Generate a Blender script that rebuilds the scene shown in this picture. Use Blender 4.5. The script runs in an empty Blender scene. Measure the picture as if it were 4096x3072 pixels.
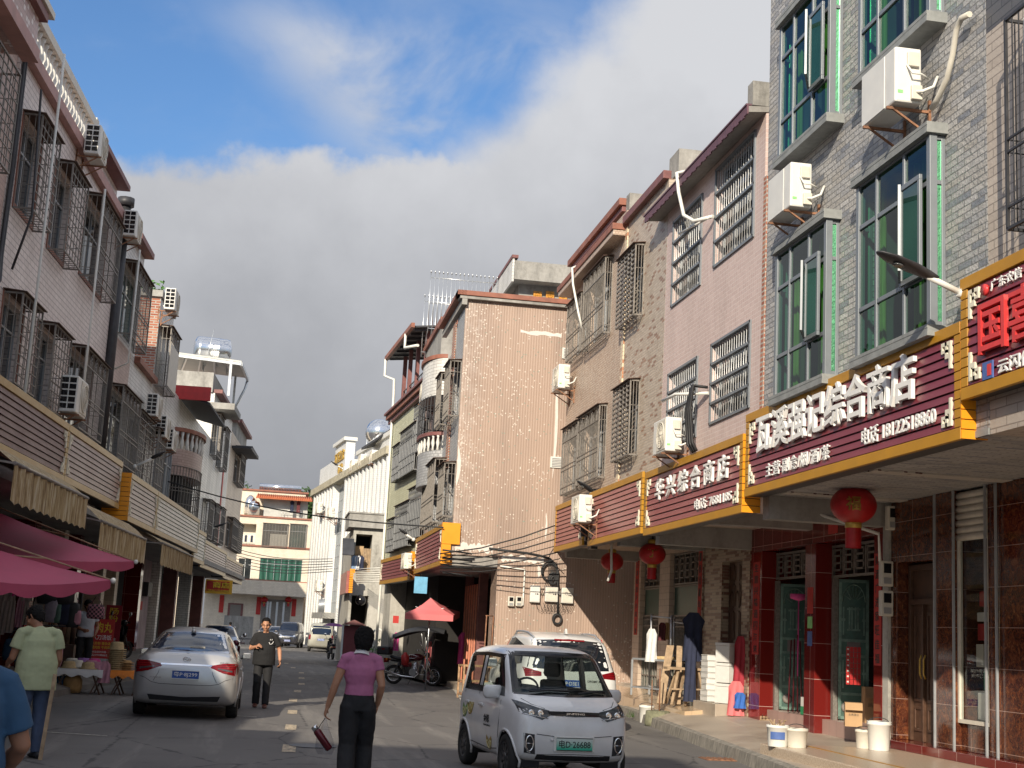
import bpy, bmesh, math, random
from mathutils import Vector, Matrix
from mathutils.bvhtree import BVHTree
SC=bpy.context.scene
COL=SC.collection
RND=random.Random(11)
# ---------------------------------------------------------------- camera
H=1.65; F=5547.0
def _n(v): return v.normalized()
_ro=math.radians(3.0); _pi=math.radians(10.3)
_zc=Vector((math.sin(_ro)*math.cos(_pi),math.cos(_ro)*math.cos(_pi),math.sin(_pi)))
_yc=_n(Vector((1081-2048,-(2500-1536),F))); _yc=_n(_yc-_zc*_yc.dot(_zc)); _xc=_yc.cross(_zc)
if _xc.x<0: _xc=-_xc
MW=Matrix((_xc,_yc,_zc))            # street axes (x right, y along the street, z up) from lens axes
cam_d=bpy.data.cameras.new('camera'); cam=bpy.data.objects.new('camera',cam_d); COL.objects.link(cam)
cam_d.sensor_width=36; cam_d.lens=36*F/4096; cam_d.clip_end=3000; cam_d.clip_start=.1
_r=MW@Vector((1,0,0)); _u=MW@Vector((0,1,0)); _f=MW@Vector((0,0,1))
cam.matrix_world=Matrix(((_r.x,_u.x,-_f.x,0),(_r.y,_u.y,-_f.y,0),(_r.z,_u.z,-_f.z,H),(0,0,0,1)))
SC.camera=cam
# ---------------------------------------------------------------- sky, sun, exposure
SUN=Vector((1,2.3,-1.2)).normalized()       # travel direction of the sunlight
w=bpy.data.worlds.new('World'); SC.world=w; w.use_nodes=True
EXPOSURE=0.32; SUN_E=4.8; SKY_E=0.105
def build_world():
    t=w.node_tree; t.nodes.clear(); N=t.nodes.new; L=t.links.new
    def math_(op,a,b=None,clamp=False):
        n=N('ShaderNodeMath'); n.operation=op; n.use_clamp=clamp
        for i,v in enumerate((a,b)):
            if v is None: continue
            if isinstance(v,(int,float)): n.inputs[i].default_value=v
            else: L(v,n.inputs[i])
        return n.outputs[0]
    sky=N('ShaderNodeTexSky'); sky.sky_type='NISHITA'; sky.sun_disc=False
    sky.sun_elevation=math.asin(-SUN.z); sky.sun_rotation=math.atan2(-SUN.x,-SUN.y); sky.altitude=200; sky.air_density=1.3; sky.dust_density=.6; sky.ozone_density=2.5
    tc=N('ShaderNodeTexCoord'); sp=N('ShaderNodeSeparateXYZ'); L(tc.outputs['Generated'],sp.inputs[0])
    az=math_('ARCTAN2',sp.outputs[0],sp.outputs[1]); el=math_('ARCSINE',sp.outputs[2])
    def noise(sc,det,ro,zs=1.0,dis=0):
        mp=N('ShaderNodeMapping'); mp.inputs['Scale'].default_value=(1,1,zs); L(tc.outputs['Generated'],mp.inputs[0])
        n=N('ShaderNodeTexNoise'); n.inputs['Scale'].default_value=sc; n.inputs['Detail'].default_value=det; n.inputs['Roughness'].default_value=ro; n.inputs['Distortion'].default_value=dis; L(mp.outputs[0],n.inputs[0]); return n.outputs[0]
    def ramp01(v,a,b):
        n=N('ShaderNodeMapRange'); n.interpolation_type='SMOOTHSTEP'; n.inputs[1].default_value=a; n.inputs[2].default_value=b; L(v,n.inputs[0]); return n.outputs[0]
    n1=math_('SUBTRACT',noise(9,6,.55),.5); n2=math_('SUBTRACT',noise(30,5,.6),.5); n3=noise(6.5,6,.56,1.5,.3)
    edge=math_('ADD',math_('MULTIPLY',n1,.13),math_('MULTIPLY',n2,.035))
    # lower cloud bank under el ~ .335 rad, rising to the right of az ~ .09
    low=ramp01(math_('SUBTRACT',math_('ADD',.338,edge),el),-.006,.022)
    rr=math_('SUBTRACT',math_('SUBTRACT',az,.10),math_('MULTIPLY',math_('SUBTRACT',el,.345),1.05))
    right=ramp01(math_('ADD',rr,math_('MULTIPLY',edge,.9)),-.02,.055)
    # thin veil over the middle of the blue
    vl=math_('MULTIPLY',ramp01(n3,.36,.62),ramp01(math_('SUBTRACT',az,math_('MULTIPLY',math_('SUBTRACT',.40,el),1.2)),-.10,.05))
    cl=math_('MAXIMUM',math_('MAXIMUM',low,right),math_('MULTIPLY',math_('MULTIPLY',vl,.95),math_('SUBTRACT',1,math_('MULTIPLY',ramp01(el,.405,.445),.8))))
    faint=math_('MULTIPLY',ramp01(n3,.45,.8),.22)
    cl=math_('MAXIMUM',cl,faint)
    # behind the camera and overhead: broken cloud
    back=ramp01(math_('ADD',n1,math_('MULTIPLY',n2,.3)),-.13,.02)
    hi=ramp01(el,.47,.62); far=ramp01(math_('ABSOLUTE',az),.6,.9)
    mixf=math_('MAXIMUM',hi,far)
    cl=math_('ADD',math_('MULTIPLY',cl,math_('SUBTRACT',1,mixf)),math_('MULTIPLY',math_('MULTIPLY',back,.92),mixf))
    cr=N('ShaderNodeValToRGB'); L(math_('ADD',math_('MULTIPLY',el,1.9),math_('ADD',math_('MULTIPLY',n1,.45),math_('MULTIPLY',n2,.05))),cr.inputs[0])
    e=cr.color_ramp.elements; e[0].position=.06; e[0].color=(.285,.295,.32,1); e[1].position=.75; e[1].color=(.66,.67,.70,1)
    m=e.new(.38); m.color=(.42,.43,.46,1)
    cb=N('ShaderNodeVectorMath'); cb.operation='SCALE'; L(cr.outputs[0],cb.inputs[0]); L(math_('MULTIPLY',math_('ADD',1,math_('MULTIPLY',mixf,.35)),.82/SKY_E),cb.inputs['Scale'])
    tint=N('ShaderNodeMixRGB'); tint.blend_type='MULTIPLY'; tint.inputs[0].default_value=1; L(sky.outputs[0],tint.inputs[1]); tint.inputs[2].default_value=(.60,.80,1.06,1)
    mx=N('ShaderNodeMixRGB'); L(cl,mx.inputs[0]); L(tint.outputs[0],mx.inputs[1]); L(cb.outputs[0],mx.inputs[2])
    bg=N('ShaderNodeBackground'); bg.inputs[1].default_value=SKY_E; L(mx.outputs[0],bg.inputs[0])
    o=N('ShaderNodeOutputWorld'); L(bg.outputs[0],o.inputs[0])
build_world()
sd=bpy.data.lights.new('sun','SUN'); sd.energy=SUN_E; sd.angle=math.radians(.53); sd.color=(1,.89,.72)
so=bpy.data.objects.new('sun',sd); COL.objects.link(so); so.rotation_euler=SUN.to_track_quat('-Z','Y').to_euler()
vs=SC.view_settings; vs.view_transform='Standard'; vs.look='None'; vs.exposure=EXPOSURE; vs.gamma=1
SC.cycles.max_bounces=6; SC.cycles.transparent_max_bounces=12; SC.cycles.sample_clamp_indirect=4
# ---------------------------------------------------------------- photograph pixels (4096 wide) to street metres
def ray(px,py): return MW@Vector((px-2048,-(py-1536),F))
def onz(px,py,z=0):
    d=ray(px,py); t=(z-H)/d.z; return Vector((d.x*t,d.y*t,z))
def ony(px,py,y):
    d=ray(px,py); t=y/d.y; return Vector((d.x*t,y,d.z*t+H))
def onx(px,py,x):
    d=ray(px,py); t=x/d.x; return Vector((x,d.y*t,d.z*t+H))
class Fr:
    """a vertical plane: O origin, U along, N outward"""
    def __init__(s,O,U,N=None):
        s.O=Vector(O); s.U=_n(Vector(U)); s.N=_n(Vector(N)); s.Z=Vector((0,0,1))
    def p(s,u,n,z): return s.O+s.U*u+s.N*n+s.Z*z
    def hit(s,px,py,n=0):
        d=ray(px,py); o=s.O+s.N*n-Vector((0,0,H)); t=o.dot(s.N)/d.dot(s.N); q=d*t+Vector((0,0,H)); return ((q-s.O).dot(s.U),q.z)
    def shift(s,n): return Fr(s.O+s.N*n,s.U,s.N)
FR=Fr((7.15,0,0),(0,1,0),(-1,0,0))           # right-hand upper fronts
FW=Fr((9.2,0,0),(0,1,0),(-1,0,0))            # right-hand ground-floor fronts
FS=Fr((7.0,0,0),(0,1,0),(-1,0,0))            # right-hand sign faces
FL=Fr((-6.3,0,0),(.0605,1,0),(1,-.0605,0))   # left-hand upper fronts
F5=Fr((4.55,0,0),(0,1,0),(-1,0,0))           # the row beyond the bare gable
FG=Fr((4.55,36.6,0),(1,0,0),(0,-1,0))        # bare gable facing the camera
WX=Fr((0,0,0),(1,0,0),(0,-1,0))
# ---------------------------------------------------------------- materials
class NT:
    def __init__(s,name):
        s.m=bpy.data.materials.new(name); s.m.use_nodes=True; s.t=s.m.node_tree; s.t.nodes.clear()
        s.out=s.t.nodes.new('ShaderNodeOutputMaterial'); s.b=s.t.nodes.new('ShaderNodeBsdfPrincipled'); s.t.links.new(s.b.outputs[0],s.out.inputs[0])
    def n(s,typ,ins={},**kw):
        x=s.t.nodes.new('ShaderNode'+typ)
        for k,v in kw.items(): setattr(x,k,v)
        for k,v in ins.items(): s.set(x.inputs[k],v)
        return x
    def set(s,sock,v):
        if hasattr(v,'is_linked') or hasattr(v,'links'): s.t.links.new(v,sock)
        else:
            if isinstance(v,tuple) and len(v)==3 and sock.type=='RGBA': v=v+(1,)
            sock.default_value=v
    def math(s,op,a,b=0.0,clamp=False):
        x=s.n('Math',{0:a,1:b},operation=op,use_clamp=clamp); return x.outputs[0]
    def mix(s,f,a,b,bt='MIX'): return s.n('MixRGB',{0:f,1:a,2:b},blend_type=bt).outputs[0]
    def ramp(s,v,stops,interp='LINEAR'):
        x=s.n('ValToRGB',{0:v}); cr=x.color_ramp; cr.interpolation=interp
        while len(cr.elements)<len(stops): cr.elements.new(.5)
        for e,(p,c) in zip(cr.elements,stops): e.position=p; e.color=tuple(c)+(1,) if len(c)==3 else c
        return x.outputs[0]
    def noise(s,vec,sc,det=4,ro=.55,dis=0):
        return s.n('TexNoise',{'Vector':vec,'Scale':sc,'Detail':det,'Roughness':ro,'Distortion':dis}).outputs[0]
    def pos(s):
        return s.n('NewGeometry').outputs['Position']
    def obj(s): return s.n('TexCoord').outputs['Object']
    def mapv(s,v,sc=(1,1,1),lo=(0,0,0),ro=(0,0,0)):
        return s.n('Mapping',{'Vector':v,'Scale':sc,'Location':lo,'Rotation':ro}).outputs[0]
    def walluv(s):
        g=s.n('NewGeometry'); p=s.n('SeparateXYZ',{0:g.outputs['Position']}); a=s.n('VectorMath',{0:g.outputs['True Normal']},operation='ABSOLUTE'); n=s.n('SeparateXYZ',{0:a.outputs[0]})
        fx=s.math('GREATER_THAN',n.outputs[0],n.outputs[1]); fz=s.math('GREATER_THAN',n.outputs[2],.7)
        u=s.math('ADD',s.math('MULTIPLY',p.outputs[1],fx),s.math('MULTIPLY',p.outputs[0],s.math('SUBTRACT',1,fx)))
        u=s.math('ADD',s.math('MULTIPLY',u,s.math('SUBTRACT',1,fz)),s.math('MULTIPLY',p.outputs[0],fz))
        v=s.math('ADD',s.math('MULTIPLY',p.outputs[2],s.math('SUBTRACT',1,fz)),s.math('MULTIPLY',p.outputs[1],fz))
        return s.n('CombineXYZ',{0:u,1:v}).outputs[0]
    def bump(s,h,st=.3,d=.01):
        s.set(s.b.inputs['Normal'],s.n('Bump',{'Height':h,'Strength':st,'Distance':d}).outputs[0])
    def fin(s,col=None,rough=None,metal=None,spec=None):
        for k,v in (('Base Color',col),('Roughness',rough),('Metallic',metal),('Specular IOR Level',spec)):
            if v is not None: s.set(s.b.inputs[k],v)
        return s.m
_MC={}
def plain(name,col,rough=.6,metal=0,var=.18,sc=6,bump=0,spec=None):
    if name in _MC: return _MC[name]
    t=NT(name); v=t.noise(t.obj(),sc,5,.6)
    c2=tuple(min(1,x*(1-var)) for x in col); c3=tuple(min(1,x*(1+var)) for x in col)
    c=t.ramp(v,[(.3,c2),(.7,c3)])
    r=t.math('ADD',t.math('MULTIPLY',v,.2),rough-.1,True)
    if bump: t.bump(t.noise(t.obj(),sc*6,4,.6),bump,.01)
    _MC[name]=t.fin(c,r,metal,spec); return _MC[name]
def tiled(name,stops,mortar,bw,bh,ms,rough=.45,bump=.25,off=.5,interp='LINEAR',grime=.35,relief=0,streak=(1.1,.22),gcol=(.10,.09,.08)):
    if name in _MC: return _MC[name]
    t=NT(name); uv=t.walluv()
    b=t.n('TexBrick',{'Vector':uv,'Scale':1.0,'Brick Width':bw,'Row Height':bh,'Mortar Size':ms,'Mortar Smooth':.1,'Bias':0.0,'Color1':(0,0,0,1),'Color2':(1,1,1,1),'Mortar':(.5,.5,.5,1)},offset=off,squash=1.0)
    c=t.ramp(b.outputs[0],stops,interp)
    c=t.mix(b.outputs[1],c,mortar)
    g=t.noise(t.mapv(uv,(streak[0],streak[1],1)),1.6,6,.62); g2=t.noise(uv,.45,4,.55)
    gm=t.math('MULTIPLY',t.ramp(t.math('ADD',t.math('MULTIPLY',g,.65),t.math('MULTIPLY',g2,.35)),[(.42,(0,0,0)),(.72,(1,1,1))]),grime)
    c=t.mix(gm,c,gcol)
    h=t.math('SUBTRACT',1,b.outputs[1])
    if relief: h=t.math('ADD',h,t.math('MULTIPLY',t.noise(uv,16,4,.65),relief))
    if bump: t.bump(h,bump,.012)
    r=t.math('ADD',rough,t.math('MULTIPLY',gm,.4),True)
    _MC[name]=t.fin(c,r); return _MC[name]
M={}
# ---------------------------------------------------------------- mesh builder
class MB:
    def __init__(s): s.v=[]; s.f=[]; s.mi=[]; s.cur=0; s.sm=[]; s.smooth=False
    def mark(s):
        s.mk=getattr(s,'mk',[])+[(len(s.v),len(s.f))]
    def build_each(s,name,mat,parent,**kw):
        m=s.mk+[(len(s.v),len(s.f))]
        for (a,b),(c,d) in zip(m,m[1:]):
            q=MB(); q.v=s.v[a:c]; q.f=[tuple(i-a for i in f) for f in s.f[b:d]]; q.mi=s.mi[b:d]; q.sm=s.sm[b:d]; q.build(name,mat,parent,**kw)
    def face(s,pts):
        i=len(s.v); s.v+= [tuple(p) for p in pts]; s.f.append(tuple(range(i,i+len(pts)))); s.mi.append(s.cur); s.sm.append(s.smooth)
    def grid(s,rows,closed=False,cap=False):
        i=len(s.v); n=len(rows[0])
        for r in rows: s.v+=[tuple(p) for p in r]
        for a in range(len(rows)-1):
            for b in range(n if closed else n-1):
                b2=(b+1)%n; s.f.append((i+a*n+b,i+a*n+b2,i+(a+1)*n+b2,i+(a+1)*n+b)); s.mi.append(s.cur); s.sm.append(s.smooth)
        if cap:
            s.f.append(tuple(i+b for b in range(n))[::-1]); s.mi.append(s.cur); s.sm.append(False)
            s.f.append(tuple(i+(len(rows)-1)*n+b for b in range(n))); s.mi.append(s.cur); s.sm.append(False)
    def hexa(s,c):
        i=len(s.v); s.v+=[tuple(p) for p in c]
        for q in ((0,3,2,1),(4,5,6,7),(0,1,5,4),(1,2,6,5),(2,3,7,6),(3,0,4,7)): s.f.append(tuple(i+k for k in q)); s.mi.append(s.cur); s.sm.append(False)
    def box(s,fr,u0,u1,n0,n1,z0,z1):
        p=fr.p; s.hexa([p(u0,n0,z0),p(u1,n0,z0),p(u1,n1,z0),p(u0,n1,z0),p(u0,n0,z1),p(u1,n0,z1),p(u1,n1,z1),p(u0,n1,z1)])
    def bx(s,x0,x1,y0,y1,z0,z1): s.hexa([(x0,y0,z0),(x1,y0,z0),(x1,y1,z0),(x0,y1,z0),(x0,y0,z1),(x1,y0,z1),(x1,y1,z1),(x0,y1,z1)])
    def obox(s,c,ax,ay,az,sx,sy,sz):
        c=Vector(c); P=[]
        for k in (-.5,.5):
            for a,b in ((-.5,-.5),(.5,-.5),(.5,.5),(-.5,.5)): P.append(c+ax*(a*sx)+ay*(b*sy)+az*(k*sz))
        s.hexa(P)
    def bar(s,a,b,wd,dp=None,up=Vector((0,0,1))):
        a=Vector(a); b=Vector(b); d=b-a; L=d.length
        if L<1e-6: return
        d/=L
        if abs(d.dot(up))>.95: up=Vector((1,0,0)) if abs(d.x)<.9 else Vector((0,1,0))
        x=d.cross(up).normalized(); y=x.cross(d); s.obox((a+b)/2,x,y,d,wd,dp or wd,L)
    def tube(s,pts,r,seg=8,closed=False,smooth=True,cap=True):
        pts=[Vector(p) for p in pts]; n=len(pts); rr=r if isinstance(r,(list,tuple)) else [r]*n
        rows=[]; prev=None
        for i,p in enumerate(pts):
            if closed: d=pts[(i+1)%n]-pts[i-1]
            else: d=pts[min(i+1,n-1)]-pts[max(i-1,0)]
            if d.length<1e-9: d=Vector((0,0,1))
            d.normalize()
            if prev is None:
                up=Vector((0,0,1)) if abs(d.z)<.9 else Vector((1,0,0)); x=d.cross(up).normalized()
            else:
                x=prev-d*prev.dot(d); x=x.normalized() if x.length>1e-6 else d.orthogonal().normalized()
            prev=x; y=d.cross(x)
            rows.append([p+(x*math.cos(k*2*math.pi/seg)+y*math.sin(k*2*math.pi/seg))*rr[i] for k in range(seg)])
        if closed: rows.append(rows[0])
        o=s.smooth; s.smooth=smooth; s.grid(rows,True,cap and not closed); s.smooth=o
    def lathe(s,c,prof,seg=20,ax=Vector((0,0,1)),smooth=True,cap=True,sq=(1,1)):
        c=Vector(c); ax=Vector(ax).normalized(); x=ax.orthogonal().normalized(); 
        if abs(ax.z)>.99: x=Vector((1,0,0))
        y=ax.cross(x); o=s.smooth; s.smooth=smooth
        s.grid([[c+ax*h+(x*math.cos(k*2*math.pi/seg)*sq[0]+y*math.sin(k*2*math.pi/seg)*sq[1])*r for k in range(seg)] for r,h in prof],True,cap); s.smooth=o
    def ball(s,c,r,seg=16,rings=10,sc=(1,1,1)):
        o=s.smooth; s.smooth=True; c=Vector(c)
        s.grid([[c+Vector((r*sc[0]*math.sin(t)*math.cos(k*2*math.pi/seg),r*sc[1]*math.sin(t)*math.sin(k*2*math.pi/seg),-r*sc[2]*math.cos(t))) for k in range(seg)] for t in [math.pi*(.001+.998*i/rings) for i in range(rings+1)]],True,True); s.smooth=o
    def prism(s,poly,a,b):
        """poly: list of points, extruded by vector from a*dir to b*dir -> a,b are offset Vectors"""
        A=[Vector(p)+Vector(a) for p in poly]; B=[Vector(p)+Vector(b) for p in poly]; i=len(s.v); n=len(poly); s.v+=[tuple(p) for p in A+B]
        fs=[tuple(i+k for k in range(n))[::-1],tuple(i+n+k for k in range(n))]+[(i+k,i+(k+1)%n,i+n+(k+1)%n,i+n+k) for k in range(n)]
        for q in fs: s.f.append(q); s.mi.append(s.cur); s.sm.append(False)
    def mesh(s,me,mtx):
        i=len(s.v); s.v+=[tuple(mtx@v.co) for v in me.vertices]
        for p in me.polygons: s.f.append(tuple(i+k for k in p.vertices)); s.mi.append(s.cur); s.sm.append(False)
    def build(s,name,mat,parent=None,bevel=0,recalc=True,subsurf=0,origin=None,weld=False,label=None):
        if not s.v: return None
        if origin is None:
            xs=[v[0] for v in s.v]; ys=[v[1] for v in s.v]; zs=[v[2] for v in s.v]; origin=Vector(((min(xs)+max(xs))/2,(min(ys)+max(ys))/2,min(zs)))
        origin=Vector(origin)
        me=bpy.data.meshes.new(name); me.from_pydata([(v[0]-origin.x,v[1]-origin.y,v[2]-origin.z) for v in s.v],[],s.f)
        mats=mat if isinstance(mat,(list,tuple)) else [mat]
        for m in mats: me.materials.append(m)
        me.polygons.foreach_set('material_index',s.mi); me.polygons.foreach_set('use_smooth',s.sm)
        if recalc or weld:
            b=bmesh.new(); b.from_mesh(me)
            if weld: bmesh.ops.remove_doubles(b,verts=b.verts,dist=1e-4)
            if recalc: bmesh.ops.recalc_face_normals(b,faces=b.faces)
            b.to_mesh(me); b.free()
        me.update(); o=bpy.data.objects.new(name,me); COL.objects.link(o); put(o,origin,parent)
        if bevel:
            m=o.modifiers.new('bevel','BEVEL'); m.width=bevel; m.segments=2; m.limit_method='ANGLE'; m.harden_normals=False
        if subsurf:
            m=o.modifiers.new('sub','SUBSURF'); m.levels=subsurf; m.render_levels=subsurf
        if label: o['label']=label
        return o
WL={}
def put(o,loc,parent=None):
    WL[o.name]=Vector(loc)
    if parent is not None: o.parent=parent; o.location=Vector(loc)-WL[parent.name]
    else: o.location=loc
def thing(name,label,cat,loc,group=None,kind=None):
    o=bpy.data.objects.new(name,None); COL.objects.link(o); o.empty_display_size=.2; put(o,loc); return tag(o,label,cat,group,kind)
def tag(o,label=None,cat=None,group=None,kind=None):
    for k,v in (('label',label),('category',cat),('group',group),('kind',kind)):
        if v: o[k]=v
    return o
def dup(root,loc=None,rz=None,label=None,parent=None,scale=None):
    c=root.copy(); COL.objects.link(c)
    if parent is not None: c.parent=parent
    if loc is not None: c.location=loc
    if rz is not None: c.rotation_euler=(0,0,rz)
    if scale: c.scale=(scale,)*3
    if label: c['label']=label
    for ch in list(root.children): dup(ch,parent=c)
    return c
_tc={}
def text_me(body,ext=.02,bold=0.0,sp=1.0):
    k=(body,ext,bold,sp)
    if k in _tc: return _tc[k]
    c=bpy.data.curves.new('lettering','FONT'); c.body=body; c.size=1; c.extrude=ext; c.offset=bold; c.space_character=sp; c.resolution_u=3
    o=bpy.data.objects.new('lettering',c); COL.objects.link(o); dg=bpy.context.evaluated_depsgraph_get(); me=bpy.data.meshes.new_from_object(o.evaluated_get(dg))
    bpy.data.objects.remove(o); xs=[v.co.x for v in me.vertices]; ys=[v.co.y for v in me.vertices]
    _tc[k]=(me,min(xs),max(xs),min(ys),max(ys)); return _tc[k]
def lettering(mb,body,org,X,Y,Z,width,height,ext=.02,bold=0.0,sp=1.0):
    """writing fitted to width x height: org = lower left corner, X reading direction, Y up, Z out of the surface"""
    me,x0,x1,y0,y1=text_me(body,.5,bold,sp); sx=width/(x1-x0); sy=height/(y1-y0); X=Vector(X);Y=Vector(Y);Z=Vector(Z); org=Vector(org)
    m=Matrix(((X.x*sx,Y.x*sy,Z.x*ext,0),(X.y*sx,Y.y*sy,Z.y*ext,0),(X.z*sx,Y.z*sy,Z.z*ext,0),(0,0,0,1)))
    m.translation=org-X*(x0*sx)-Y*(y0*sy)+Z*(ext*.5); mb.mesh(me,m)
# ================================================================ materials of the place
def make_materials():
    t=NT('asphalt'); p=t.pos()
    a=t.noise(p,.35,6,.6); b=t.noise(p,60,3,.7); c=t.noise(t.mapv(p,(1.6,.12,1)),1.0,6,.65,.3)
    col=t.ramp(a,[(.3,(.092,.086,.084)),(.7,(.145,.136,.128))])
    col=t.mix(t.math('MULTIPLY',t.ramp(c,[(.52,(0,0,0)),(.70,(1,1,1))]),.5),col,(.30,.28,.255))
    col=t.mix(t.math('MULTIPLY',t.ramp(b,[(.45,(0,0,0)),(.7,(1,1,1))]),.3),col,(.22,.21,.20))
    st=t.noise(p,2.2,3,.5); col=t.mix(t.math('MULTIPLY',t.ramp(st,[(.66,(0,0,0)),(.72,(1,1,1))]),.5),col,(.045,.042,.042))
    w=t.n('TexVoronoi',{'Vector':t.mapv(p,(.55,.28,1)),'Scale':1.0,'Randomness':1.0},feature='DISTANCE_TO_EDGE').outputs['Distance']
    wn=t.math('ADD',w,t.math('MULTIPLY',t.math('SUBTRACT',t.noise(p,3,5,.7),.5),.10))
    col=t.mix(t.math('MULTIPLY',t.ramp(wn,[(.0,(1,1,1)),(.010,(0,0,0))]),.75),col,(.03,.029,.03))
    t.bump(b,.35,.01); M['asphalt']=t.fin(col,.82)
    t=NT('worn_paint'); p=t.pos(); n=t.noise(p,14,5,.7); k=t.ramp(n,[(.40,(1,1,1)),(.62,(0,0,0))])
    M['paint']=t.fin(t.mix(k,(.14,.13,.12),(.62,.50,.34)),.8)
    t=NT('worn_white_paint'); p=t.pos(); n=t.noise(p,9,5,.7); k=t.ramp(n,[(.42,(1,1,1)),(.66,(0,0,0))])
    M['paint_w']=t.fin(t.mix(k,(.14,.13,.12),(.55,.53,.47)),.8)
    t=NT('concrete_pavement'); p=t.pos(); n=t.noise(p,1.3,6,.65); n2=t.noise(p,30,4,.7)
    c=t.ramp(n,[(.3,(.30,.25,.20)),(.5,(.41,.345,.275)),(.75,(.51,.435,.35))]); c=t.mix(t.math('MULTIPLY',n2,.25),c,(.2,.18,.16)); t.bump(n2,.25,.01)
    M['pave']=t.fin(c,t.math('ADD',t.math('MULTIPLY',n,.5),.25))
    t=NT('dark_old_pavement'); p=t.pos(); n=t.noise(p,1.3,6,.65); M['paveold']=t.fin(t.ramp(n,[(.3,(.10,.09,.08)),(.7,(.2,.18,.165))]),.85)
    t=NT('kerb_concrete'); p=t.pos(); n=t.noise(t.mapv(p,(6,6,2)),2,6,.7)
    M['kerb']=t.fin(t.ramp(n,[(.3,(.10,.095,.08)),(.55,(.24,.22,.19)),(.75,(.40,.37,.31))]),.9)
    t=NT('terrazzo'); p=t.pos(); n=t.noise(p,45,3,.7); n2=t.noise(p,1.2,4,.6)
    c=t.ramp(n,[(.35,(.36,.27,.19)),(.5,(.52,.42,.31)),(.62,(.60,.52,.42))]); c=t.mix(t.math('MULTIPLY',n2,.3),c,(.34,.24,.17))
    M['terrazzo']=t.fin(c,.28)
    t=NT('beige_floor_tile'); uv=t.walluv(); b=t.n('TexBrick',{'Vector':uv,'Scale':1.0,'Brick Width':.6,'Row Height':.6,'Mortar Size':.004,'Color1':(.50,.36,.23,1),'Color2':(.56,.42,.28,1),'Mortar':(.3,.22,.15,1)},offset=0.0)
    n=t.noise(t.pos(),2.5,5,.6); M['floor_tile']=t.fin(t.mix(t.math('MULTIPLY',n,.35),b.outputs[0],(.40,.29,.19)),.18)
    # ---- wall claddings
    M['stone']=tiled('grey_split_stone_tile',[(0,(.20,.215,.25)),(.2,(.34,.34,.345)),(.45,(.43,.42,.41)),(.7,(.37,.35,.325)),(.85,(.48,.47,.46)),(1,(.27,.27,.29))],(.19,.19,.19),.30,.078,.008,.55,1.0,.5,'LINEAR',.2,1.8)
    M['pinktile']=tiled('pink_relief_tile',[(0,(.56,.415,.38)),(1,(.63,.485,.445))],(.66,.56,.52),.095,.078,.007,.5,.5,0.0,'LINEAR',.18,.7)
    M['speck']=tiled('speckled_brick_tile',[(0,(.27,.15,.10)),(.06,(.33,.19,.125)),(.14,(.46,.37,.29)),(.5,(.52,.43,.345)),(1,(.55,.46,.37))],(.36,.33,.28),.22,.056,.006,.4,.4,.5,'CONSTANT',.22)
    M['scale']=tiled('beige_scale_tile',[(0,(.46,.33,.25)),(.35,(.56,.44,.345)),(.7,(.62,.51,.41)),(1,(.59,.47,.37))],(.42,.31,.24),.075,.06,.010,.42,.5,.5,'LINEAR',.22)
    M['redwhite']=tiled('cream_and_brown_corner_brick',[(0,(.44,.20,.105)),(.28,(.70,.58,.42)),(1,(.76,.66,.50))],(.45,.37,.28),.30,.085,.006,.4,.3,.5,'CONSTANT',.12)
    M['greytile']=tiled('grey_scale_tile',[(0,(.33,.335,.345)),(1,(.46,.465,.475))],(.26,.265,.275),.10,.08,.010,.4,.5,.5,'LINEAR',.2)
    M['whitetile']=tiled('white_brick_tile',[(0,(.68,.665,.63)),(1,(.77,.755,.72))],(.30,.285,.265),.30,.10,.006,.35,.35,.5,'LINEAR',.4)
    M['pinkwhite']=tiled('pale_pink_brick_tile',[(0,(.70,.615,.585)),(1,(.79,.705,.67))],(.36,.30,.285),.28,.105,.008,.4,.45,.5,'LINEAR',.22,.3)
    M['pinkbrick']=tiled('dusky_pink_brick_tile',[(0,(.46,.33,.29)),(1,(.54,.40,.35))],(.34,.24,.21),.26,.085,.006,.45,.4,.5,'LINEAR',.3,.3)
    M['mosaicdot']=tiled('pink_dotted_mosaic',[(0,(.52,.36,.34)),(.68,(.55,.38,.36)),(.7,(.80,.72,.70)),(1,(.82,.76,.74))],(.42,.29,.27),.13,.10,.012,.4,.3,.5,'CONSTANT',.2)
    M['creamtile']=tiled('cream_tile',[(0,(.66,.57,.45)),(1,(.73,.64,.52))],(.48,.41,.33),.30,.15,.006,.4,.25,.5,'LINEAR',.25)
    M['yellowgreen']=tiled('pale_yellow_green_tile',[(0,(.50,.50,.34)),(1,(.58,.58,.41))],(.38,.37,.26),.3,.075,.005,.45,.3,.5,'LINEAR',.22)
    M['finwhite']=tiled('white_square_tile',[(0,(.76,.76,.74)),(1,(.84,.84,.82))],(.52,.52,.52),.12,.12,.008,.35,.2,0.0,'LINEAR',.25)
    M['brownslab']=tiled('beige_wall_tile',[(0,(.48,.38,.30)),(1,(.56,.45,.36))],(.30,.23,.18),.35,.15,.006,.4,.3,.5,'LINEAR',.25)
    M['darktile']=tiled('charcoal_tile',[(0,(.075,.07,.075)),(1,(.11,.105,.105))],(.035,.035,.035),.42,.115,.006,.4,.5,.5,'LINEAR',.2,.5)
    M['tantile']=tiled('tan_relief_tile',[(0,(.42,.36,.31)),(1,(.50,.435,.375))],(.25,.21,.18),.42,.10,.007,.5,.7,.5,'LINEAR',.2,.7)
    M['brick']=tiled('old_red_brick',[(0,(.30,.09,.055)),(.6,(.42,.15,.09)),(1,(.50,.24,.16))],(.46,.42,.37),.25,.075,.014,.9,.9,.5,'LINEAR',.35,.6)
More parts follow.
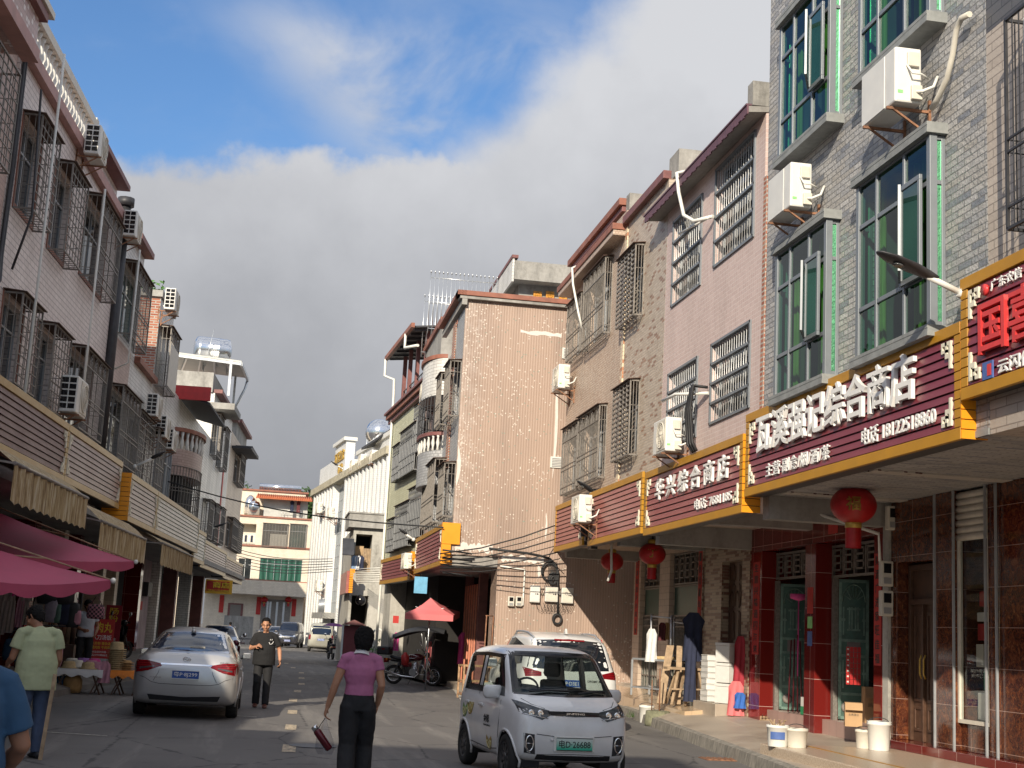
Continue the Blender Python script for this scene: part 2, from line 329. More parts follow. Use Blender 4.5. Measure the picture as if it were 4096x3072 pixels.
    M['reddot']=tiled('white_tile_with_dark_dots',[(0,(.10,.045,.04)),(.035,(.50,.46,.41)),(1,(.56,.52,.47))],(.52,.48,.43),.05,.05,.002,.4,.1,0.0,'CONSTANT',.25)
    M['plinthtile']=tiled('dusky_plinth_tile',[(0,(.40,.27,.235)),(1,(.46,.31,.27))],(.30,.2,.17),.30,.30,.006,.35,.2,0.0,'LINEAR',.3)
    # bare mosaic gable: vertical ribs, lost tiles, streaks
    t=NT('worn_pink_mosaic'); uv=t.walluv()
    b=t.n('TexBrick',{'Vector':uv,'Scale':1.0,'Brick Width':.030,'Row Height':.032,'Mortar Size':.0,'Color1':(0,0,0,1),'Color2':(1,1,1,1)},offset=0.0)
    rib=t.n('TexWave',{'Vector':uv,'Scale':4.4,'Distortion':0.0,'Detail':2.0,'Detail Scale':3.0},wave_type='BANDS',bands_direction='X').outputs[1]
    c=t.mix(rib,(.35,.25,.195),(.405,.295,.235))
    big=t.noise(t.mapv(uv,(1.0,.16,1)),1.1,6,.6); c=t.mix(t.math('MULTIPLY',t.ramp(big,[(.44,(0,0,0)),(.64,(1,1,1))]),.65),c,(.235,.175,.145))
    pat=t.noise(uv,.55,5,.62); sx=t.n('SeparateXYZ',{0:uv})
    left=t.math('MULTIPLY',t.math('SUBTRACT',5.7,sx.outputs[0]),.16,True); low=t.math('MULTIPLY',t.math('SUBTRACT',2.0,sx.outputs[1]),.10,True)
    lost=t.math('ADD',t.math('ADD',t.math('MULTIPLY',left,.9),low),t.math('MULTIPLY',t.ramp(pat,[(.55,(0,0,0)),(.8,(1,1,1))]),.35))
    sp=t.ramp(t.math('ADD',b.outputs[0],t.math('MULTIPLY',lost,.42)),[(.988,(0,0,0)),(.989,(1,1,1))],'CONSTANT')
    c=t.mix(sp,c,(.60,.53,.46))
    sp2=t.ramp(b.outputs[0],[(.005,(1,1,1)),(.006,(0,0,0))],'CONSTANT'); c=t.mix(sp2,c,(.22,.25,.20))
    grey=t.math('MULTIPLY',t.ramp(t.math('ADD',left,t.math('MULTIPLY',t.math('SUBTRACT',t.noise(uv,3.5,5,.7),.5),.5)),[(.10,(0,0,0)),(.28,(1,1,1))]),.55); c=t.mix(grey,c,(.50,.43,.385))
    gl=t.math('MULTIPLY',t.ramp(t.noise(uv,5,5,.7),[(.60,(0,0,0)),(.66,(1,1,1))]),t.math('ADD',t.math('MULTIPLY',low,3.0,True),t.math('MULTIPLY',left,1.2,True))); c=t.mix(t.math('MULTIPLY',gl,.75),c,(.62,.57,.51))
    t.bump(t.math('ADD',rib,sp),.4,.01); M['mosaic']=t.fin(c,.55)
    # marble
    t=NT('red_brown_marble'); uv=t.walluv(); n=t.noise(uv,7,7,.62,1.6); n2=t.noise(t.mapv(uv,(2.2,1,1)),16,4,.6,2.2)
    c=t.ramp(n,[(.32,(.035,.010,.008)),(.48,(.07,.020,.012)),(.60,(.13,.040,.018)),(.75,(.24,.09,.035))]); c=t.mix(t.math('MULTIPLY',t.ramp(n2,[(.56,(0,0,0)),(.66,(1,1,1))]),.55),c,(.34,.15,.055))
    b=t.n('TexBrick',{'Vector':uv,'Scale':1.0,'Brick Width':.8,'Row Height':.52,'Mortar Size':.004},offset=0.0); c=t.mix(b.outputs[1],c,(.36,.24,.20)); M['marble']=t.fin(c,.10)
    t=NT('red_glazed_tile'); uv=t.walluv(); b=t.n('TexBrick',{'Vector':uv,'Scale':1.0,'Brick Width':.5,'Row Height':.6,'Mortar Size':.004,'Color1':(.135,.012,.010,1),'Color2':(.16,.015,.012,1),'Mortar':(.5,.36,.32,1)},offset=0.0); M['redtile']=t.fin(b.outputs[0],.09)
    # concrete, render
    for k,lo,mid,hi in (('concrete',(.16,.155,.145),(.30,.29,.27),(.42,.41,.385)),('render',(.20,.19,.17),(.40,.385,.345),(.52,.50,.455)),('soffit',(.20,.19,.18),(.30,.285,.265),(.37,.355,.335))):
        t=NT('weathered_'+k); uv=t.walluv(); n=t.noise(t.mapv(uv,(1.2,.35,1)),1.8,7,.66); n2=t.noise(uv,9,5,.7); c=t.ramp(t.math('ADD',t.math('MULTIPLY',n,.7),t.math('MULTIPLY',n2,.3)),[(.34,lo),(.5,mid),(.68,hi)]); t.bump(n2,.4,.02); M[k]=t.fin(c,.9)
    # paints, metals, glass
    M['maroon']=plain('maroon_trim',(.19,.075,.07),.55,var=.3,sc=3); M['oxide']=plain('red_oxide_trim',(.26,.10,.065),.6,var=.3,sc=3); M['pinktrim']=plain('pink_painted_trim',(.42,.24,.22),.6,var=.2,sc=3)
    M['alu']=plain('grey_aluminium',(.36,.38,.40),.38,.3,.08); M['whitealu']=plain('white_aluminium',(.70,.71,.70),.4,.0,.08); M['greenalu']=plain('green_window_frame',(.10,.19,.15),.4,.1)
    M['steel']=plain('weathered_steel_bar',(.21,.19,.17),.5,.2,.3,20); M['steelb']=plain('bright_steel_bar',(.66,.66,.65),.3,.15,.05); M['iron']=plain('dark_iron',(.045,.045,.05),.5,.3,.3); M['galv']=plain('galvanised_steel',(.60,.62,.64),.35,.8,.1)
    M['rustplate']=plain('rusty_sheet',(.10,.06,.045),.8,.1,.5,8); M['rust']=plain('rusty_steel',(.26,.13,.075),.75,.2,.4,14); M['chrome']=plain('chrome',(.75,.75,.76),.08,1,.03); M['mirrorsteel']=plain('polished_tank_steel',(.72,.73,.75),.16,1,.05,3,.15)
    M['white']=plain('white_enamel',(.68,.67,.63),.4,0,.06,4); M['cream']=plain('yellowed_white_plastic',(.62,.58,.50),.5,0,.1); M['pvc']=plain('white_pvc_pipe',(.72,.71,.66),.45,0,.08); M['black']=plain('black_rubber',(.018,.018,.02),.6,0,.2); M['blackg']=plain('black_gloss',(.012,.012,.014),.12,0,.1)
    M['greyp']=plain('grey_plastic',(.30,.30,.30),.5); M['wood']=plain('weathered_timber',(.34,.24,.15),.8,0,.3,10); M['darkwood']=plain('dark_brown_wood',(.085,.045,.028),.4,0,.35,10); M['cardboard']=plain('cardboard',(.46,.29,.15),.8,0,.1,4); M['foam']=plain('white_foam',(.66,.65,.62),.7,0,.07,8)
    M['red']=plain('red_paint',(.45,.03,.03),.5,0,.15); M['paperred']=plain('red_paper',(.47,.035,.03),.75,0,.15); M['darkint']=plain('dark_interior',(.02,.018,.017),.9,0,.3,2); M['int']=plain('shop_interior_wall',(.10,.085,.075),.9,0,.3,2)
    M['greendoor']=plain('green_painted_steel_door',(.030,.085,.065),.38,.1,.35,5); M['gold']=plain('ochre_sign_frame',(.44,.215,.015),.42,0,.12,2); M['orange']=plain('orange_sign_panel',(.78,.30,.012),.4,0,.08,2); M['letter']=plain('white_acrylic_letter',(.78,.77,.75),.35,0,.04); M['lettercream']=plain('cream_fret_letter',(.72,.68,.55),.5,0,.1); M['letterred']=plain('red_acrylic_letter',(.62,.05,.05),.3,0,.1); M['lettergold']=plain('gold_letter',(.52,.34,.07),.35,.3,.15); M['yellow']=plain('yellow_print',(.75,.55,.04),.6,0,.1); M['ink']=plain('black_print',(.02,.02,.02),.6); M['blueprint']=plain('blue_print',(.07,.13,.35),.6); M['greenlab']=plain('green_label',(.25,.60,.22),.6)
    def slat(name,col,fade,k):
        t=NT(name); p=t.pos(); n=t.noise(t.mapv(p,(1,1.5,5)),1.5,6,.65); n2=t.noise(p,.7,3,.5); M[k]=t.fin(t.mix(t.math('MULTIPLY',t.ramp(t.math('ADD',t.math('MULTIPLY',n,.6),t.math('MULTIPLY',n2,.4)),[(.4,(0,0,0)),(.75,(1,1,1))]),.6),col,fade),.38)
    slat('maroon_sign_slat',(.175,.022,.032),(.25,.05,.055),'slat'); slat('maroon_sign_slat_faded',(.24,.045,.045),(.33,.12,.105),'slat2'); slat('pink_sign_slat_faded',(.31,.095,.085),(.42,.20,.17),'slat3'); slat('brown_sign_slat_weathered',(.13,.05,.045),(.34,.24,.21),'slatold'); slat('bleached_sign_slat',(.33,.24,.215),(.58,.50,.45),'slatpale'); slat('ochre_frame_weathered',(.42,.27,.09),(.58,.48,.30),'goldold')
    t=NT('dark_window_glass'); n=t.noise(t.pos(),.8,2,.5); t.bump(n,.04,.05); M['glass']=t.fin(t.ramp(n,[(.35,(.014,.018,.020)),(.65,(.035,.040,.043))]),.05,0,.35)
    t=NT('green_window_glass'); n=t.noise(t.pos(),.8,2,.5); M['glassg']=t.fin(t.ramp(n,[(.35,(.012,.04,.034)),(.65,(.03,.085,.07))]),.05,0,.8)
    def tint(name,k,col,gl=.25):
        t=NT(name); tr=t.n('BsdfTransparent',{0:col}); g=t.n('BsdfGlossy',{0:(.9,.95,.95,1),1:.02}); fr=t.n('LayerWeight',{0:.5}); f=t.math('ADD',t.math('MULTIPLY',t.math('POWER',fr.outputs['Facing'],4.0),.55),gl*.15,True); mx=t.n('MixShader',{0:f,1:tr.outputs[0],2:g.outputs[0]}); t.t.links.new(mx.outputs[0],t.out.inputs[0]); M[k]=t.m
    tm=NT('green_mirror_glass'); M['mirrorg']=tm.fin((.22,.62,.36),.04,1)
    tint('green_tinted_glass','tintg',(.26,.52,.42,1)); tint('clear_car_glass','carclear',(.60,.66,.64,1),.15); tint('clear_shop_glass','shopglass',(.75,.78,.76,1),.3); tint('clear_film','film',(.86,.86,.88,1),.2)
    t=NT('curtain_yellow_green'); w=t.n('TexWave',{'Vector':t.walluv(),'Scale':2.2,'Distortion':1.5,'Detail':2.0},bands_direction='X').outputs[1]; t.bump(w,.8,.05); M['curtain']=t.fin(t.ramp(w,[(0,(.26,.25,.05)),(1,(.44,.42,.11))]),.8)
    t=NT('green_curtain'); w=t.n('TexWave',{'Vector':t.walluv(),'Scale':1.3,'Distortion':1.5,'Detail':2.0},bands_direction='X').outputs[1]; t.bump(w,.8,.05); M['gcurtain']=t.fin(t.ramp(w,[(0,(.03,.10,.07)),(1,(.07,.19,.13))]),.5)
    M['pinkcloth']=plain('pink_canvas',(.42,.065,.125),.7,0,.12,1.5); M['salmon']=plain('salmon_canvas',(.62,.16,.17),.7,0,.1,1.5)
    t=NT('stained_awning_canvas'); n=t.noise(t.mapv(t.obj(),(14,14,1.5)),1.2,6,.7); M['awning']=t.fin(t.ramp(n,[(.35,(.16,.10,.045)),(.5,(.38,.28,.14)),(.62,(.55,.48,.34)),(.8,(.18,.07,.05))]),.85)
    M['lantern']=plain('red_lantern_silk',(.42,.012,.014),.45,0,.2,6); M['navy']=plain('navy_cloth',(.022,.028,.06),.9,0,.3,5); M['redcloth']=plain('red_cloth',(.30,.02,.035),.8,0,.2,5); M['whitecloth']=plain('white_cloth',(.66,.66,.66),.85,0,.05,5); M['bluecloth']=plain('blue_cloth',(.03,.12,.42),.8); M['maroncloth']=plain('maroon_cloth',(.12,.03,.035),.9); M['pinkc']=plain('hot_pink_cloth',(.62,.07,.28),.8); M['tan']=plain('tan_sack',(.34,.20,.08),.85,0,.2,6); M['straw']=plain('woven_straw',(.46,.34,.18),.85,0,.2,30,.4); M['lilac']=plain('lilac_cloth',(.30,.14,.40),.8); M['stocking']=plain('beige_cloth',(.44,.36,.33),.85,0,.12,6)
    t=NT('leaf_green'); n=t.noise(t.pos(),1.2,3,.6); r=t.n('ObjectInfo').outputs['Random']; M['leaf']=t.fin(t.ramp(n,[(.3,(.018,.04,.012)),(.6,(.045,.09,.025)),(.8,(.09,.14,.045))]),.6); M['bark']=plain('bark',(.10,.075,.055),.9,0,.4,12); M['leafb']=plain('bright_leaf',(.07,.17,.03),.6,0,.3,3)
    M['corr']=plain('dark_corrugated_sheet',(.05,.052,.06),.6,.2,.3,2); M['corrgrey']=plain('grey_corrugated_sheet',(.42,.42,.40),.5,.5,.15,2); M['tileroof']=plain('orange_roof_tile',(.45,.13,.055),.7,0,.25,4)
make_materials()
# ================================================================ ground
def ground():
    mb=MB(); X=[-400,-60,-20,-8,0,4,8,14,30,80,400]; Y=[-60,-10,0,10,20,30,45,60,80,110,160,300,700]
    mb.grid([[(x,y,-.012 if abs(x)>40 else 0) for x in X] for y in Y]); mb.build('road',M['asphalt'])['kind']='structure'
    # right-hand pavement, rising away from the camera
    ys=[6,12,18.7,24.3,32.4,36.5]; kx=[5.55,6.1,6.81,7.37,8.23,8.62]; zi=[.22,.22,.25,.33,.5,.6]
    mb=MB(); mb.grid([[(x,y,0),(x+.03,y,.17),(x+.1,y,.19),((x*.4+9.2*.6),y,(.2+z)/2+.02),(9.25,y,z),(11,y,z)] for x,y,z in zip(kx,ys,zi)]); o=mb.build('pavement',M['pave']); o['kind']='structure'
    mb=MB(); mb.grid([[(x-.012,y,-.01),(x+.018,y,.172),(x+.11,y,.200)] for x,y in zip(kx,ys)]); o=mb.build('kerb',M['kerb']); o['kind']='structure'
    # raised terrazzo terrace near the marble front
    mb=MB(); mb.bx(7.02,9.4,8,19.5,0.0,.335); mb.build('terrace',M['terrazzo'],bevel=.015)['kind']='structure'
    mb=MB(); mb.bx(9.0,9.5,8,19.95,.335,.455); mb.build('terrace_step',M['redtile'],bevel=.008)['kind']='structure'
    mb=MB(); mb.bx(7.62,7.66,8,19.4,.336,.340); mb.build('terrace_inlay',M['gold'])['kind']='structure'
    mb=MB(); q=[(8.25,27.3,.36),(9.3,27.3,.47),(9.3,32.4,.53),(8.3,32.4,.40)]; e=[(8.3,32.4,.40),(9.3,32.4,.53),(9.8,36.55,.63),(8.62,36.55,.45)]
    for c in (q,e): mb.hexa([(x,y,.02) for x,y,z in c]+c)
    mb.build('terrace_floor',M['floor_tile'])['kind']='structure'
    # left-hand pavement
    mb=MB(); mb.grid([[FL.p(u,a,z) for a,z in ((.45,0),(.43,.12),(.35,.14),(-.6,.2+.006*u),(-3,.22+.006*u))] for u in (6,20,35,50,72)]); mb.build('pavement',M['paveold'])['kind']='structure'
    mb=MB(); mb.grid([[F5.p(u,-1.0+ .0*u,0),F5.p(u,-1.02,.16),F5.p(u,-1.6,.2)] for u in (36.7,44,54)]); mb.build('pavement',M['pave'])['kind']='structure'
    # markings
    mb=MB()
    for (x,y) in ((.37,19.6),(.45,23.6),(.54,27.7),(.62,32),(.80,36.4),(1.0,41),(1.1,45.5),(1.2,50.5),(1.0,56),(.8,62),(.5,68)):
        L=1.15; mb.face([(x-.09,y-L/2,.005),(x+.09,y-L/2,.005),(x+.12,y+L/2,.005),(x-.06,y+L/2,.005)])
    mb.build('lane_marking',M['paint'])['kind']='structure'
    mb=MB(); a=[onz(1960,2905),onz(1880,2838),onz(1820,2760),onz(1660,2700)]; mb.grid([[p+Vector((-.06,0,.006)),p+Vector((.07,0,.006))] for p in a])
    for (x0,x1,y) in ((-3.05,-2.1,20.7),(-1.05,-.1,26.0),(-1.5,-.3,34)): mb.face([(x0,y,.006),(x1,y-.3,.006),(x1,y-.22,.006),(x0,y+.1,.006)])
    mb.build('edge_line',M['paint_w'])['kind']='structure'
    for i,(px,py,r_) in enumerate(((1250,2985,.33),(1905,2870,.3))): p=onz(px,py); mb=MB(); mb.lathe((p.x,p.y,.004),[(r_,0),(r_,.006),(r_*.9,.004),(.001,.004)],28,smooth=False); tag(mb.build('manhole_cover',M['iron']),('round iron manhole cover in the shaded lane','round iron manhole cover in the sunlit patch')[i],'manhole cover')
    mb=MB(); p=onz(2890,3040); mb.bx(p.x-.3,p.x+.55,p.y-.2,p.y+.25,.003,.012)
    for i in range(9): mb.bx(p.x-.27+i*.09,p.x-.22+i*.09,p.y-.18,p.y+.23,.012,.02)
    tag(mb.build('drain_grate',M['rust']),'rusty drain grate set in the road by the kerb','grate')
ground()
# ================================================================ building kit
def wallpart(th,fr,u0,u1,z0,z1,dep,mat,holes=(),name='wall',rev=.16,back=True):
    """storey block: front with openings, reveals, flanks, back and roof"""
    mb=MB(); us=sorted({u0,u1,*[h[0] for h in holes],*[h[1] for h in holes]}); zs=sorted({z0,z1,*[h[2] for h in holes],*[h[3] for h in holes]})
    inside=lambda u,z:any(h[0]<u<h[1] and h[2]<z<h[3] for h in holes)
    for a,b in zip(us,us[1:]):
        for c,d in zip(zs,zs[1:]):
            if not inside((a+b)/2,(c+d)/2): mb.face([fr.p(a,0,c),fr.p(b,0,c),fr.p(b,0,d),fr.p(a,0,d)])
    for h in holes:
        a,b,c,d=h[:4]; r=-(h[4] if len(h)>4 else rev)
        mb.face([fr.p(a,0,c),fr.p(a,r,c),fr.p(a,r,d),fr.p(a,0,d)]); mb.face([fr.p(b,0,c),fr.p(b,r,c),fr.p(b,r,d),fr.p(b,0,d)])
        mb.face([fr.p(a,0,d),fr.p(b,0,d),fr.p(b,r,d),fr.p(a,r,d)]); mb.face([fr.p(a,0,c),fr.p(b,0,c),fr.p(b,r,c),fr.p(a,r,c)])
    if back:
        for u in (u0,u1): mb.face([fr.p(u,0,z0),fr.p(u,-dep,z0),fr.p(u,-dep,z1),fr.p(u,0,z1)])
        mb.face([fr.p(u0,-dep,z0),fr.p(u1,-dep,z0),fr.p(u1,-dep,z1),fr.p(u0,-dep,z1)])
        mb.face([fr.p(u0,0,z1),fr.p(u1,0,z1),fr.p(u1,-dep,z1),fr.p(u0,-dep,z1)]); mb.face([fr.p(u0,0,z0),fr.p(u1,0,z0),fr.p(u1,-dep,z0),fr.p(u0,-dep,z0)])
    return mb.build(name,mat,th,recalc=False)
def trim(th,fr,u0,u1,n,z0,z1,mat,name='cornice',nb=-.05,bevel=.008):
    mb=MB(); mb.box(fr,u0,u1,nb,n,z0,z1); return mb.build(name,mat,th,bevel=bevel)
def window(th,fr,u0,u1,z0,z1,fm='alu',gm='glass',n=-.13,mull=(.5,),trans=(.7,),fw=.045,curtain=None,name='window',sill=None):
    mb=MB(); w=fw
    for a,b,c,d in ((u0,u1,z0,z0+w),(u0,u1,z1-w,z1),(u0,u0+w,z0+w,z1-w),(u1-w,u1,z0+w,z1-w)): mb.box(fr,a,b,n-.03,n+.03,c,d)
    for m in mull: u=u0+(u1-u0)*m; mb.box(fr,u-w*.4,u+w*.4,n-.025,n+.025,z0+w,z1-w)
    for m in trans: z=z0+(z1-z0)*m; mb.box(fr,u0+w,u1-w,n-.022,n+.022,z-w*.4,z+w*.4)
    o=mb.build(name,M[fm],th)
    g=MB(); g.face([fr.p(u0+.01,n-.005,z0+.01),fr.p(u1-.01,n-.005,z0+.01),fr.p(u1-.01,n-.005,z1-.01),fr.p(u0+.01,n-.005,z1-.01)]); g.build('pane',M[gm],o)
    if sill: s=MB(); s.box(fr,u0-.06,u1+.06,-.02,.07,z0-.08,z0-.005); s.build('sill',M[sill],o)
    return o
def cage(win,fr,u0,u1,z0,z1,d=.3,style='bars',m='steel',roof='rustplate',sides=True,step=.115,arch=True):
    """projecting burglar cage"""
    mb=MB(); w=.03; B=lambda a,b,t=w: mb.bar(a,b,t,t)
    P=fr.p
    for u in (u0,u1):
        B(P(u,d,z0),P(u,d,z1))
        if d>.1:
            B(P(u,.01,z0),P(u,.01,z1)); 
            for z in (z0,z1): B(P(u,.01,z),P(u,d,z))
    for z in (z0,z1): B(P(u0,d,z),P(u1,d,z))
    L=u1-u0; Hh=z1-z0; t=.012
    zb=[]
    if style=='bars':
        nb=max(4,int(L/step)); zt=z1-.2*Hh if arch else z1; zb=[z0+.10*Hh,z0+.36*Hh,z0+.42*Hh,zt]
        for i in range(1,nb): B(P(u0+L*i/nb,d,z0),P(u0+L*i/nb,d,zt if arch else z1),t)
        for z in zb: B(P(u0,d,z),P(u1,d,z),.022)
        if arch:
            na=max(2,int(round(L/.5))); aw=L/na
            for k in range(na):
                for s_ in (.48,.30,.12): mb.tube([P(u0+aw*(k+.5)+aw*s_*math.cos(math.pi*q/8),d,zt+(z1-zt)*(.35+1.2*s_)*math.sin(math.pi*q/8)) for q in range(9)],.009,4,smooth=False)
                B(P(u0+aw*(k+.5),d,zt),P(u0+aw*(k+.5),d,z1),t)
    elif style=='grid':
        nb=max(2,int(round(L/.25))); nz=max(3,int(round(Hh/.165)))
        for i in range(1,nb): B(P(u0+L*i/nb,d,z0),P(u0+L*i/nb,d,z1),.016)
        for i in range(1,nz): B(P(u0,d,z0+Hh*i/nz),P(u1,d,z0+Hh*i/nz),.018)
        zb=[z0+Hh*i/4 for i in (1,2,3)]
    elif style=='slat':
        nb=max(2,int(round(L/.3))); nz=max(4,int(round(Hh/.10)))
        for i in range(1,nb): B(P(u0+L*i/nb,d,z0),P(u0+L*i/nb,d,z1),.03)
        for i in range(1,nz): B(P(u0,d,z0+Hh*i/nz),P(u1,d,z0+Hh*i/nz),.03)
        zb=[z0+Hh*i/3 for i in (1,2)]
    elif style=='panel':   # diamond frieze over solid lower panels
        zt=z1-.26*Hh; nd=max(3,int(L/.22))
        for i in range(nd):
            a=u0+L*i/nd; b=u0+L*(i+1)/nd; c=(a+b)/2; q=zt+.05; r=z1-.04
            for A_,B_ in (((a,(q+r)/2),(c,r)),((c,r),(b,(q+r)/2)),((b,(q+r)/2),(c,q)),((c,q),(a,(q+r)/2))): B(P(A_[0],d,A_[1]),P(B_[0],d,B_[1]),.02)
        mb.box(fr,u0,u1,d-.02,d-.008,z0,zt); B(P(u0,d,zt),P(u1,d,zt),.03); 
        for i in range(1,max(2,int(L/.3))): u=u0+L*i/max(2,int(L/.3)); B(P(u,d+.005,z0),P(u,d+.005,zt),.02)
        for q in (.25,.5): B(P(u0,d+.005,z0+(zt-z0)*q),P(u1,d+.005,z0+(zt-z0)*q),.02)
        zb=[zt]
    if sides and d>.1:
        for u in (u0,u1):
            for k in (1,2): B(P(u,d*k/3,z0),P(u,d*k/3,z1),t)
            for z in zb or [z0+Hh*.33,z0+Hh*.66]: B(P(u,.01,z),P(u,d,z),t)
        nf=max(3,int(L/.15))
        for i in range(nf+1): B(P(u0+L*i/nf,.01,z0),P(u0+L*i/nf,d,z0),t)
        B(P(u0,d*.5,z0),P(u1,d*.5,z0),t)
    o=mb.build('grille',M[m],win)
    if roof and d>.1:
        r=MB(); r.hexa([P(u0-.06,0,z1+.05),P(u1+.06,0,z1+.05),P(u1+.06,d+.07,z1+.015),P(u0-.06,d+.07,z1+.015),P(u0-.06,0,z1+.065),P(u1+.06,0,z1+.065),P(u1+.06,d+.07,z1+.03),P(u0-.06,d+.07,z1+.03)]); r.build('rain_cover',M[roof],win)
    return o
def caged(th,fr,u0,u1,z0,z1,d=.3,style='bars',fm='alu',gm='glass',inset=.06,mull=(.5,),name='window',**kw):
    o=window(th,fr,u0+inset,u1-inset,z0+.1,z1-.06,fm,gm,mull=mull,name=name); cage(o,fr,u0,u1,z0,z1,d,style,**kw); return o
def whole(u0,u1,z0,z1,i=.06): return (u0+i,u1-i,z0+.1,z1-.06)
# ---- air conditioner: built once at the origin, fan side +y... local: x along street, y out of the wall
def ac_unit(name='air_conditioner'):
    th=thing(name,'x','air conditioner',(0,0,0)); a=MB(); a.bx(-.42,.42,.16,.46,0,.62); a.build('casing',M['white'],th,bevel=.02)
    f=MB(); f.bx(-.40,.15,.461,.472,.04,.58); f.build('front_grille',M['cream'],th,bevel=.006)
    f=MB(); f.lathe((-.13,.473,.31),[(.24,0),(.24,.012),(.225,.02),(.225,.004),(.07,.004),(.07,.014),(.001,.014)],24,(0,1,0)); 
    for r in (.11,.15,.19): f.tube([(-.13+r*math.cos(k*math.pi/10),.488,.31+r*math.sin(k*math.pi/10)) for k in range(20)],.005,4,True)
    for k in range(8): f.bar((-.13,.488,.31),(-.13+.22*math.cos(k*math.pi/4),.488,.31+.22*math.sin(k*math.pi/4)),.008)
    f.build('fan_guard',M['cream'],th)
    p=MB()
    for s_ in (-1,): 
        for i in range(2):
            for j in range(5): p.bx(.4215,.4235,.19+i*.13,.30+i*.13,.06+j*.11,.145+j*.11)
    p.build('side_vent',M['blackg'],th)
    v=MB(); v.mark(); v.bx(-.46,-.421,.20,.33,.40,.56); v.mark(); v.bx(-.468,-.421,.17,.29,.03,.19); v.build_each('valve_cover',M['cream'],th,bevel=.008)
    l=MB(); l.bx(-.4235,-.4215,.37,.43,.10,.135); l.build('label_sticker',M['greenlab'],th)
    b=MB()
    for x in (-.3,.3): b.mark(); b.bar((x,0,-.03),(x,.5,-.03),.03); b.bar((x,.0,-.3),(x,.42,-.04),.022); b.bar((x,.012,-.34),(x,.012,.1),.03)
    b.build_each('bracket',M['rust'],th); 
    h=MB(); h.tube([(-.44,.25,.12),(-.52,.2,.10),(-.53,.08,.16),(-.48,.01,.3)],.018,6); h.tube([(-.43,.33,.42),(-.5,.3,.3),(-.5,.2,.3),(-.45,.1,.28)],.012,6); h.build('hose',M['pvc'],th)
    return th
AC=None
def ac(fr,u,z,label,flip=False,scale=1.0,group='air conditioner units on the street fronts',n=0):
    global AC
    rz=math.atan2(fr.N.y,fr.N.x)-math.pi/2
    if AC is None: AC=ac_unit(); o=AC
    else: o=dup(AC)
    o.location=fr.p(u,n,z); o.rotation_euler=(0,0,rz); o.scale=(scale,)*3; o['label']=label; o['group']=group; return o
# ---- slatted shop sign
def fret(mb,fr,u,z,su,sz,n=.02):
    for a,b,c,d in ((0,.06,0,.36),(.06,.12,.16,.22),(.12,.18,0,.22),(.06,.30,0,.05),(.12,.30,.10,.14),(.26,.30,.05,.10)): 
        mb.box(fr,*sorted((u+su*a*.72,u+su*b*.72)),n-.03,n,*sorted((z+sz*c*.85,z+sz*d*.85)))
def sign(label,fr,u0,u1,z0,z1,dep,slat,frame='gold',nb=None,cat='shop sign',group='slatted signs over the shopfronts',frets=(1,1,1,1),ends=('orange','orange'),side=.10,edge=.13):
    th=thing('shop_sign',label,cat,fr.p((u0+u1)/2,0,z0),group)
    b=MB(); b.box(fr,u0+.01,u1-.01,-dep,-.035,z0+.01,z1-.01); b.build('backing_box',M['darkint'] if False else M['iron'],th)
    zi0,zi1=z0+edge,z1-edge; k=nb or max(5,int(round((zi1-zi0)/.105))); hh=(zi1-zi0)/k
    s_=MB()
    for i in range(k):
        a=zi0+i*hh+.008; c=zi0+(i+1)*hh-.006; P=fr.p
        s_.hexa([P(u0+side,-.034,a),P(u1-side,-.034,a),P(u1-side,.012,a),P(u0+side,.012,a),P(u0+side,-.034,c),P(u1-side,-.034,c),P(u1-side,-.006,c),P(u0+side,-.006,c)])
    s_.build('slat_panel',M[slat],th)
    f=MB(); f.box(fr,u0,u1,-.033,.022,z0,z0+edge-.004); f.box(fr,u0,u1,-.033,.022,z1-edge+.004,z1)
    for a,b2 in ((u0,u0+side),(u1-side,u1)):
        for i in range(k): f.box(fr,a,b2,-.033,.016,zi0+i*hh+.006,zi0+(i+1)*hh-.004)
    f.build('frame',M[frame],th,bevel=.004)
    for q,(u,e) in enumerate(((u0,-1),(u1,1))):
        m=ends[q]
        if not m: continue
        g=MB()
        for i in range(k+2):
            c0=z0+i*(z1-z0)/(k+2); g.box(fr,*sorted((u,u+e*.02)),-dep,.018,c0+.006,c0+(z1-z0)/(k+2)-.006)
        g.build('end_panel',M[m],th)
    for q,(u,z,a,b) in enumerate(((u0+side+.05,zi0+.04,1,1),(u1-side-.05,zi0+.04,-1,1),(u0+side+.05,zi1-.04,1,-1),(u1-side-.05,zi1-.04,-1,-1))):
        if frets[q]: g=MB(); fret(g,fr,u,z,a,b,.03); g.build('corner_fret',M['lettercream'],th)
    return th
def sign_text(th,fr,rd,body,u,z,wd,ht,mat='letter',ext=.05,bold=.016,n=.012,name='lettering'):
    """u,z lower start corner in reading order; rd=+1/-1 reading along U"""
    mb=MB(); lettering(mb,body,fr.p(u,n,z),fr.U*rd,fr.Z,fr.N,wd,ht,ext,bold); return mb.build(name,M[mat],th,recalc=False)
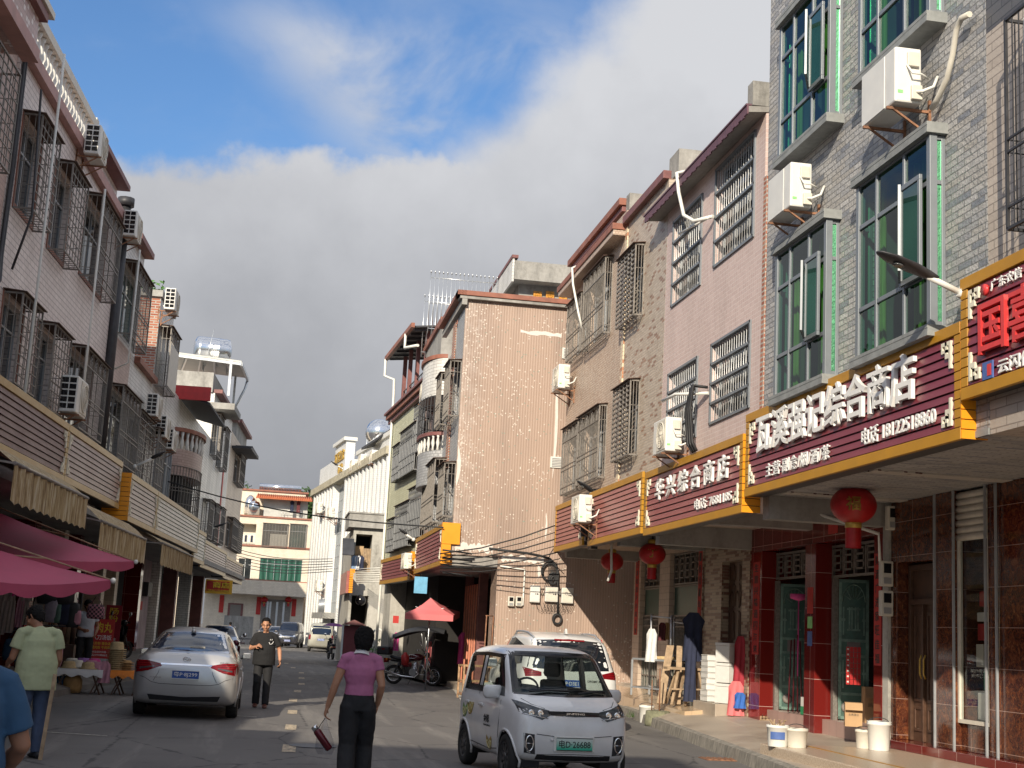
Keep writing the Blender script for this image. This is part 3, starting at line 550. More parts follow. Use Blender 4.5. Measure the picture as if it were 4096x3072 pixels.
# ================================================================ right-hand row
def bay(th,fr,u0,u1,z0,z1,open_case=False,curt=True,sheen=0):
    """projecting green-glass bay between ridged slabs, with one top-hung casement standing open"""
    d=.20; P=fr.p
    w=MB()
    for a in (z0,z1-.13):
        w=MB()
        for i in range(3): w.box(fr,u0,u1,-.02,.26-.004*(i%2),a+i*.0435,a+i*.0435+(.0435 if i<2 else .041))
        if a==z0: o=w.build('bay_window',M['baysill'],th)
        else: w.build('hood_slab',M['baysill'],o)
    a,b=u0+.09,u1-.09; c,e=z0+.131,z1-.131; f=MB(); t=.05
    us=[a,a+.55*(b-a)/2.0+.25,a+(b-a)*.72,b]; us=[a,a+(b-a)*.33,a+(b-a)*.72,b]
    zl,zh=c+(e-c)*.27,c+(e-c)*.75
    for u in (a,b): f.box(fr,u-.045,u+.045,d-.09,d,c,e); f.box(fr,u-.02,u+.02,.0,.045,c,e)
    for u in us[1:3]: f.box(fr,u-.026,u+.026,d-.05,d-.004,c,e)
    for z in (c,zl,zh,e): f.box(fr,a+.046,b-.046,d-.052,d-.008,z-.028,z+.028)
    for u in (a,b):
        for z in (c+.03,zh,e-.03): f.box(fr,u-.022,u+.022,.046,d-.091,z-.025,z+.025)
    f.build('frame',M['bayframe'],o,bevel=.004)
    g=MB(); n=d-.03
    g.face([P(a+.04,n,c),P(b-.04,n,c),P(b-.04,n,e),P(a+.04,n,e)])
    g.build('pane',M['tintg'],o,recalc=False); g=MB()
    for u in (a,b): g.face([P(u,.02,c),P(u,d-.08,c),P(u,d-.08,e),P(u,.02,e)])
    g.build('side_pane',M['mirrorg'],o,recalc=False)
    # open casement, hinged on its far edge
    if open_case:
        k=MB(); A=P(us[1]+.03,d+.01,zl+.03); ax=(fr.U*-1*.88+fr.N*.42).normalized(); wl=(us[1]-a)-.02
        def q(s0,s1,h0,h1,m0=0.0,m1=.03): 
            ny=ax.cross(Vector((0,0,1))); return [A+ax*s0+Vector((0,0,h0))+ny*m0,A+ax*s1+Vector((0,0,h0))+ny*m0,A+ax*s1+Vector((0,0,h0))+ny*m1,A+ax*s0+Vector((0,0,h0))+ny*m1,A+ax*s0+Vector((0,0,h1))+ny*m0,A+ax*s1+Vector((0,0,h1))+ny*m0,A+ax*s1+Vector((0,0,h1))+ny*m1,A+ax*s0+Vector((0,0,h1))+ny*m1]
        hh=zh-zl-.06
        for s0,s1,h0,h1 in ((0,wl,0,.05),(0,wl,hh-.05,hh),(0,.05,.05,hh-.05),(wl-.05,wl,.05,hh-.05)): k.hexa(q(s0,s1,h0,h1))
        cs=k.build('casement',M['bayframe'],o); k=MB(); k.face([A+ax*.05+Vector((0,0,.05)),A+ax*(wl-.05)+Vector((0,0,.05)),A+ax*(wl-.05)+Vector((0,0,hh-.05)),A+ax*.05+Vector((0,0,hh-.05))]); k.build('pane',M['tintg'],cs) if False else k.build('casement_pane',M['tintg'],o,recalc=False)
    # second casement, pushed out at the near end (frame only, proud of the bay)
    k=MB(); A0,A1=us[0]+.10,us[1]-.02
    for s0,s1,h0,h1 in ((A0,A1,zl-.02,zl+.04),(A0,A1,zh+.06,zh+.12),(A0,A0+.055,zl+.04,zh+.06),(A1-.055,A1,zl+.04,zh+.06)): k.box(fr,s0,s1,d+.02,d+.06,h0,h1)
    k.build('casement',M['bayframe'],o,bevel=.004); k=MB(); k.face([P(A0+.05,d+.045,zl+.03),P(A1-.05,d+.045,zl+.03),P(A1-.05,d+.045,zh+.07),P(A0+.05,d+.045,zh+.07)]); k.build('casement_pane',M['glassg'],o,recalc=False)
    if curt:
        k=MB(); 
        for (x0,x1) in ((a+(b-a)*.30,a+(b-a)*.50),(a+(b-a)*.9,b-.02)):
            k.grid([[P(x0+(x1-x0)*i/14,-.10+.03*math.sin(i*1.7),z) for i in range(15)] for z in (c,e)])
        k.build('curtain',M['curtain'],o,recalc=False)
    r=MB(); r.face([P(a,-1.2,c),P(b,-1.2,c),P(b,-1.2,e),P(a,-1.2,e)]); 
    for u in (a,b): r.face([P(u,-1.2,c),P(u,-.02,c),P(u,-.02,e),P(u,-1.2,e)])
    for z in (c,e): r.face([P(a,-1.2,z),P(b,-1.2,z),P(b,-.02,z),P(a,-.02,z)])
    r.build('room',M['int'],o,recalc=False); return o
M['baysill']=plain('ridged_grey_slab',(.24,.25,.245),.6,0,.2,8); M['bayframe']=plain('blue_grey_window_frame',(.19,.21,.23),.4,.15,.06)
M['doormould']=plain('highlight_green_moulding',(.10,.17,.14),.35,.2,.4,8)  # paler than the leaf: bright line highlights put into the moulding colour
def door_leaf(th,p0,ax,wd,z0,z1,name='door',inset=M['greendoor'],lab='door'):
    """green pressed-steel leaf seen face on; p0 hinge foot, ax direction along the leaf"""
    ax=Vector(ax).normalized(); n=Vector((0,0,1)).cross(ax); 
    if n.y>0: n=-n
    fr=Fr(Vector((p0[0],p0[1],0)),ax,n); h=z1-z0; mb=MB(); mb.box(fr,0,wd,-.04,0,z0,z1); d=mb.build(name,M['greendoor'],th)
    r=MB(); w=wd
    for a,b,c,e in ((.0,w,.0,.05),(.0,w,h-.05,h),(.0,.05,0,h),(w-.05,w,0,h),(.05,w-.05,.17*h,.19*h),(.05,w-.05,.44*h,.46*h),(.05,w-.05,.55*h,.57*h)): r.box(fr,a,b,.0,.02,z0+c,z0+e)
    for base in (.20,.58):
        for a in (.16,.36,.44,.56,.64,.84): 
            r.box(fr,w*a-.012,w*a+.012,.0,.028,z0+h*(base+(.02 if a in(.16,.84) else .05)),z0+h*(base+.22))
        for c in (.05,.2): r.box(fr,w*.28,w*.72,.0,.024,z0+h*(base+c),z0+h*(base+c)+.03)
        for a in (.05,.78): r.box(fr,w*a,w*(a+.17),.0,.024,z0+h*(base+.12),z0+h*(base+.12)+.04)
    if base:
        for k in range(7):
            a0=math.pi*(.12+.76*k/6); c0=Vector(fr.p(w*.5,.012,z0+h*.845)); r.bar(c0+fr.U*(math.cos(a0)*.06)+Vector((0,0,math.sin(a0)*.05)),c0+fr.U*(math.cos(a0)*w*.36)+Vector((0,0,math.sin(a0)*h*.12)),.014)
        r.tube([fr.p(w*.5+w*.38*math.cos(math.pi*k/10),.012,z0+h*.84+h*.125*math.sin(math.pi*k/10)) for k in range(11)],.012,5)
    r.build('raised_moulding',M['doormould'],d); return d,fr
plain_ac=[]
def at_(px,py): return onx(px,py,7.05)
def row_right():
    # ---------- R1 grey stone shop house
    bays=[(14.02,16.16,5.16,7.66),(17.04,19.08,5.14,7.54),(14.02,16.14,8.88,11.38),(16.99,19.08,8.76,11.14)]
    th=thing('shop_house','grey split stone shop house with four green glass bay windows','building',(9,16.5,0),'shop houses along the right side')
    wallpart(th,FR,13.15,20.0,3.95,15.5,8,M['stone'],[(b[0]+.12,b[1]-.12,b[2]+.13,b[3]-.13,.02) for b in bays])
    for i,b in enumerate(bays): bay(th,FR,*b,open_case=(i in(1,3,0)))
    mb=MB(); mb.box(FR,13.15,20.02,-.02,.015,3.95,4.02); mb.build('string_course',M['baysill'],th)
    ground_front(th)
    mb=MB(); r=random.Random(3)
    mb.box(FR,19.98,20.12,-.1,.02,4,9.0); mb.build('bare_brick_edge',M['brick'],th)
    # ---------- R0 tan and charcoal shop house at the frame edge
    th0=thing('shop_house','tan tiled shop house with charcoal upper tiles at the right frame edge','building',(9,11,0),'shop houses along the right side')
    wallpart(th0,FR,8,13.14,3.95,8.35,8,M['tantile'],[(9.9,12.15,5.95,8.0)]); wallpart(th0,FR,8,13.14,8.352,15,8,M['darktile'],name='upper_wall')
    o=window(th0,FR,9.9,12.15,5.95,8.0,'whitealu','glass',mull=(.33,.66)); cage(o,FR,9.8,12.2,5.85,8.05,.30,'bars','iron',None,arch=False,step=.12)
    mb=MB(); 
    for i in range(16): mb.tube([FR.p(9.9+i*.14,.2,5.9),FR.p(9.9+i*.14,.2,8.0)],.016,6)
    mb.build('window_bar',M['steelb'],o)
    ground_front0(th0)
    # ---------- R2 pink tile house with flat steel grilles
    th=thing('shop_house','pink relief tiled shop house with four flat steel window grilles','building',(9,23,0),'shop houses along the right side')
    W=[(20.62,22.6,8.18,9.95),(23.45,25.24,8.07,9.76),(20.66,22.6,5.40,6.78),(23.47,25.28,5.30,6.73)]
    wallpart(th,FR,20.12,25.76,3.95,10.14,8,M['pinktile'],W)
    for a in W:
        o=window(th,FR,*a,'alu','glass',n=-.14,mull=(.33,.66),trans=(.68,)); g=MB()
        n=int((a[1]-a[0])/.12)
        for i in range(n+1): u=a[0]+(a[1]-a[0])*i/n; g.tube([FR.p(u,-.02,a[2]),FR.p(u,-.02,a[3])],.0068,5)
        g.build('grille',M['steelb'],o); g=MB()
        for z in [a[2]+(a[3]-a[2])*k/4 for k in range(5)]: g.box(FR,a[0]-.05,a[1]+.05,-.045,.03,z-.022,z+.022)
        for u in (a[0]-.03,a[1]+.03): g.box(FR,u-.025,u+.025,-.045,.03,a[2]-.021,a[3]+.021)
        g.build('grille_frame',M['bayframe'],o)
        if False: 
            c=MB(); c.grid([[FR.p(a[0]+.1+1.6*i/12,-.30+.03*math.sin(i*2),z) for i in range(13)] for z in (a[2]+.2,a[3])]); c.build('curtain',M['whitecloth'],o,recalc=False)
    e=MB(); P=FR.p
    e.hexa([P(20.1,-.5,10.145),P(26.3,-.5,10.145),P(26.3,.30,10.06),P(20.1,.30,10.06),P(20.1,-.5,10.22),P(26.3,-.5,10.22),P(26.3,.30,10.16),P(20.1,.30,10.16)]); e.build('eave',M['soffit'],th)
    e=MB()
    for i in range(43): u=20.1+i*.145; e.box(FR,u,u+.14,.301,.33,10.03-.02*(i%2),10.17)
    e.box(FR,20.1,26.4,.25,.345,10.171,10.20); e.build('eave_trim',plain('purple_brown_trim',(.12,.055,.075),.6),th)
    e=MB(); e.box(FR,20.15,20.4,-.6,.22,10.21,10.62); e.build('roof_upstand',M['concrete'],th)
    s=MB(); s.hexa([P(21.5,-1.6,11.2),P(24.0,-1.6,11.2),P(24.0,.15,10.25),P(21.5,.15,10.25),P(21.5,-1.6,11.25),P(24.0,-1.6,11.25),P(24.0,.15,10.3),P(21.5,.15,10.3)])
    for k in range(11): s.tube([P(21.55+k*.24,-1.55,11.28),P(21.55+k*.24,.2,10.33)],.03,6)
    tag(s.build('solar_water_heater',M['mirrorsteel']),'tilted solar water heater tubes on the pink house roof','solar heater')
    for ze,lab,u0 in ((9.0,'white conduit dropping from the eave of the pink house',22.95),):
        h=MB(); h.tube([at_(3000+x*.663,y*.663) for x,y in ((1325,85),(1275,110),(1245,180),(1222,330),(1190,470),(1130,600),(1095,655))],.035,8); tag(h.build('ac_hose',M['cream']),'thick taped hose looping down to the large air conditioner','hose')
    h=MB(); h.tube([P(24.0,.1,10.4),P(23.95,.36,10.3),P(23.85,.34,9.9),P(23.5,.33,9.35),P(23.0,.28,9.1),P(22.62,.05,9.1)],.035,8); h.tube([P(23.9,.30,9.12),P(22.6,.10,9.08)],.02,6); tag(h.build('drain_hose',M['pvc']),lab,'drain hose')
    h=MB()
    for k in range(3): h.tube([P(22.7,.05,6.05),P(22.95-.05*k,.25,6.1),P(23.1-.12*k,.3,5.7),P(23.15-.14*k,.24,5.1),P(23.0-.1*k,.18,4.95)],.028,6)
    tag(h.build('cable_loop',M['black']),'black cable loops hanging between lower grilles of the pink house','cable'); h=MB(); h.tube([P(24.2,.42,6.02),P(23.6,.35,6.05),P(22.7,.02,5.95)],.03,6); tag(h.build('drain_pipe',M['pvc']),'white drain stub beside the black cable loops','pipe')
    ground_mid(th)
    # ---------- R3 speckled narrow house
    th=thing('shop_house','narrow speckled brick tile house between the pink and beige houses','building',(9,27.4,0),'shop houses along the right side')
    wallpart(th,FR,25.77,28.97,3.95,10.83,8,M['speck'],[whole(27.48,28.9,8.40,9.92),whole(27.5,28.85,5.45,7.0)])
    caged(th,FR,27.48,29.0,8.40,9.92,.2,'slat'); caged(th,FR,27.5,28.95,5.45,7.0,.2,'slat')
    trim(th,FR,25.77,29.1,.12,10.83,11.0,M['maroon']); mb=MB(); mb.box(FR,28.975,29.17,-.1,.03,3.95,10.75); mb.build('corner_pilaster',M['redwhite'],th)
    mb=MB(); mb.box(FR,28.1,28.9,-2.2,-1.2,10.9,12.0); mb.build('chimney',M['redwhite'],th); mb=MB(); mb.box(FR,25.8,26.5,-1,-.2,11,11.5); mb.build('roof_upstand',M['concrete'],th)
    # ---------- R4 beige scale tile house
    th=thing('shop_house','beige scale tiled house with arched cages, eave and stepped cornice','building',(9,32.2,0),'shop houses along the right side')
    C4=[(30.35,32.62,8.62,10.40),(32.86,34.5,8.68,10.15),(30.35,32.57,5.28,6.92),(32.62,34.4,5.22,6.88)]
    wallpart(th,FR,29.18,35.0,3.95,11.2,8,M['scale'],[whole(*c) for c in C4])
    for c in C4: caged(th,FR,*c,.18,'bars')
    trim(th,FR,29.18,35.3,.30,10.60,10.72,M['scale'],'eave'); trim(th,FR,29.15,35.35,.33,10.725,10.87,M['oxide'],'eave_trim',-.05)
    mb=MB(); mb.box(FR,29.7,35.05,-.4,-.1,11.2,11.3); mb.build('parapet',M['scale'],th)
    trim(th,FR,29.6,35.15,.02,11.3,11.43,M['maroon'],nb=-.45); trim(th,FR,29.55,35.25,.10,11.435,11.6,M['oxide'],nb=-.5); mb=MB(); mb.box(FR,29.2,29.5,-.6,-.05,11.2,11.62); mb.build('roof_upstand',M['concrete'],th)
    h=MB(); h.tube([P(33.2,.1,11.0),P(33.2,.38,10.85),P(33.1,.36,10.4),P(32.8,.25,9.6),P(32.75,.15,9.2)],.03,8); tag(h.build('drain_hose',M['pvc']),'white conduit dropping from the eave of the beige house','drain hose')
    ground_far(th)
    # ---------- signs
    s=sign('maroon general store sign with big white lettering and phone number',FS,13.45,20.3,3.93,5.2,.28,'slat',ends=('orange',None),side=.14)
    sign_text(s,FS,-1,'瓦溪强记综合商店',19.72,4.51,5.25,.585,'letter',.05,.016,name='name_lettering'); sign_text(s,FS,-1,'主营·副食/烟/酒/茶',19.35,4.13,2.4,.20,'letter',.02,.008,name='goods_lettering'); sign_text(s,FS,-1,'电话 18122518860',15.95,4.17,1.95,.21,'letter',.02,.008,name='phone_lettering')
    s=sign('faded maroon store sign with cream lettering and short phone number',FS,20.42,26.2,3.70,4.93,.28,'slat2',ends=('orange',None),side=.14)
    sign_text(s,FS,-1,'华 兴 综 合 商 店',25.35,4.30,4.3,.40,'letter',.04,.012,name='name_lettering'); sign_text(s,FS,-1,'电话: 7681185',22.85,3.92,1.95,.19,'letter',.02,.008,name='phone_lettering')
    sign('pinkish blank slat sign right beside the faded store sign',FS,26.4,31.1,3.76,4.98,.25,'slat3',ends=(None,None),side=.12); sign('pinkish blank slat sign ending at the bare gable',FS,31.65,35.0,3.82,5.0,.25,'slat3',ends=(None,None),side=.12,frets=(1,0,1,0))
    s=sign('maroon sign with red lettering cut by the right frame edge',FS.shift(.02),8.5,13.40,4.33,5.64,.28,'slat',ends=(None,None),side=.14,frets=(0,1,0,1))
    f0=FS.shift(.02); sign_text(s,f0,-1,'国喜超市',12.95,4.72,2.4,.56,'letterred',.05,.012,name='name_lettering'); sign_text(s,f0,-1,'广东农信  紫金农村商业银行',12.75,5.36,1.9,.115,'letter',.015,.004,name='bank_lettering'); sign_text(s,f0,-1,'云闪付示范商户',12.62,4.47,1.5,.15,'letter',.02,.012,name='payment_lettering')
    mb=MB(); mb.box(f0,12.72,12.92,.012,.03,4.46,4.64); mb.build('payment_badge',M['blueprint'],s); mb=MB(); mb.box(f0,12.74,12.82,.031,.034,4.49,4.61); mb.build('payment_stripe',M['letterred'],s)
    mb=MB(); c=f0.p(12.86,.02,5.40); mb.lathe(c,[(.06,-.01),(.06,.02),(.001,.02)],14,f0.N); mb.build('bank_emblem',M['letterred'],s)
    mb=MB(); mb.box(FS,31.2,31.55,-.25,-.1,3.72,5.1); mb.box(FS,31.3,31.45,-.1,.02,3.9,5.0); mb.tube([FS.p(31.38,.06,4.0),FS.p(31.4,.1,4.4),FS.p(31.37,.05,4.7)],.05,8); tag(mb.build('cable_duct',M['iron']),'dark cable duct in the gap between the two pinkish signs','cable duct')
    # arcade ceiling slabs and cross beams
    a=thing('arcade_canopy','grey concrete arcade ceiling with cross beams over the right pavement','canopy',(8.2,24,3.9))
    mb=MB(); mb.bx(7.3,9.25,8,36.4,4.02,4.12); mb.build('ceiling_slab',M['soffit'],a)
    for y,z,m,n in ((26.3,3.56,'soffit','beam'),(23.15,3.74,'soffit','beam'),(20.2,3.60,'soffit','beam'),(29.4,3.7,'soffit','beam'),(34.9,3.7,'soffit','beam')): mb=MB(); mb.bx(7.3,9.2,y-.14,y+.14,z,4.019); mb.build(n,M[m],a)
    for y,z in ((16.45,3.93),(19.45,3.93)): mb=MB(); mb.bx(7.3,9.18,y-.14,y+.14,z,4.5 if y<17 else 4.019); mb.build('tiled_beam',M['reddot'],a)
    mb=MB(); mb.bx(7.3,9.19,8,16.3,4.125,4.2); mb.build('tiled_soffit',M['reddot'],a)
    # air conditioners of this row
    A1=ac(FR,14.78,7.98,'large air conditioner above the lower near bay window',scale=1.1); A2=ac(FR,18.15,7.75,'air conditioner beside the upper far bay of the stone house',scale=1.05)
    plain_ac.extend((A1,A2))
    ac(FR,24.2,5.05,'air conditioner over the faded store sign, by black cables'); ac(FS,30.55,4.22,'air conditioner hung on the blank pinkish sign'); ac(FR,34.35,7.9,'air conditioner at the far corner of the beige house')
def couplet(th,fr,u0,u1,z0,z1,txt,n=.006,name='couplet'):
    m=MB(); m.box(fr,u0,u1,0,n,z0,z1); o=m.build(name,M['paperred'],th); k=len(txt); t=MB(); h=(z1-z0)/k
    for i,ch in enumerate(txt): lettering(t,ch,fr.p(u1-(u1-u0)*.18,n+.0015,z1-h*(i+.86)),-fr.U,fr.Z,fr.N,(u1-u0)*.64,h*.70,.002,.01)
    t.build('brush_writing',M['ink'],o,recalc=False); return o
def lattice(th,x,y0,y1,z0,z1,name='transom'):
    fr=Fr((x,0,0),(0,1,0),(-1,0,0)); m=MB(); w=.04; L=y1-y0; h=z1-z0
    for z in (z0,z1-w): m.box(fr,y0,y1,-.04,.02,z,z+w)
    k=max(3,int(L/.42)); 
    for i in range(k+1): u=y0+(L-w)*i/k; m.box(fr,u,u+w,-.035,.015,z0+w,z1-w)
    for i in range(k):
        a=y0+L*i/k+.09; b=y0+L*(i+1)/k-.05
        for q in (.2,.42,.64,.82): m.box(fr,a,b,-.03,.012,z0+h*q,z0+h*q+.03)
        m.box(fr,a,a+.03,-.03,.012,z0+h*.2,z0+h*.85); m.box(fr,b-.03,b,-.03,.012,z0+h*.2,z0+h*.85)
    return m.build(name,M['steel'],th)
def ground_front(th):
    """marble half and the open red-pillared shop under the stone house"""
    P=FW.p
    m=MB()   # body of the ground floor, behind the recesses
    m.bx(10.4,15,13.2,19.93,.3,3.95); m.bx(12.6,15,19.93,26.2,.3,3.95); m.build('inner_wall',M['int'],th)
    m=MB(); m.bx(9.19,9.5,16.72,16.99,.455,3.95); m.bx(9.17,10.4,17.87,18.42,.455,3.95); m.bx(9.2,10.4,19.73,19.93,.455,3.95); m.bx(9.2,10.4,18.42,19.73,3.03,3.95); m.bx(9.26,10.4,17.0,17.87,.455,.815); m.bx(9.2,10.4,16.0,16.719,.455,3.95); m.build('marble_pier',M['marble'],th,bevel=.01)
    m=MB(); 
    for y in (16.99,17.865,18.425,16.715): m.bx(9.14,9.17,y-.012,y+.012,.455,3.95)
    m.build('edge_strip',M['alu'],th)
    w=MB(); w.bx(9.21,9.27,17.0,17.04,.82,3.27); w.bx(9.21,9.27,17.82,17.865,.82,3.27); w.bx(9.21,9.27,17.04,17.82,.82,.87); w=w.build('display_window',M['cream'],th); g=MB(); g.face([(9.24,17.03,.85),(9.24,17.84,.85),(9.24,17.84,3.27),(9.24,17.03,3.27)]); g.build('pane',M['shopglass'],w,recalc=False)
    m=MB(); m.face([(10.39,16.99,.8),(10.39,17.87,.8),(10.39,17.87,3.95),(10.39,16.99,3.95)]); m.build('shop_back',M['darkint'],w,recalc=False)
    r=MB()
    for i in range(7): r.tube([(9.24,17.0,3.30+i*.095),(9.24,17.87,3.30+i*.095)],.052,10)
    r.build('roller_shutter',M['cream'],th)
    # goods in the display window
    # brown door
    d=MB(); d.bx(9.42,9.5,18.5,19.70,.455,3.02); d=d.build('entrance_door',M['darkwood'],th)
    fr=Fr((9.42,0,0),(0,1,0),(-1,0,0)); k=MB()
    for a,b,c,e in ((18.5,18.58,.46,3.0),(19.62,19.7,.46,3.0),(18.58,19.62,2.92,3.0),(18.58,19.62,2.42,2.5),(19.22,19.26,.46,2.42)): k.box(fr,a,b,0,.05,c,e)
    for a,b in ((18.66,19.16),(19.32,19.58)):
        for c,e in ((.6,.95),(1.02,2.3)):
            k.box(fr,a,b,0,.018,c,c+.04); k.box(fr,a,b,0,.018,e-.04,e); k.box(fr,a,a+.04,0,.018,c+.04,e-.04); k.box(fr,b-.04,b,0,.018,c+.04,e-.04)
    k.build('door_moulding',M['darkwood'],d,bevel=.004); k=MB()
    for u in (19.18,19.30): k.tube([fr.p(u,.03,1.35),fr.p(u,.06,1.42),fr.p(u,.06,1.62),fr.p(u,.03,1.69)],.014,8)
    k.build('handle',M['lettergold'],d)
    # grey strip, red pillars
    m=MB(); m.bx(9.16,9.6,19.935,20.13,.2,3.95); m.build('rendered_strip',M['render'],th)
    for (a,b,z) in ((20.135,20.43,.25),(22.80,23.28,.25),(25.5,26.1,.3)):
        m=MB(); m.bx(9.15,9.75,a,b,z,3.5); m.build('pillar',M['redtile'],th,bevel=.008)
    m=MB(); m.bx(9.17,9.8,20.135,26.15,3.505,3.95); m.build('lintel',M['redtile'],th,bevel=.006)
    couplet(th,Fr((9.15,0,0),(0,1,0),(-1,0,0)),20.16,20.41,1.5,3.2,'财源广进家旺佳福'); couplet(th,Fr((9.15,0,0),(0,1,0),(-1,0,0)),25.6,25.95,1.55,3.3,'生意兴隆通四海来')
    m=MB(); m.bx(9.145,9.149,22.9,23.15,2.3,2.75); m.build('small_notice',M['paperred'],th); m=MB(); m.bx(9.145,9.149,22.92,23.13,1.75,2.0); m.build('small_notice',M['blueprint'],th); m=MB(); m.bx(9.145,9.149,22.92,23.13,2.05,2.25); m.build('small_notice',M['greenlab'],th)
    m=MB(); m.bx(9.164,9.169,21.9,22.3,3.62,3.9); m.build('lintel_paper',M['paperred'],th)
    # raised shop floor with dusky tile riser
    m=MB(); m.bx(9.3,13,20.14,25.48,.15,.55); m.build('shop_floor',M['plinthtile'],th)
    m=MB(); m.bx(12.5,12.59,20,26,.55,3.5); m.bx(9.8,12.5,26.1,26.2,.55,3.5); m.build('shop_back_wall',M['int'],th)
    lattice(th,9.45,20.45,22.78,2.92,3.47); lattice(th,9.45,23.3,25.48,2.97,3.47)
    # green leaves standing open, face to the camera side
    for y,wd,tilt in ((22.62,.50,(.93,-.36)),(25.4,.54,(.93,-.36))):
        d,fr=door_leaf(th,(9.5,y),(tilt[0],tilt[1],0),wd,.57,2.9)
        p=MB(); p.box(fr,.14,wd-.14,.003,.012,.57+2.33*.46,.57+2.33*.55); p.build('panel',plain('blue_grey_door_panel',(.03,.09,.14) if y>24 else (.12,.10,.10),.5),d)
        p=MB()
        for k in (.28,.72): p.lathe(fr.p(wd*k,.01,.77),[(.09,0),(.09,.012),(.06,.02),(.001,.02)],10,fr.N)
        p.build('rosette',M['steel'],d)
        j=MB(); j.bx(9.42,9.5,y+.02,y+.12,.55,2.95); j.build('door_post',M['steel'],th)
    # goods on shelves inside
    m=MB()
    for z in (1.15,1.6,2.05,2.5): m.bx(11.2,12.4,20.5,22.2,z,z+.03); m.bx(11.2,12.4,23.4,25.3,z,z+.03)
    m.build('shelf',M['darkwood'],th)
def ground_front0(th):
    m=MB(); m.bx(9.6,15,8,15.98,.3,3.95); m.build('inner_wall',M['marble'],th); m=MB(); m.bx(9.2,9.7,13.4,14.0,.455,3.95); m.build('marble_pier',M['marble'],th)
def ground_mid(th):
    """brick-tiled front under the pink and speckled houses"""
    m=MB(); m.bx(9.85,15,26.2,29.3,.3,3.95); m.build('inner_wall',M['int'],th)
    m=MB(); m.bx(9.15,9.8,26.17,26.62,.1,3.75); m.bx(9.2,9.9,28.05,29.28,.1,3.75); m.bx(9.2,9.9,26.62,28.05,3.4,3.95); m.bx(9.17,9.9,29.285,29.62,.1,3.75); m.build('brick_pier',M['speckg'],th)
    fr=Fr((9.36,0,0),(0,1,0),(-1,0,0)); w=MB(); w.box(fr,26.64,28.03,-.05,0,1.7,3.4); w=w.build('wooden_shutter',M['darkwood'],th); k=MB()
    for i in range(4):
        a=26.68+i*.34
        for c,e in ((1.78,2.4),(2.46,2.95),(3.0,3.34)):
            k.box(fr,a,a+.3,0,.014,c,c+.03); k.box(fr,a,a+.3,0,.014,e-.03,e); k.box(fr,a,a+.03,0,.014,c,e); k.box(fr,a+.27,a+.3,0,.014,c,e)
        k.tube([fr.p(a+.15+.12*math.cos(math.pi*q/8),.01,2.6+.2*math.sin(math.pi*q/8)) for q in range(9)],.012,5)
    k.build('shutter_moulding',M['darkwood'],w); m=MB(); m.bx(9.33,9.9,26.62,28.05,.3,1.7); m.build('low_wall',M['speckg'],th); m=MB(); m.bx(8.62,9.33,26.5,27.95,.2,.565); m.build('ledge',M['pave'],th,bevel=.01)
    couplet(th,Fr((9.169,0,0),(0,1,0),(-1,0,0)),29.33,29.58,1.9,3.7,'一帆风顺年年好')
def gate(th,y0,y1,z0,z1):
    fr=Fr((9.27,0,0),(0,1,0),(-1,0,0)); m=MB(); m.box(fr,y0,y1,-.05,-.02,z0,z1); d=m.build('gate',M['greendoor'],th); k=MB(); L=y1-y0; h=z1-z0
    for z in (0,.13,.30,.36,.62,.68,.72,.99): k.box(fr,y0,y1,-.02,.02,z0+h*z,z0+h*z+.03)
    n=max(6,int(L/.11))
    for i in range(n+1): u=y0+L*i/n; k.box(fr,u-.009,u+.009,-.02,.02,z0+h*.3,z0+h*.72); 
    for i in range(n//2+1): u=y0+L*i/(n//2); k.box(fr,u-.015,u+.015,-.02,.02,z0,z0+h*.3)
    for i in range(n//2): 
        c=y0+L*(i+.5)/(n//2); k.tube([fr.p(c+.07*math.cos(q*math.pi/6),.01,z0+h*.65+.12*math.sin(q*math.pi/6)) for q in range(12)],.009,4,True)
    k.build('gate_bar',M['steel'],d); lattice(th,9.27,y0,y1,z1+.02,z1+.75); return d
def ground_far(th):
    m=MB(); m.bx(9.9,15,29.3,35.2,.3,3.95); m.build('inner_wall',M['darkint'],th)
    m=MB(); m.bx(9.16,9.8,31.82,32.68,.2,3.75); m.bx(9.16,9.9,34.45,35.1,.2,3.75); m.bx(9.18,9.9,29.63,35.1,3.76,3.95); m.build('tiled_pillar',M['brownslab'],th)
    gate(th,29.65,31.8,.5,3.0); gate(th,32.7,34.43,.55,3.0)
    couplet(th,Fr((9.16,0,0),(0,1,0),(-1,0,0)),34.62,34.95,1.85,3.72,'万事如意步步高升来')
M['speckg']=tiled('brown_cream_pier_brick',[(0,(.16,.07,.045)),(.38,(.40,.31,.22)),(1,(.48,.39,.28))],(.22,.18,.14),.24,.062,.006,.35,.4,.5,'CONSTANT',.2)
row_right()
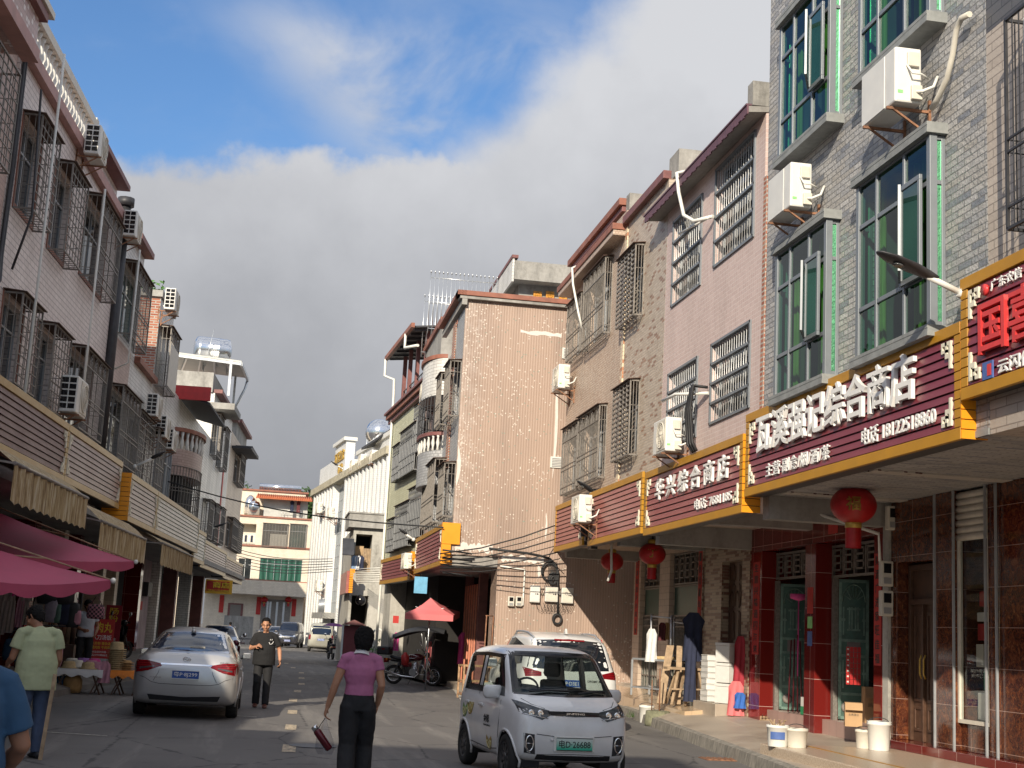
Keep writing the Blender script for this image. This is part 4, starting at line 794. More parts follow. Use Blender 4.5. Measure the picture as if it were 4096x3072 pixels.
# ---------- the bare gable house and the row behind it
def row_five():
    th=thing('gable_house','house with a bare worn pink mosaic gable wall facing the road','building',(7,39,0))
    wallpart(th,F5,36.6,38.2,3.7,10.45,5.5,M['greytile'],[whole(36.75,37.9,7.42,8.9),whole(36.7,37.9,4.72,6.1)],name='street_wall')
    g=MB(); P=FG.p
    g.face([P(0,.01,3.7),P(1.26,.01,3.7),P(1.26,.01,10.62),P(0,.01,10.62)]); g.face([P(1.26,.01,-.05),P(5.6,.01,-.05),P(5.6,.01,10.62),P(1.26,.01,10.62)]); g.face([P(1.26,.01,-.05),P(1.26,-1,-.05),P(1.26,-1,3.7),P(1.26,.01,3.7)]); g.build('gable_wall',M['mosaic'],th,recalc=False)
    g=MB(); g.face([P(-.001,.012,3.7),P(-.001,-.02,3.7),P(-.001,-.02,10.6),P(-.001,.012,10.6)]); g.build('gable_edge',M['mosaic'],th,recalc=False)
    caged(th,F5,36.72,37.9,7.42,8.92,.3,'bars'); caged(th,F5,36.66,37.9,4.70,6.12,.3,'bars')
    mb=MB(); mb.box(FG,-.18,5.7,-.3,.16,10.62,10.70); mb.box(F5,36.45,41,-.02,.12,10.45,10.63); mb.build('parapet_band',M['concrete'],th)
    mb=MB(); mb.box(FG,-.26,5.75,-.35,.2,10.705,10.84); mb.box(F5,36.4,41,.0,.26,10.705,10.84); mb.build('coping',M['oxide'],th,bevel=.01)
    # patches of lost facing
    mb=MB(); r=random.Random(5)
    def patch(x0,x1,z0,z1,n=10):
        mb.mark(); top=[];bot=[]
        for i in range(n+1):
            x=x0+(x1-x0)*i/n; top.append(P(x,.014,z1-r.random()*(z1-z0)*.4)); bot.append(P(x,.014,z0+r.random()*(z1-z0)*.4))
        mb.grid([bot,top])
    def strip(x,z0,z1,wd):
        mb.mark(); a=[];b=[]
        for i in range(9): 
            z=z0+(z1-z0)*i/8; q=wd*math.sin(math.pi*(i+.3)/8.6); a.append(P(x+(r.random()-.5)*.02,.014,z)); b.append(P(x+q,.014,z))
        mb.grid([a,b])
    strip(2.62,5.9,8.6,.09); strip(2.50,4.2,4.95,.05); strip(2.35,3.2,3.55,.10); strip(.02,5.5,6.6,.10); patch(1.55,2.7,9.78,9.93); patch(.1,1.1,3.75,4.05,20); patch(1.35,2.5,3.55,3.8,20)
    mb.build_each('bare_render_patch',plain('pale_render',(.66,.61,.56),.9,0,.1,5),th,recalc=False)
    # vents
    for px,py in ((2225,1850),(2272,1415)):
        h=FG.hit(px,py); v=MB(); v.box(FG,h[0]-.17,h[0]+.17,.012,.05,h[1]-.15,h[1]+.15); v=v.build('louvre_vent',M['white'],th); k=MB()
        for i in range(6): k.box(FG,h[0]-.13,h[0]+.13,.05,.062,h[1]-.12+i*.042,h[1]-.10+i*.042)
        k.build('vent_slat',M['greyp'],v)
    # low arcade shop under it
    mb=MB(); mb.bx(4.6,9,36.65,46.5,3.42,3.7); mb.build('arcade_soffit',M['soffit'],th); mb=MB(); mb.bx(7.6,9,37.5,46.4,.2,3.42); mb.build('inner_wall',M['darkint'],th)
    mb=MB(); 
    for y in (37.2,40.3,43.2): mb.mark(); mb.bx(5.9,6.15,y,y+.25,.15,3.42)
    mb.build_each('arcade_post',M['maroon'],th)
    mb=MB(); mb.bx(5.85,7.6,37.45,37.55,.2,3.42); mb.build('shop_flank',plain('ochre_painted_wall',(.30,.22,.06),.8),th)
    mb=MB(); mb.bx(5.9,5.95,40.6,43.1,.9,2.9); d=mb.build('shop_window',M['glass'],th); mb=MB()
    for i in range(6): mb.bx(5.86,5.9,40.6+i*.48,40.66+i*.48,.2,3.1)
    mb.build('window_bar',plain('salmon_frame',(.55,.20,.12),.5),d)
    # roof-top stair room and railing
    s=thing('stair_room','grey concrete roof stair room with orange breeze blocks','roof room',(7,41,10.6)); 
    mb=MB(); y=42; q0=ony(1980,1180,y); q1=ony(2330,1130,y); mb.bx(q0.x+.75,q1.x+1.6,y,y+4,10.4,12.6); mb.build('wall',M['concrete'],s); t0=ony(2050,1060,y-.5); mb=MB(); mb.bx(6.6,q1.x+1.8,y-.6,y+4.4,12.6,13.2); mb.build('roof_slab',M['concrete'],s); mb=MB(); mb.bx(6.53,6.595,y-.65,y+4.4,12.5,13.25); mb.build('fascia',M['whitetile'],s); mb=MB(); mb.bx(6.5,6.7,y-.7,y+4.45,13.255,13.35); mb.build('coping',M['maroon'],s)
    for px in (2150,2200,2252):
        b=ony(px,1182,y-.06); mb=MB(); mb.bx(b.x-.13,b.x+.13,y-.08,y-.01,b.z-.13,b.z+.13); e=mb.build('breeze_block',plain('orange_glazed_block',(.62,.27,.03),.4),s); k=MB(); k.tube([(b.x+.08*math.cos(q*math.pi/6),y-.085,b.z+.08*math.sin(q*math.pi/6)) for q in range(12)],.012,4,True); k.bar((b.x-.11,y-.085,b.z),(b.x+.11,y-.085,b.z),.015); k.bar((b.x,y-.085,b.z-.11),(b.x,y-.085,b.z+.11),.015); k.build('block_pattern',M['gold'],e)
    r=MB()
    def rail(x0,x1,y,z0,z1,sp):
        n=int((x1-x0)/sp)
        for i in range(n+1): x=x0+(x1-x0)*i/n; r.tube([(x,y,z0),(x,y,z1)],.018,5); r.lathe((x,y,z1),[(.03,0),(.005,.1)],5)
        for q in (.08,.5,.92): r.tube([(x0,y,z0+(z1-z0)*q),(x1,y,z0+(z1-z0)*q)],.018,5)
    c0=ony(1725,1090,44); c1=ony(1990,1110,44); rail(c0.x,c1.x,44,11.2,c0.z,.135); tag(r.build('roof_railing',M['galv']),'tall galvanised spiked railing on the roof behind the gable','railing'); r=MB(); c2=ony(1700,1185,47); c3=ony(1840,1195,47); rail(c2.x,c3.x+.6,47,11.0,c2.z,.14)
    tag(r.build('roof_railing',M['galv']),'lower galvanised spiked railing on the rear tower beside the tall one','railing')
    # ---------- R6 rounded-bay house
    th=thing('rounded_bay_house','narrow grey tiled house with a rounded bay and raw brick edge','building',(6,43,0))
    f=F5; wallpart(th,f,38.25,42.4,3.7,9.6,5,M['greytile'],[whole(38.5,41.6,4.7,6.45)]); mb=MB(); mb.box(f,38.3,38.9,.01,.04,6.2,10.4); mb.build('raw_brick_strip',M['brick'],th)
    caged(th,f,38.6,41.7,4.68,6.45,.35,'bars'); caged(th,f,38.3,39.4,7.4,8.85,.35,'bars')
    mb=MB(); mb.box(f,42.4,47.5,-4,-.02,3.7,11.2); mb.build('rear_tower',M['concrete'],th); mb=MB(); mb.box(f,42.2,47.6,-.6,.06,11.2,11.38); mb.build('coping',M['oxide'],th)
    def rnd(z0,z1,rr,m,name,cu=41.6,hw=1.5,par=th):
        k=MB(); k.smooth=True; k.grid([[f.p(cu-hw*math.cos(math.pi*i/12),rr*math.sin(math.pi*i/12),z) for i in range(13)] for z in (z0,z1)]); k.smooth=False; k.face([f.p(cu-hw*math.cos(math.pi*i/12),rr*math.sin(math.pi*i/12),z1) for i in range(13)]); k.face([f.p(cu-hw*math.cos(math.pi*i/12),rr*math.sin(math.pi*i/12),z0) for i in range(13)]); return k.build(name,m,par)
    rnd(8.55,9.65,.55,M['whitetile'],'rounded_parapet'); rnd(9.66,9.78,.62,M['oxide'],'coping'); rnd(5.9,6.9,.55,M['greytile'],'rounded_bay'); rnd(7.35,7.45,.62,M['maroon'],'balcony_rim')
    k=MB()
    for i in range(13): 
        a=math.pi*i/12; k.mark(); k.lathe(f.p(41.6-1.45*math.cos(a),.52*math.sin(a),6.9),[(.05,0),(.03,.1),(.06,.22),(.03,.38),(.05,.45)],6)
    k.build_each('baluster',M['white'],th); k=MB()
    for i in range(19):
        a=math.pi*i/18; q=f.p(41.6-1.5*math.cos(a),.6*math.sin(a),0); k.bar(q+Vector((0,0,7.45)),q+Vector((0,0,8.55)),.02)
    for z in (7.5,7.9,8.25,8.5): k.tube([f.p(41.6-1.5*math.cos(math.pi*i/12),.6*math.sin(math.pi*i/12),z) for i in range(13)],.014,4)
    k.build('grille',M['iron'],th); k=MB(); k.box(f,40.2,43,-.05,.0,7.45,8.55); k.build('dark_opening',M['darkint'],th)
    ac(f,43.0,8.75,'air conditioner beside the rounded bay under the roof shelter')
    # ---------- R7 pale yellow-green house
    f7=Fr((4.55,43.5,0),(-.068,1,0),(-1,-.068,0)); th=thing('green_house','pale yellow-green tiled house with a roof terrace shelter','building',(6,47,0))
    W=[]; 
    def r7(px0,py0,px1,py1): a=f7.hit(px0,py0,.15); b=f7.hit(px1,py1,.15); return (min(a[0],b[0]),max(a[0],b[0]),min(a[1],b[1]),max(a[1],b[1]))
    d2=lambda x,y:(1500+x*.482,1600+y*.482)
    W=[r7(*d2(232,285),*d2(338,575)),r7(*d2(168,402),*d2(208,650)),r7(*d2(187,892),*d2(283,1205)),r7(*d2(122,1005),*d2(166,1250)),r7(*d2(347,60),*d2(412,395)),r7(*d2(302,752),*d2(383,1130))]
    wallpart(th,f7,-.9,8.9,3.55,9.35,5,M['yellowgreen'],[whole(*a) for a in W[:4]]); mb=MB(); mb.box(f7,-.95,1.6,-.1,.02,3.6,8.9); mb.build('dusky_tile_strip',M['pinkbrick'],th)
    for a in W: caged(th,f7,*a,.22,'panel',m='greycage')
    for n,z0,z1,m in ((.12,9.35,9.5,'maroon'),(.22,9.505,9.66,'oxide'),(.3,9.665,9.75,'maroon')): trim(th,f7,-.9,9.1,n,z0,z1,M[m],nb=-.4)
    s=thing('roof_shelter','brown roof terrace shelter with dark corrugated roof and posts','shelter',f7.p(4,0,9.7)); mb=MB()
    for u in (3.6,5.4,7.05,8.35): mb.mark(); mb.box(f7,u-.07,u+.07,-.35,-.21,9.76,11.95); mb.mark(); mb.box(f7,u-.07,u+.07,-3.2,-3.06,9.76,12.3)
    mb.build_each('post',M['maroon'],s); mb=MB(); P7=f7.p; mb.hexa([P7(3,.3,11.9),P7(9,.3,11.85),P7(9,-3.6,12.3),P7(3,-3.6,12.4),P7(3,.3,11.96),P7(9,.3,11.91),P7(9,-3.6,12.36),P7(3,-3.6,12.46)])
    for i in range(8): mb.bar(P7(3.2+i*.8,.25,11.85),P7(3.2+i*.8,-3.5,12.28),.06,.08)
    mb.build('roof_sheet',M['corr'],s); mb=MB(); mb.bar(P7(2.9,.36,11.96),P7(9.1,.36,11.91),.12,.16); mb.build('fascia',M['oxide'],s); mb=MB()
    for i in range(14): mb.bar(P7(3.6+i*.36,-.28,9.76),P7(3.6+i*.36,-.28,10.55),.02)
    for z in (9.85,10.2,10.55): mb.bar(P7(3.6,-.28,z),P7(8.4,-.28,z),.03)
    mb.build('railing',M['iron'],s)
    h=MB(); h.tube([P7(8.9,.4,11.85),P7(8.9,.4,11.2),P7(8.4,.1,11.0),P7(8.35,.08,10.4),P7(8.35,.08,3.5),P7(8.4,.1,.2)],.05,8); h.tube([P7(4.2,.4,11.9),P7(4.2,.4,11.4),P7(2.6,.2,11.2)],.05,8); tag(h.build('drain_pipe',M['pvc']),'white downpipe from the roof shelter down the green house edge','pipe')
    mb=MB(); mb.box(f7,.4,8.2,-3,-.6,.1,3.55); mb.build('ground_wall',M['darkint'],th); mb=MB(); mb.box(f7,6.6,8.25,-.6,-.05,.1,3.5); mb.build('rendered_pier',M['render'],th)
    # their signs
    fs=Fr((4.30,0,0),(0,1,0),(-1,0,0)); sg=sign('weathered maroon slat sign with orange end panel on the gable house',fs,36.7,43.6,3.40,4.50,.3,'slat2',ends=('orange',None),side=.1,frets=(1,1,1,1))
    mb=MB(); mb.box(fs,36.5,36.69,-.22,.03,3.44,3.95); mb.box(fs,36.5,36.69,-.45,.03,3.96,4.52); mb.build('end_board',M['orange'],sg)
    fs2=Fr((4.32,43.5,0),(-.068,1,0),(-1,-.068,0)); sg=sign('dark maroon slat sign below the green house with orange end',fs2,.9,7.6,3.25,4.15,.3,'slat',ends=('orange',None),side=.1)
    mb=MB(); mb.box(FS.shift(0),36.61,36.62,-1,-.9,1,1.1); 
    ac(fs2,.35,3.55,'air conditioner in the gap between the two far maroon signs',scale=.8)
M['greycage']=plain('grey_cage_sheet',(.22,.225,.23),.5,.3,.15,6)
row_five()
# ================================================================ left-hand row (in shade)
def balusters(mb,fr,u0,u1,n,z0,z1,sp=.26,r=.055):
    k=int((u1-u0)/sp); h=z1-z0
    for i in range(k): mb.mark(); mb.lathe(fr.p(u0+(i+.5)*sp,n,z0),[(r*1.1,0),(r*1.1,h*.08),(r*.6,h*.14),(r*1.25,h*.36),(r*.9,h*.55),(r*.5,h*.8),(r*1.1,h*.9),(r*1.2,h)],8)
def row_left():
    f=FL; P=f.p; G='shop houses along the left side'
    # hidden low fronts and the tall house behind the camera: they throw the shade on the near road
    for lab,u0,u1,zt,m in (('low pinkish shop house before the cream terrace, left of the frame',8,18.2,6.35,'pinkbrick'),('two storey white tiled shop house left of the frame',-9,7.9,7.7,'whitetile'),('tall white tiled block behind the viewpoint on the left',-30,-9.3,15.5,'whitetile')):
        th=thing('shop_house',lab,'building',P((u0+u1)/2,-4,0),G); w=wallpart(th,f,u0,u1,0.2,zt,9,M[m],[(u0+1+i*2.6,u0+2.4+i*2.6,z,z+1.5) for i in range(int((u1-u0-1)/2.6)) for z in ((4.3,) if zt<8 else (4.3,7.6,10.9))])
        for i in range(int((u1-u0-1)/2.6)):
            for z in ((4.3,) if zt<8 else (4.3,7.6,10.9)): window(th,f,u0+1+i*2.6,u0+2.4+i*2.6,z,z+1.5)
    # ---------- L0
    th=thing('shop_house','mosaic clad shop house with overhanging upper band at the top left corner','building',P(21,-4,0),G)
    wallpart(th,f,18.8,23.2,3.9,10.4,9,M['pinkbrick'],[(20.3,22.0,8.5,10.0),(20.3,22.0,5.3,6.9)])
    mb=MB(); mb.box(f,18.75,22.15,-9,.5,10.42,12.5); mb.build('upper_band',M['mosaicdot'],th); mb=MB(); mb.box(f,18.7,22.2,.3,.56,10.33,10.55); mb.build('pink_trim',M['pinktrim'],th); trim(th,f,18.7,22.25,.62,11.05,11.2,M['maroon'],nb=.45); trim(th,f,18.7,22.5,.66,11.21,11.33,M['cream'],nb=.40); mb=MB(); mb.box(f,18.8,23.2,-9,-.05,10.4,11.6); mb.build('terrace_parapet',M['pinkbrick'],th)
    for z0,z1 in ((8.45,10.1),(5.2,7.0)): caged(th,f,20.2,22.2,z0,z1,.3,'grid',roof=None)
    # ---------- L1
    th=thing('shop_house','pale pink tiled house with a white balustrade and six window cages','building',P(28,-4,0),G)
    C=[(23.75,25.2,8.35,10.02,'grid'),(26.35,27.85,8.35,10.05,'grid'),(29.3,31.8,8.6,10.35,'bars'),(23.85,25.32,5.38,6.9,'grid'),(26.4,27.85,5.36,6.92,'grid'),(29.3,31.85,5.4,7.08,'bars')]
    wallpart(th,f,23.21,33.1,3.9,10.85,9,M['pinkwhite'],[whole(*c[:4]) for c in C])
    for c in C:
        o=caged(th,f,*c[:4],.33,c[4]); t=MB(); e=whole(*c[:4]); 
        for a,b,d,g in ((e[0]-.09,e[0]-.005,e[2]-.09,e[3]+.09),(e[1]+.005,e[1]+.09,e[2]-.09,e[3]+.09),(e[0],e[1],e[2]-.09,e[2]-.005)): t.box(f,a,b,-.02,.02,d,g)
        t.build('surround',M['oxide'],o)
    trim(th,f,23.2,33.15,.14,10.86,11.08,M['pinktrim'],nb=-.3)
    b=MB(); balusters(b,f,23.5,28.9,.0,11.085,11.68); b.build_each('baluster',M['white'],th); trim(th,f,23.4,29.0,.12,11.685,11.87,M['cream'],'handrail',nb=-.12); mb=MB(); mb.box(f,29.0,29.25,-.2,.1,11.085,11.95); mb.build('end_post',M['cream'],th)
    mb=MB(); mb.box(f,29.26,32.3,-6,.02,11.085,11.42); mb.build('parapet',M['pinkwhite'],th); trim(th,f,29.26,32.4,.3,11.425,11.55,M['maroon'],nb=-.1)
    h=MB(); h.tube([P(33.2,.08,11.3),P(33.2,.08,4.9)],.13,10); h.tube([P(33.2,.08,11.3),P(33.2,.08,11.5)],.2,10); tag(h.build('downpipe',M['iron']),'black rainwater downpipe between the pink and the white left houses','downpipe')
    h=MB()
    for u,n in ((23.28,.04),(23.36,.05)): h.tube([P(u,n,10.9),P(u+.03,n,9),P(u-.05,n,7.4),P(u-.35,n+.1,6.9),P(u-.7,.1,6.6)],.03,6)
    h.tube([P(23.55,.3,10.4),P(23.6,.38,8.2),P(23.45,.2,7.2)],.022,6); tag(h.build('cable_bundle',M['iron']),'dark sagging cables down the edge of the pale pink left house','cable')
    for u,z0,z1,lab in ((24.35,5.2,11.4,'thin white conduit in front of the near upper cage'),(29.0,6.3,10.4,'white conduit beside the arched upper cage'),(33.75,7.6,10.4,'grey conduit below the roof air conditioner by the black downpipe')): h=MB(); h.tube([P(u,.42,z1),P(u,.42,z0),P(u+.1,.1,z0-.15)],.025,6); tag(h.build('conduit',M['pvc']),lab,'pipe')
    # ---------- L2
    th=thing('shop_house','white brick tiled left house with two tall arched cages beside the black pipe','building',P(35,-4,0),G)
    wallpart(th,f,33.35,36.95,3.9,11.0,9,M['whitetile'],[whole(34.05,36.6,8.38,10.15),whole(33.95,36.7,5.28,7.08)]); caged(th,f,34.05,36.62,8.38,10.17,.33,'bars',gm='glassg'); caged(th,f,33.98,36.7,5.28,7.08,.33,'bars'); mb=MB(); mb.box(f,34.0,36.3,.0,.015,7.1,8.3); mb.build('dusky_tile_panel',M['pinkbrick'],th); trim(th,f,34.9,36.98,.25,11.0,11.15,M['maroon'],nb=-.5)
    # ---------- L3 low part and brick tower
    th=thing('shop_house','white tiled house with a raw red brick end wall above its terrace','building',P(39,-4,0),G)
    wallpart(th,f,36.96,43.2,3.9,8.2,9,M['whitetile'],[whole(37.0,39.6,5.25,6.95)]); caged(th,f,37.0,39.6,5.25,6.95,.3,'grid'); trim(th,f,36.96,40.2,.16,8.2,8.36,M['oxide'],nb=-.2)
    mb=MB(); mb.box(f,40.3,43.15,-3,0,8.2,10.75); mb.build('upper_wall',M['whitetile'],th); mb=MB(); q=40.295
    mb.face([P(q,.005,8.2),P(q,-3,8.2),P(q,-3,10.8),P(q,.005,10.8)]); mb.build('brick_end_wall',M['brick'],th,recalc=False); mb=MB(); mb.box(f,40.2,43.2,-3,.06,10.76,10.95); mb.build('coping',M['concrete'],th)
    o=caged(th,f,40.5,42.4,8.2,9.95,.35,'bars'); mb=MB(); mb.box(f,40.6,42.35,.36,.37,8.25,9.5); mb.build('sheet_cover',M['cream'],o); caged(th,f,40.0,41.6,5.2,6.9,.35,'bars'); 
    for i in range(2): o=window(th,f,42.0+i*1.0,42.8+i*1.0,5.0,7.0,n=.01)
    r=MB()
    for i in range(12): r.tube([P(37.5+i*.22,-1.5,10.9),P(37.5+i*.22,-1.5,12.0)],.008,4)
    for i in range(8): r.tube([P(37.5,-1.5,10.95+i*.14),P(39.9,-1.5,10.95+i*.14)],.008,4)
    tag(r.build('wire_mesh_screen',M['galv']),'thin wire mesh screen standing on the left roof','screen'); v=MB(); rr=random.Random(4)
    for i in range(60): p=P(40.6+rr.gauss(0,.3),-.3+rr.gauss(0,.25),10.98+abs(rr.gauss(0,.12))); a=Vector((rr.gauss(0,1),rr.gauss(0,1),rr.gauss(0,1))).normalized()*.08; b=a.orthogonal(); v.face([p-a,p+b*.5,p+a,p-b*.5])
    tag(v.build('roof_weed',M['leafb']),'small green weeds sprouting on the brick wall top','weeds')
    # ---------- L4 white wall, red awning and round balcony
    th=thing('shop_house','white tiled left house with a rounded balcony and a small red roof','building',P(48,-4,0),G)
    wallpart(th,f,43.25,56,3.9,8.75,9,M['whitetile'],[(50.2,51.6,6.3,8.3)]); mb=MB(); mb.face([P(51.6,-.15,6.3),P(50.2,-.15,6.3),P(50.2,-.15,8.3),P(51.6,-.15,8.3)]); mb.build('dark_opening',M['darkint'],th)
    def rnd(z0,z1,rr,m,name,cu=47.6,hw=1.9):
        k=MB(); k.smooth=True; k.grid([[P(cu-hw*math.cos(math.pi*i/14),rr*math.sin(math.pi*i/14),z) for i in range(15)] for z in (z0,z1)]); k.smooth=False
        for z in (z0,z1): k.face([P(cu-hw*math.cos(math.pi*i/14),rr*math.sin(math.pi*i/14),z) for i in range(15)])
        return k.build(name,m,th)
    rnd(6.2,7.05,.7,M['pinkbrick'],'balcony'); rnd(7.62,7.75,.78,M['oxide'],'balcony_rail'); b=MB()
    for i in range(13): a=math.pi*(i+.5)/13; b.mark(); b.lathe(P(47.6-1.82*math.cos(a),.66*math.sin(a),7.05),[(.06,0),(.04,.1),(.07,.2),(.035,.4),(.06,.57)],7)
    b.build_each('baluster',M['white'],th); k=MB()
    for i in range(25): a=math.pi*i/24; q=P(47.6-1.9*math.cos(a),.72*math.sin(a),0); k.bar(q+Vector((0,0,4.95)),q+Vector((0,0,6.5)),.02)
    for z in (4.95,5.3,5.7,5.8,6.2,6.5): k.tube([P(47.6-1.9*math.cos(math.pi*i/14),.73*math.sin(math.pi*i/14),z) for i in range(15)],.014,4)
    k.build('rounded_grille',M['steel'],th); mb=MB(); mb.box(f,45.9,49.3,.0,.3,4.9,6.19); mb.build('bay_core',M['darkint'],th)
    for i in range(2): window(th,f,43.4+i*1.1,44.3+i*1.1,5.1,6.9,n=.01)
    s=MB(); s.hexa([P(46,-.3,8.9),P(51.5,-.3,8.9),P(51.5,1.0,8.6),P(46,1.0,8.6),P(46,-.3,8.97),P(51.5,-.3,8.97),P(51.5,1.0,8.67),P(46,1.0,8.67)]); s.build('awning_roof',M['corr'],th); s=MB(); s.box(f,45.9,46.05,-1.2,1.0,8.7,9.15); s.build('red_roof_edge',M['red'],th); s=MB(); s.box(f,44.2,45.6,-3,-1.5,8.76,9.8); s.build('sheet_box',M['cream'],th)
    # ---------- L5 taller house with shed roof and tank
    th=thing('shop_house','tall white tiled left house under a sheet metal roof with a water tank','building',P(57,-4,0),G)
    C=[(56.0,57.6,8.1,9.75),(58.6,60.2,7.9,9.6),(55.2,56.6,4.8,6.25),(57.6,59.0,4.85,6.3),(59.8,61.4,4.85,6.35)]
    wallpart(th,f,56.01,64.0,3.9,10.6,8,M['whitetile'],[whole(*c) for c in C[:2]+C[3:]]); mb=MB(); mb.box(f,55.9,60,-5,-.1,10.61,11.4); mb.build('roof_room',M['concrete'],th); trim(th,f,56,64.1,.3,10.6,10.75,M['maroon'],nb=-.05); trim(th,f,55.2,58,.9,9.85,10.1,M['concrete'],'balcony_slab')
    for c in C: caged(th,f,*c,.3,'bars')
    mb=MB(); mb.box(f,61.6,62.0,.0,.03,4.2,8.2); mb.build('red_pipe',M['red'],th)
    s=thing('roof_shed','sheet metal lean-to roof with downpipe on the tall left house','shelter',P(57,-2,11.4)); ra=ony(694,1413,57); rb=ony(966,1450,57); rc=ony(992,1513,63.5); rd=ra+(rc-rb); rd.x-=1; up=Vector((0,0,.07)); k=MB(); k.hexa([ra,rb,rc,rd,ra+up,rb+up,rc+up,rd+up]); k.build('roof_sheet',M['corrgrey'],s); k=MB()
    for i in range(6): q=i/5; k.bar(ra.lerp(rb,q)-up,rd.lerp(rc,q)-up,.07,.1)
    k.bar(rb-up,rc-up,.1,.14); k.bar(ra-up,rb-up,.06,.1); k.build('rafter',M['galv'],s); k=MB()
    for q in (ra.lerp(rb,.85),rc.lerp(rd,.15)): k.mark(); k.bar(q,Vector((q.x,q.y,10.7)),.1)
    k.mark(); k.tube([rc,rc+Vector((-.1,0,-.5)),P(63.0,.05,10.9)],.06,8); k.build_each('post',M['galv'],s)
    t=thing('water_tank','horizontal stainless steel water tank on the left shed roof','water tank',P(56,-1.6,13)); k=MB(); ax=(f.U*.6+f.N*.75).normalized(); k.lathe(ony(775,1393,60),[(.02,0),(.35,.03),(.52,.12),(.55,.25),(.55,1.0),(.57,1.02),(.55,1.04),(.55,1.35),(.52,1.5),(.35,1.58),(.02,1.6)],24,(.98,.2,0)); k.build('shell',M['mirrorsteel'],t); c=ony(820,1393,60); k=MB()
    for dx in (.2,1.2): k.bar(c+Vector((dx-.2,-.3,-.5)),c+Vector((dx-.2,-.3,-1.0)),.04); k.bar(c+Vector((dx-.2,.4,-.5)),c+Vector((dx-.2,.4,-1.0)),.04)
    k.tube([c+Vector((.35,-.6,.75)),c+Vector((.1,-.6,-.9))],.02,6); k.tube([c+Vector((.35,-.6,-.3)),c+Vector((.65,-.6,-.9))],.02,6); k.build('stand',M['galv'],t)
    # ---------- L6
    th=thing('shop_house','beige tiled house ending the left row at the junction','building',P(68,-4,0),G)
    wallpart(th,f,64.01,72,3.9,10.2,8,M['brownslab'],[whole(66.6,69.2,8.1,9.5),whole(62.4+3,65.2+3,5.0,6.35)]); caged(th,f,66.6,69.2,8.1,9.5,.3,'bars'); caged(th,f,65.4,68.2,5.0,6.35,.3,'bars'); caged(th,f,68.6,71,5.0,6.35,.3,'slat'); trim(th,f,66,72.2,.25,10.9,11.05,M['maroon'],nb=-3); mb=MB(); mb.box(f,66.2,72,-3,.0,10.2,10.9); mb.build('parapet',M['concrete'],th); trim(th,f,66.4,70.5,.8,9.7,9.85,M['corr'],'awning'); trim(th,f,64.6,67.2,.9,9.5,9.6,M['corr'],'awning')
    # ---------- signs along the left
    s=sign('weathered brown slat sign with ochre frame above the pink canopies',f.shift(.55),16,27.4,4.08,5.2,.5,'slatold','goldold',ends=(None,None)); sign('bleached slat sign with ochre frame below the arched left cage',f.shift(.55),27.42,33.6,4.1,5.2,.5,'slatpale','goldold',ends=(None,None))
    f3=f.shift(.75); sign('bleached slat sign with orange end board beside the black downpipe',f3,33.75,38.2,3.85,4.98,.6,'slatpale','goldold',ends=('orange',None)); sign('long whitish slat sign in the middle of the left row',f3,38.25,48.3,3.85,4.98,.6,'slatwhite','goldold',ends=(None,None)); sign('short whitish slat sign stepping back beneath the rounded cage',f3.shift(-.15),48.4,52,3.6,4.75,.5,'slatwhite','goldold',ends=(None,None)); sign('far brownish slat sign at the end of the left row',f3.shift(-.3),52.1,62,3.55,4.6,.5,'slatpale','goldold',ends=(None,None),frets=(1,1,1,1)); sign('last brown slat sign before the junction',f3.shift(-.4),62.1,72,3.5,4.5,.5,'slatold','goldold',ends=(None,None))
    # ground floor
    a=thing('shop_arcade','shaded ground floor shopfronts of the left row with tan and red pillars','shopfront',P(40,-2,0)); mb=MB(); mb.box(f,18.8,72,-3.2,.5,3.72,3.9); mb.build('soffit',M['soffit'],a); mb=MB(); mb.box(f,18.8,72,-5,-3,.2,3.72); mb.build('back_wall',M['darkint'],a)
    for i,(u,m) in enumerate(((24,'redtile'),(28.5,'brownslab'),(33.4,'redtile'),(36.6,'brownslab'),(38.6,'redtile'),(42.4,'brownslab'),(44.6,'brownslab'),(49.5,'redtile'),(54,'whitetile'),(59,'maroon'),(64,'whitetile'),(69,'maroon'))): mb=MB(); mb.box(f,u,u+.5,-1.75,-1.2,.2,3.72); mb.build('pillar',M[m],a)
    mb=MB(); mb.box(f,50.1,53.9,-1.6,-1.5,.2,3.72); mb.build('stained_wall',M['renderpink'],a); mb=MB(); mb.box(f,51.0,52.0,-1.5,-1.42,1.9,2.2); mb.build('notice',M['paperred'],a); mb=MB(); mb.box(f,52.2,53.2,-1.5,-1.3,2.4,2.9); mb.build('meter_box',M['iron'],a)
    for u0,u1 in ((29.1,33.3),(37.2,38.5),(43.0,44.5)):
        mb=MB(); mb.box(f,u0,u1,-1.75,-1.7,.3,3.3); d=mb.build('shop_door',M['greendoor'],a); k=MB()
        for i in range(int((u1-u0)/.3)+1): k.box(f,u0+i*.3,u0+i*.3+.05,-1.7,-1.66,.3,3.3)
        k.build('door_bar',M['steel'],d)
    for u in (28.3,33.15): mb=MB(); mb.box(f,u,u+.3,-1.18,-1.17,1.0,3.4); mb.build('red_couplet',M['paperred'],a)
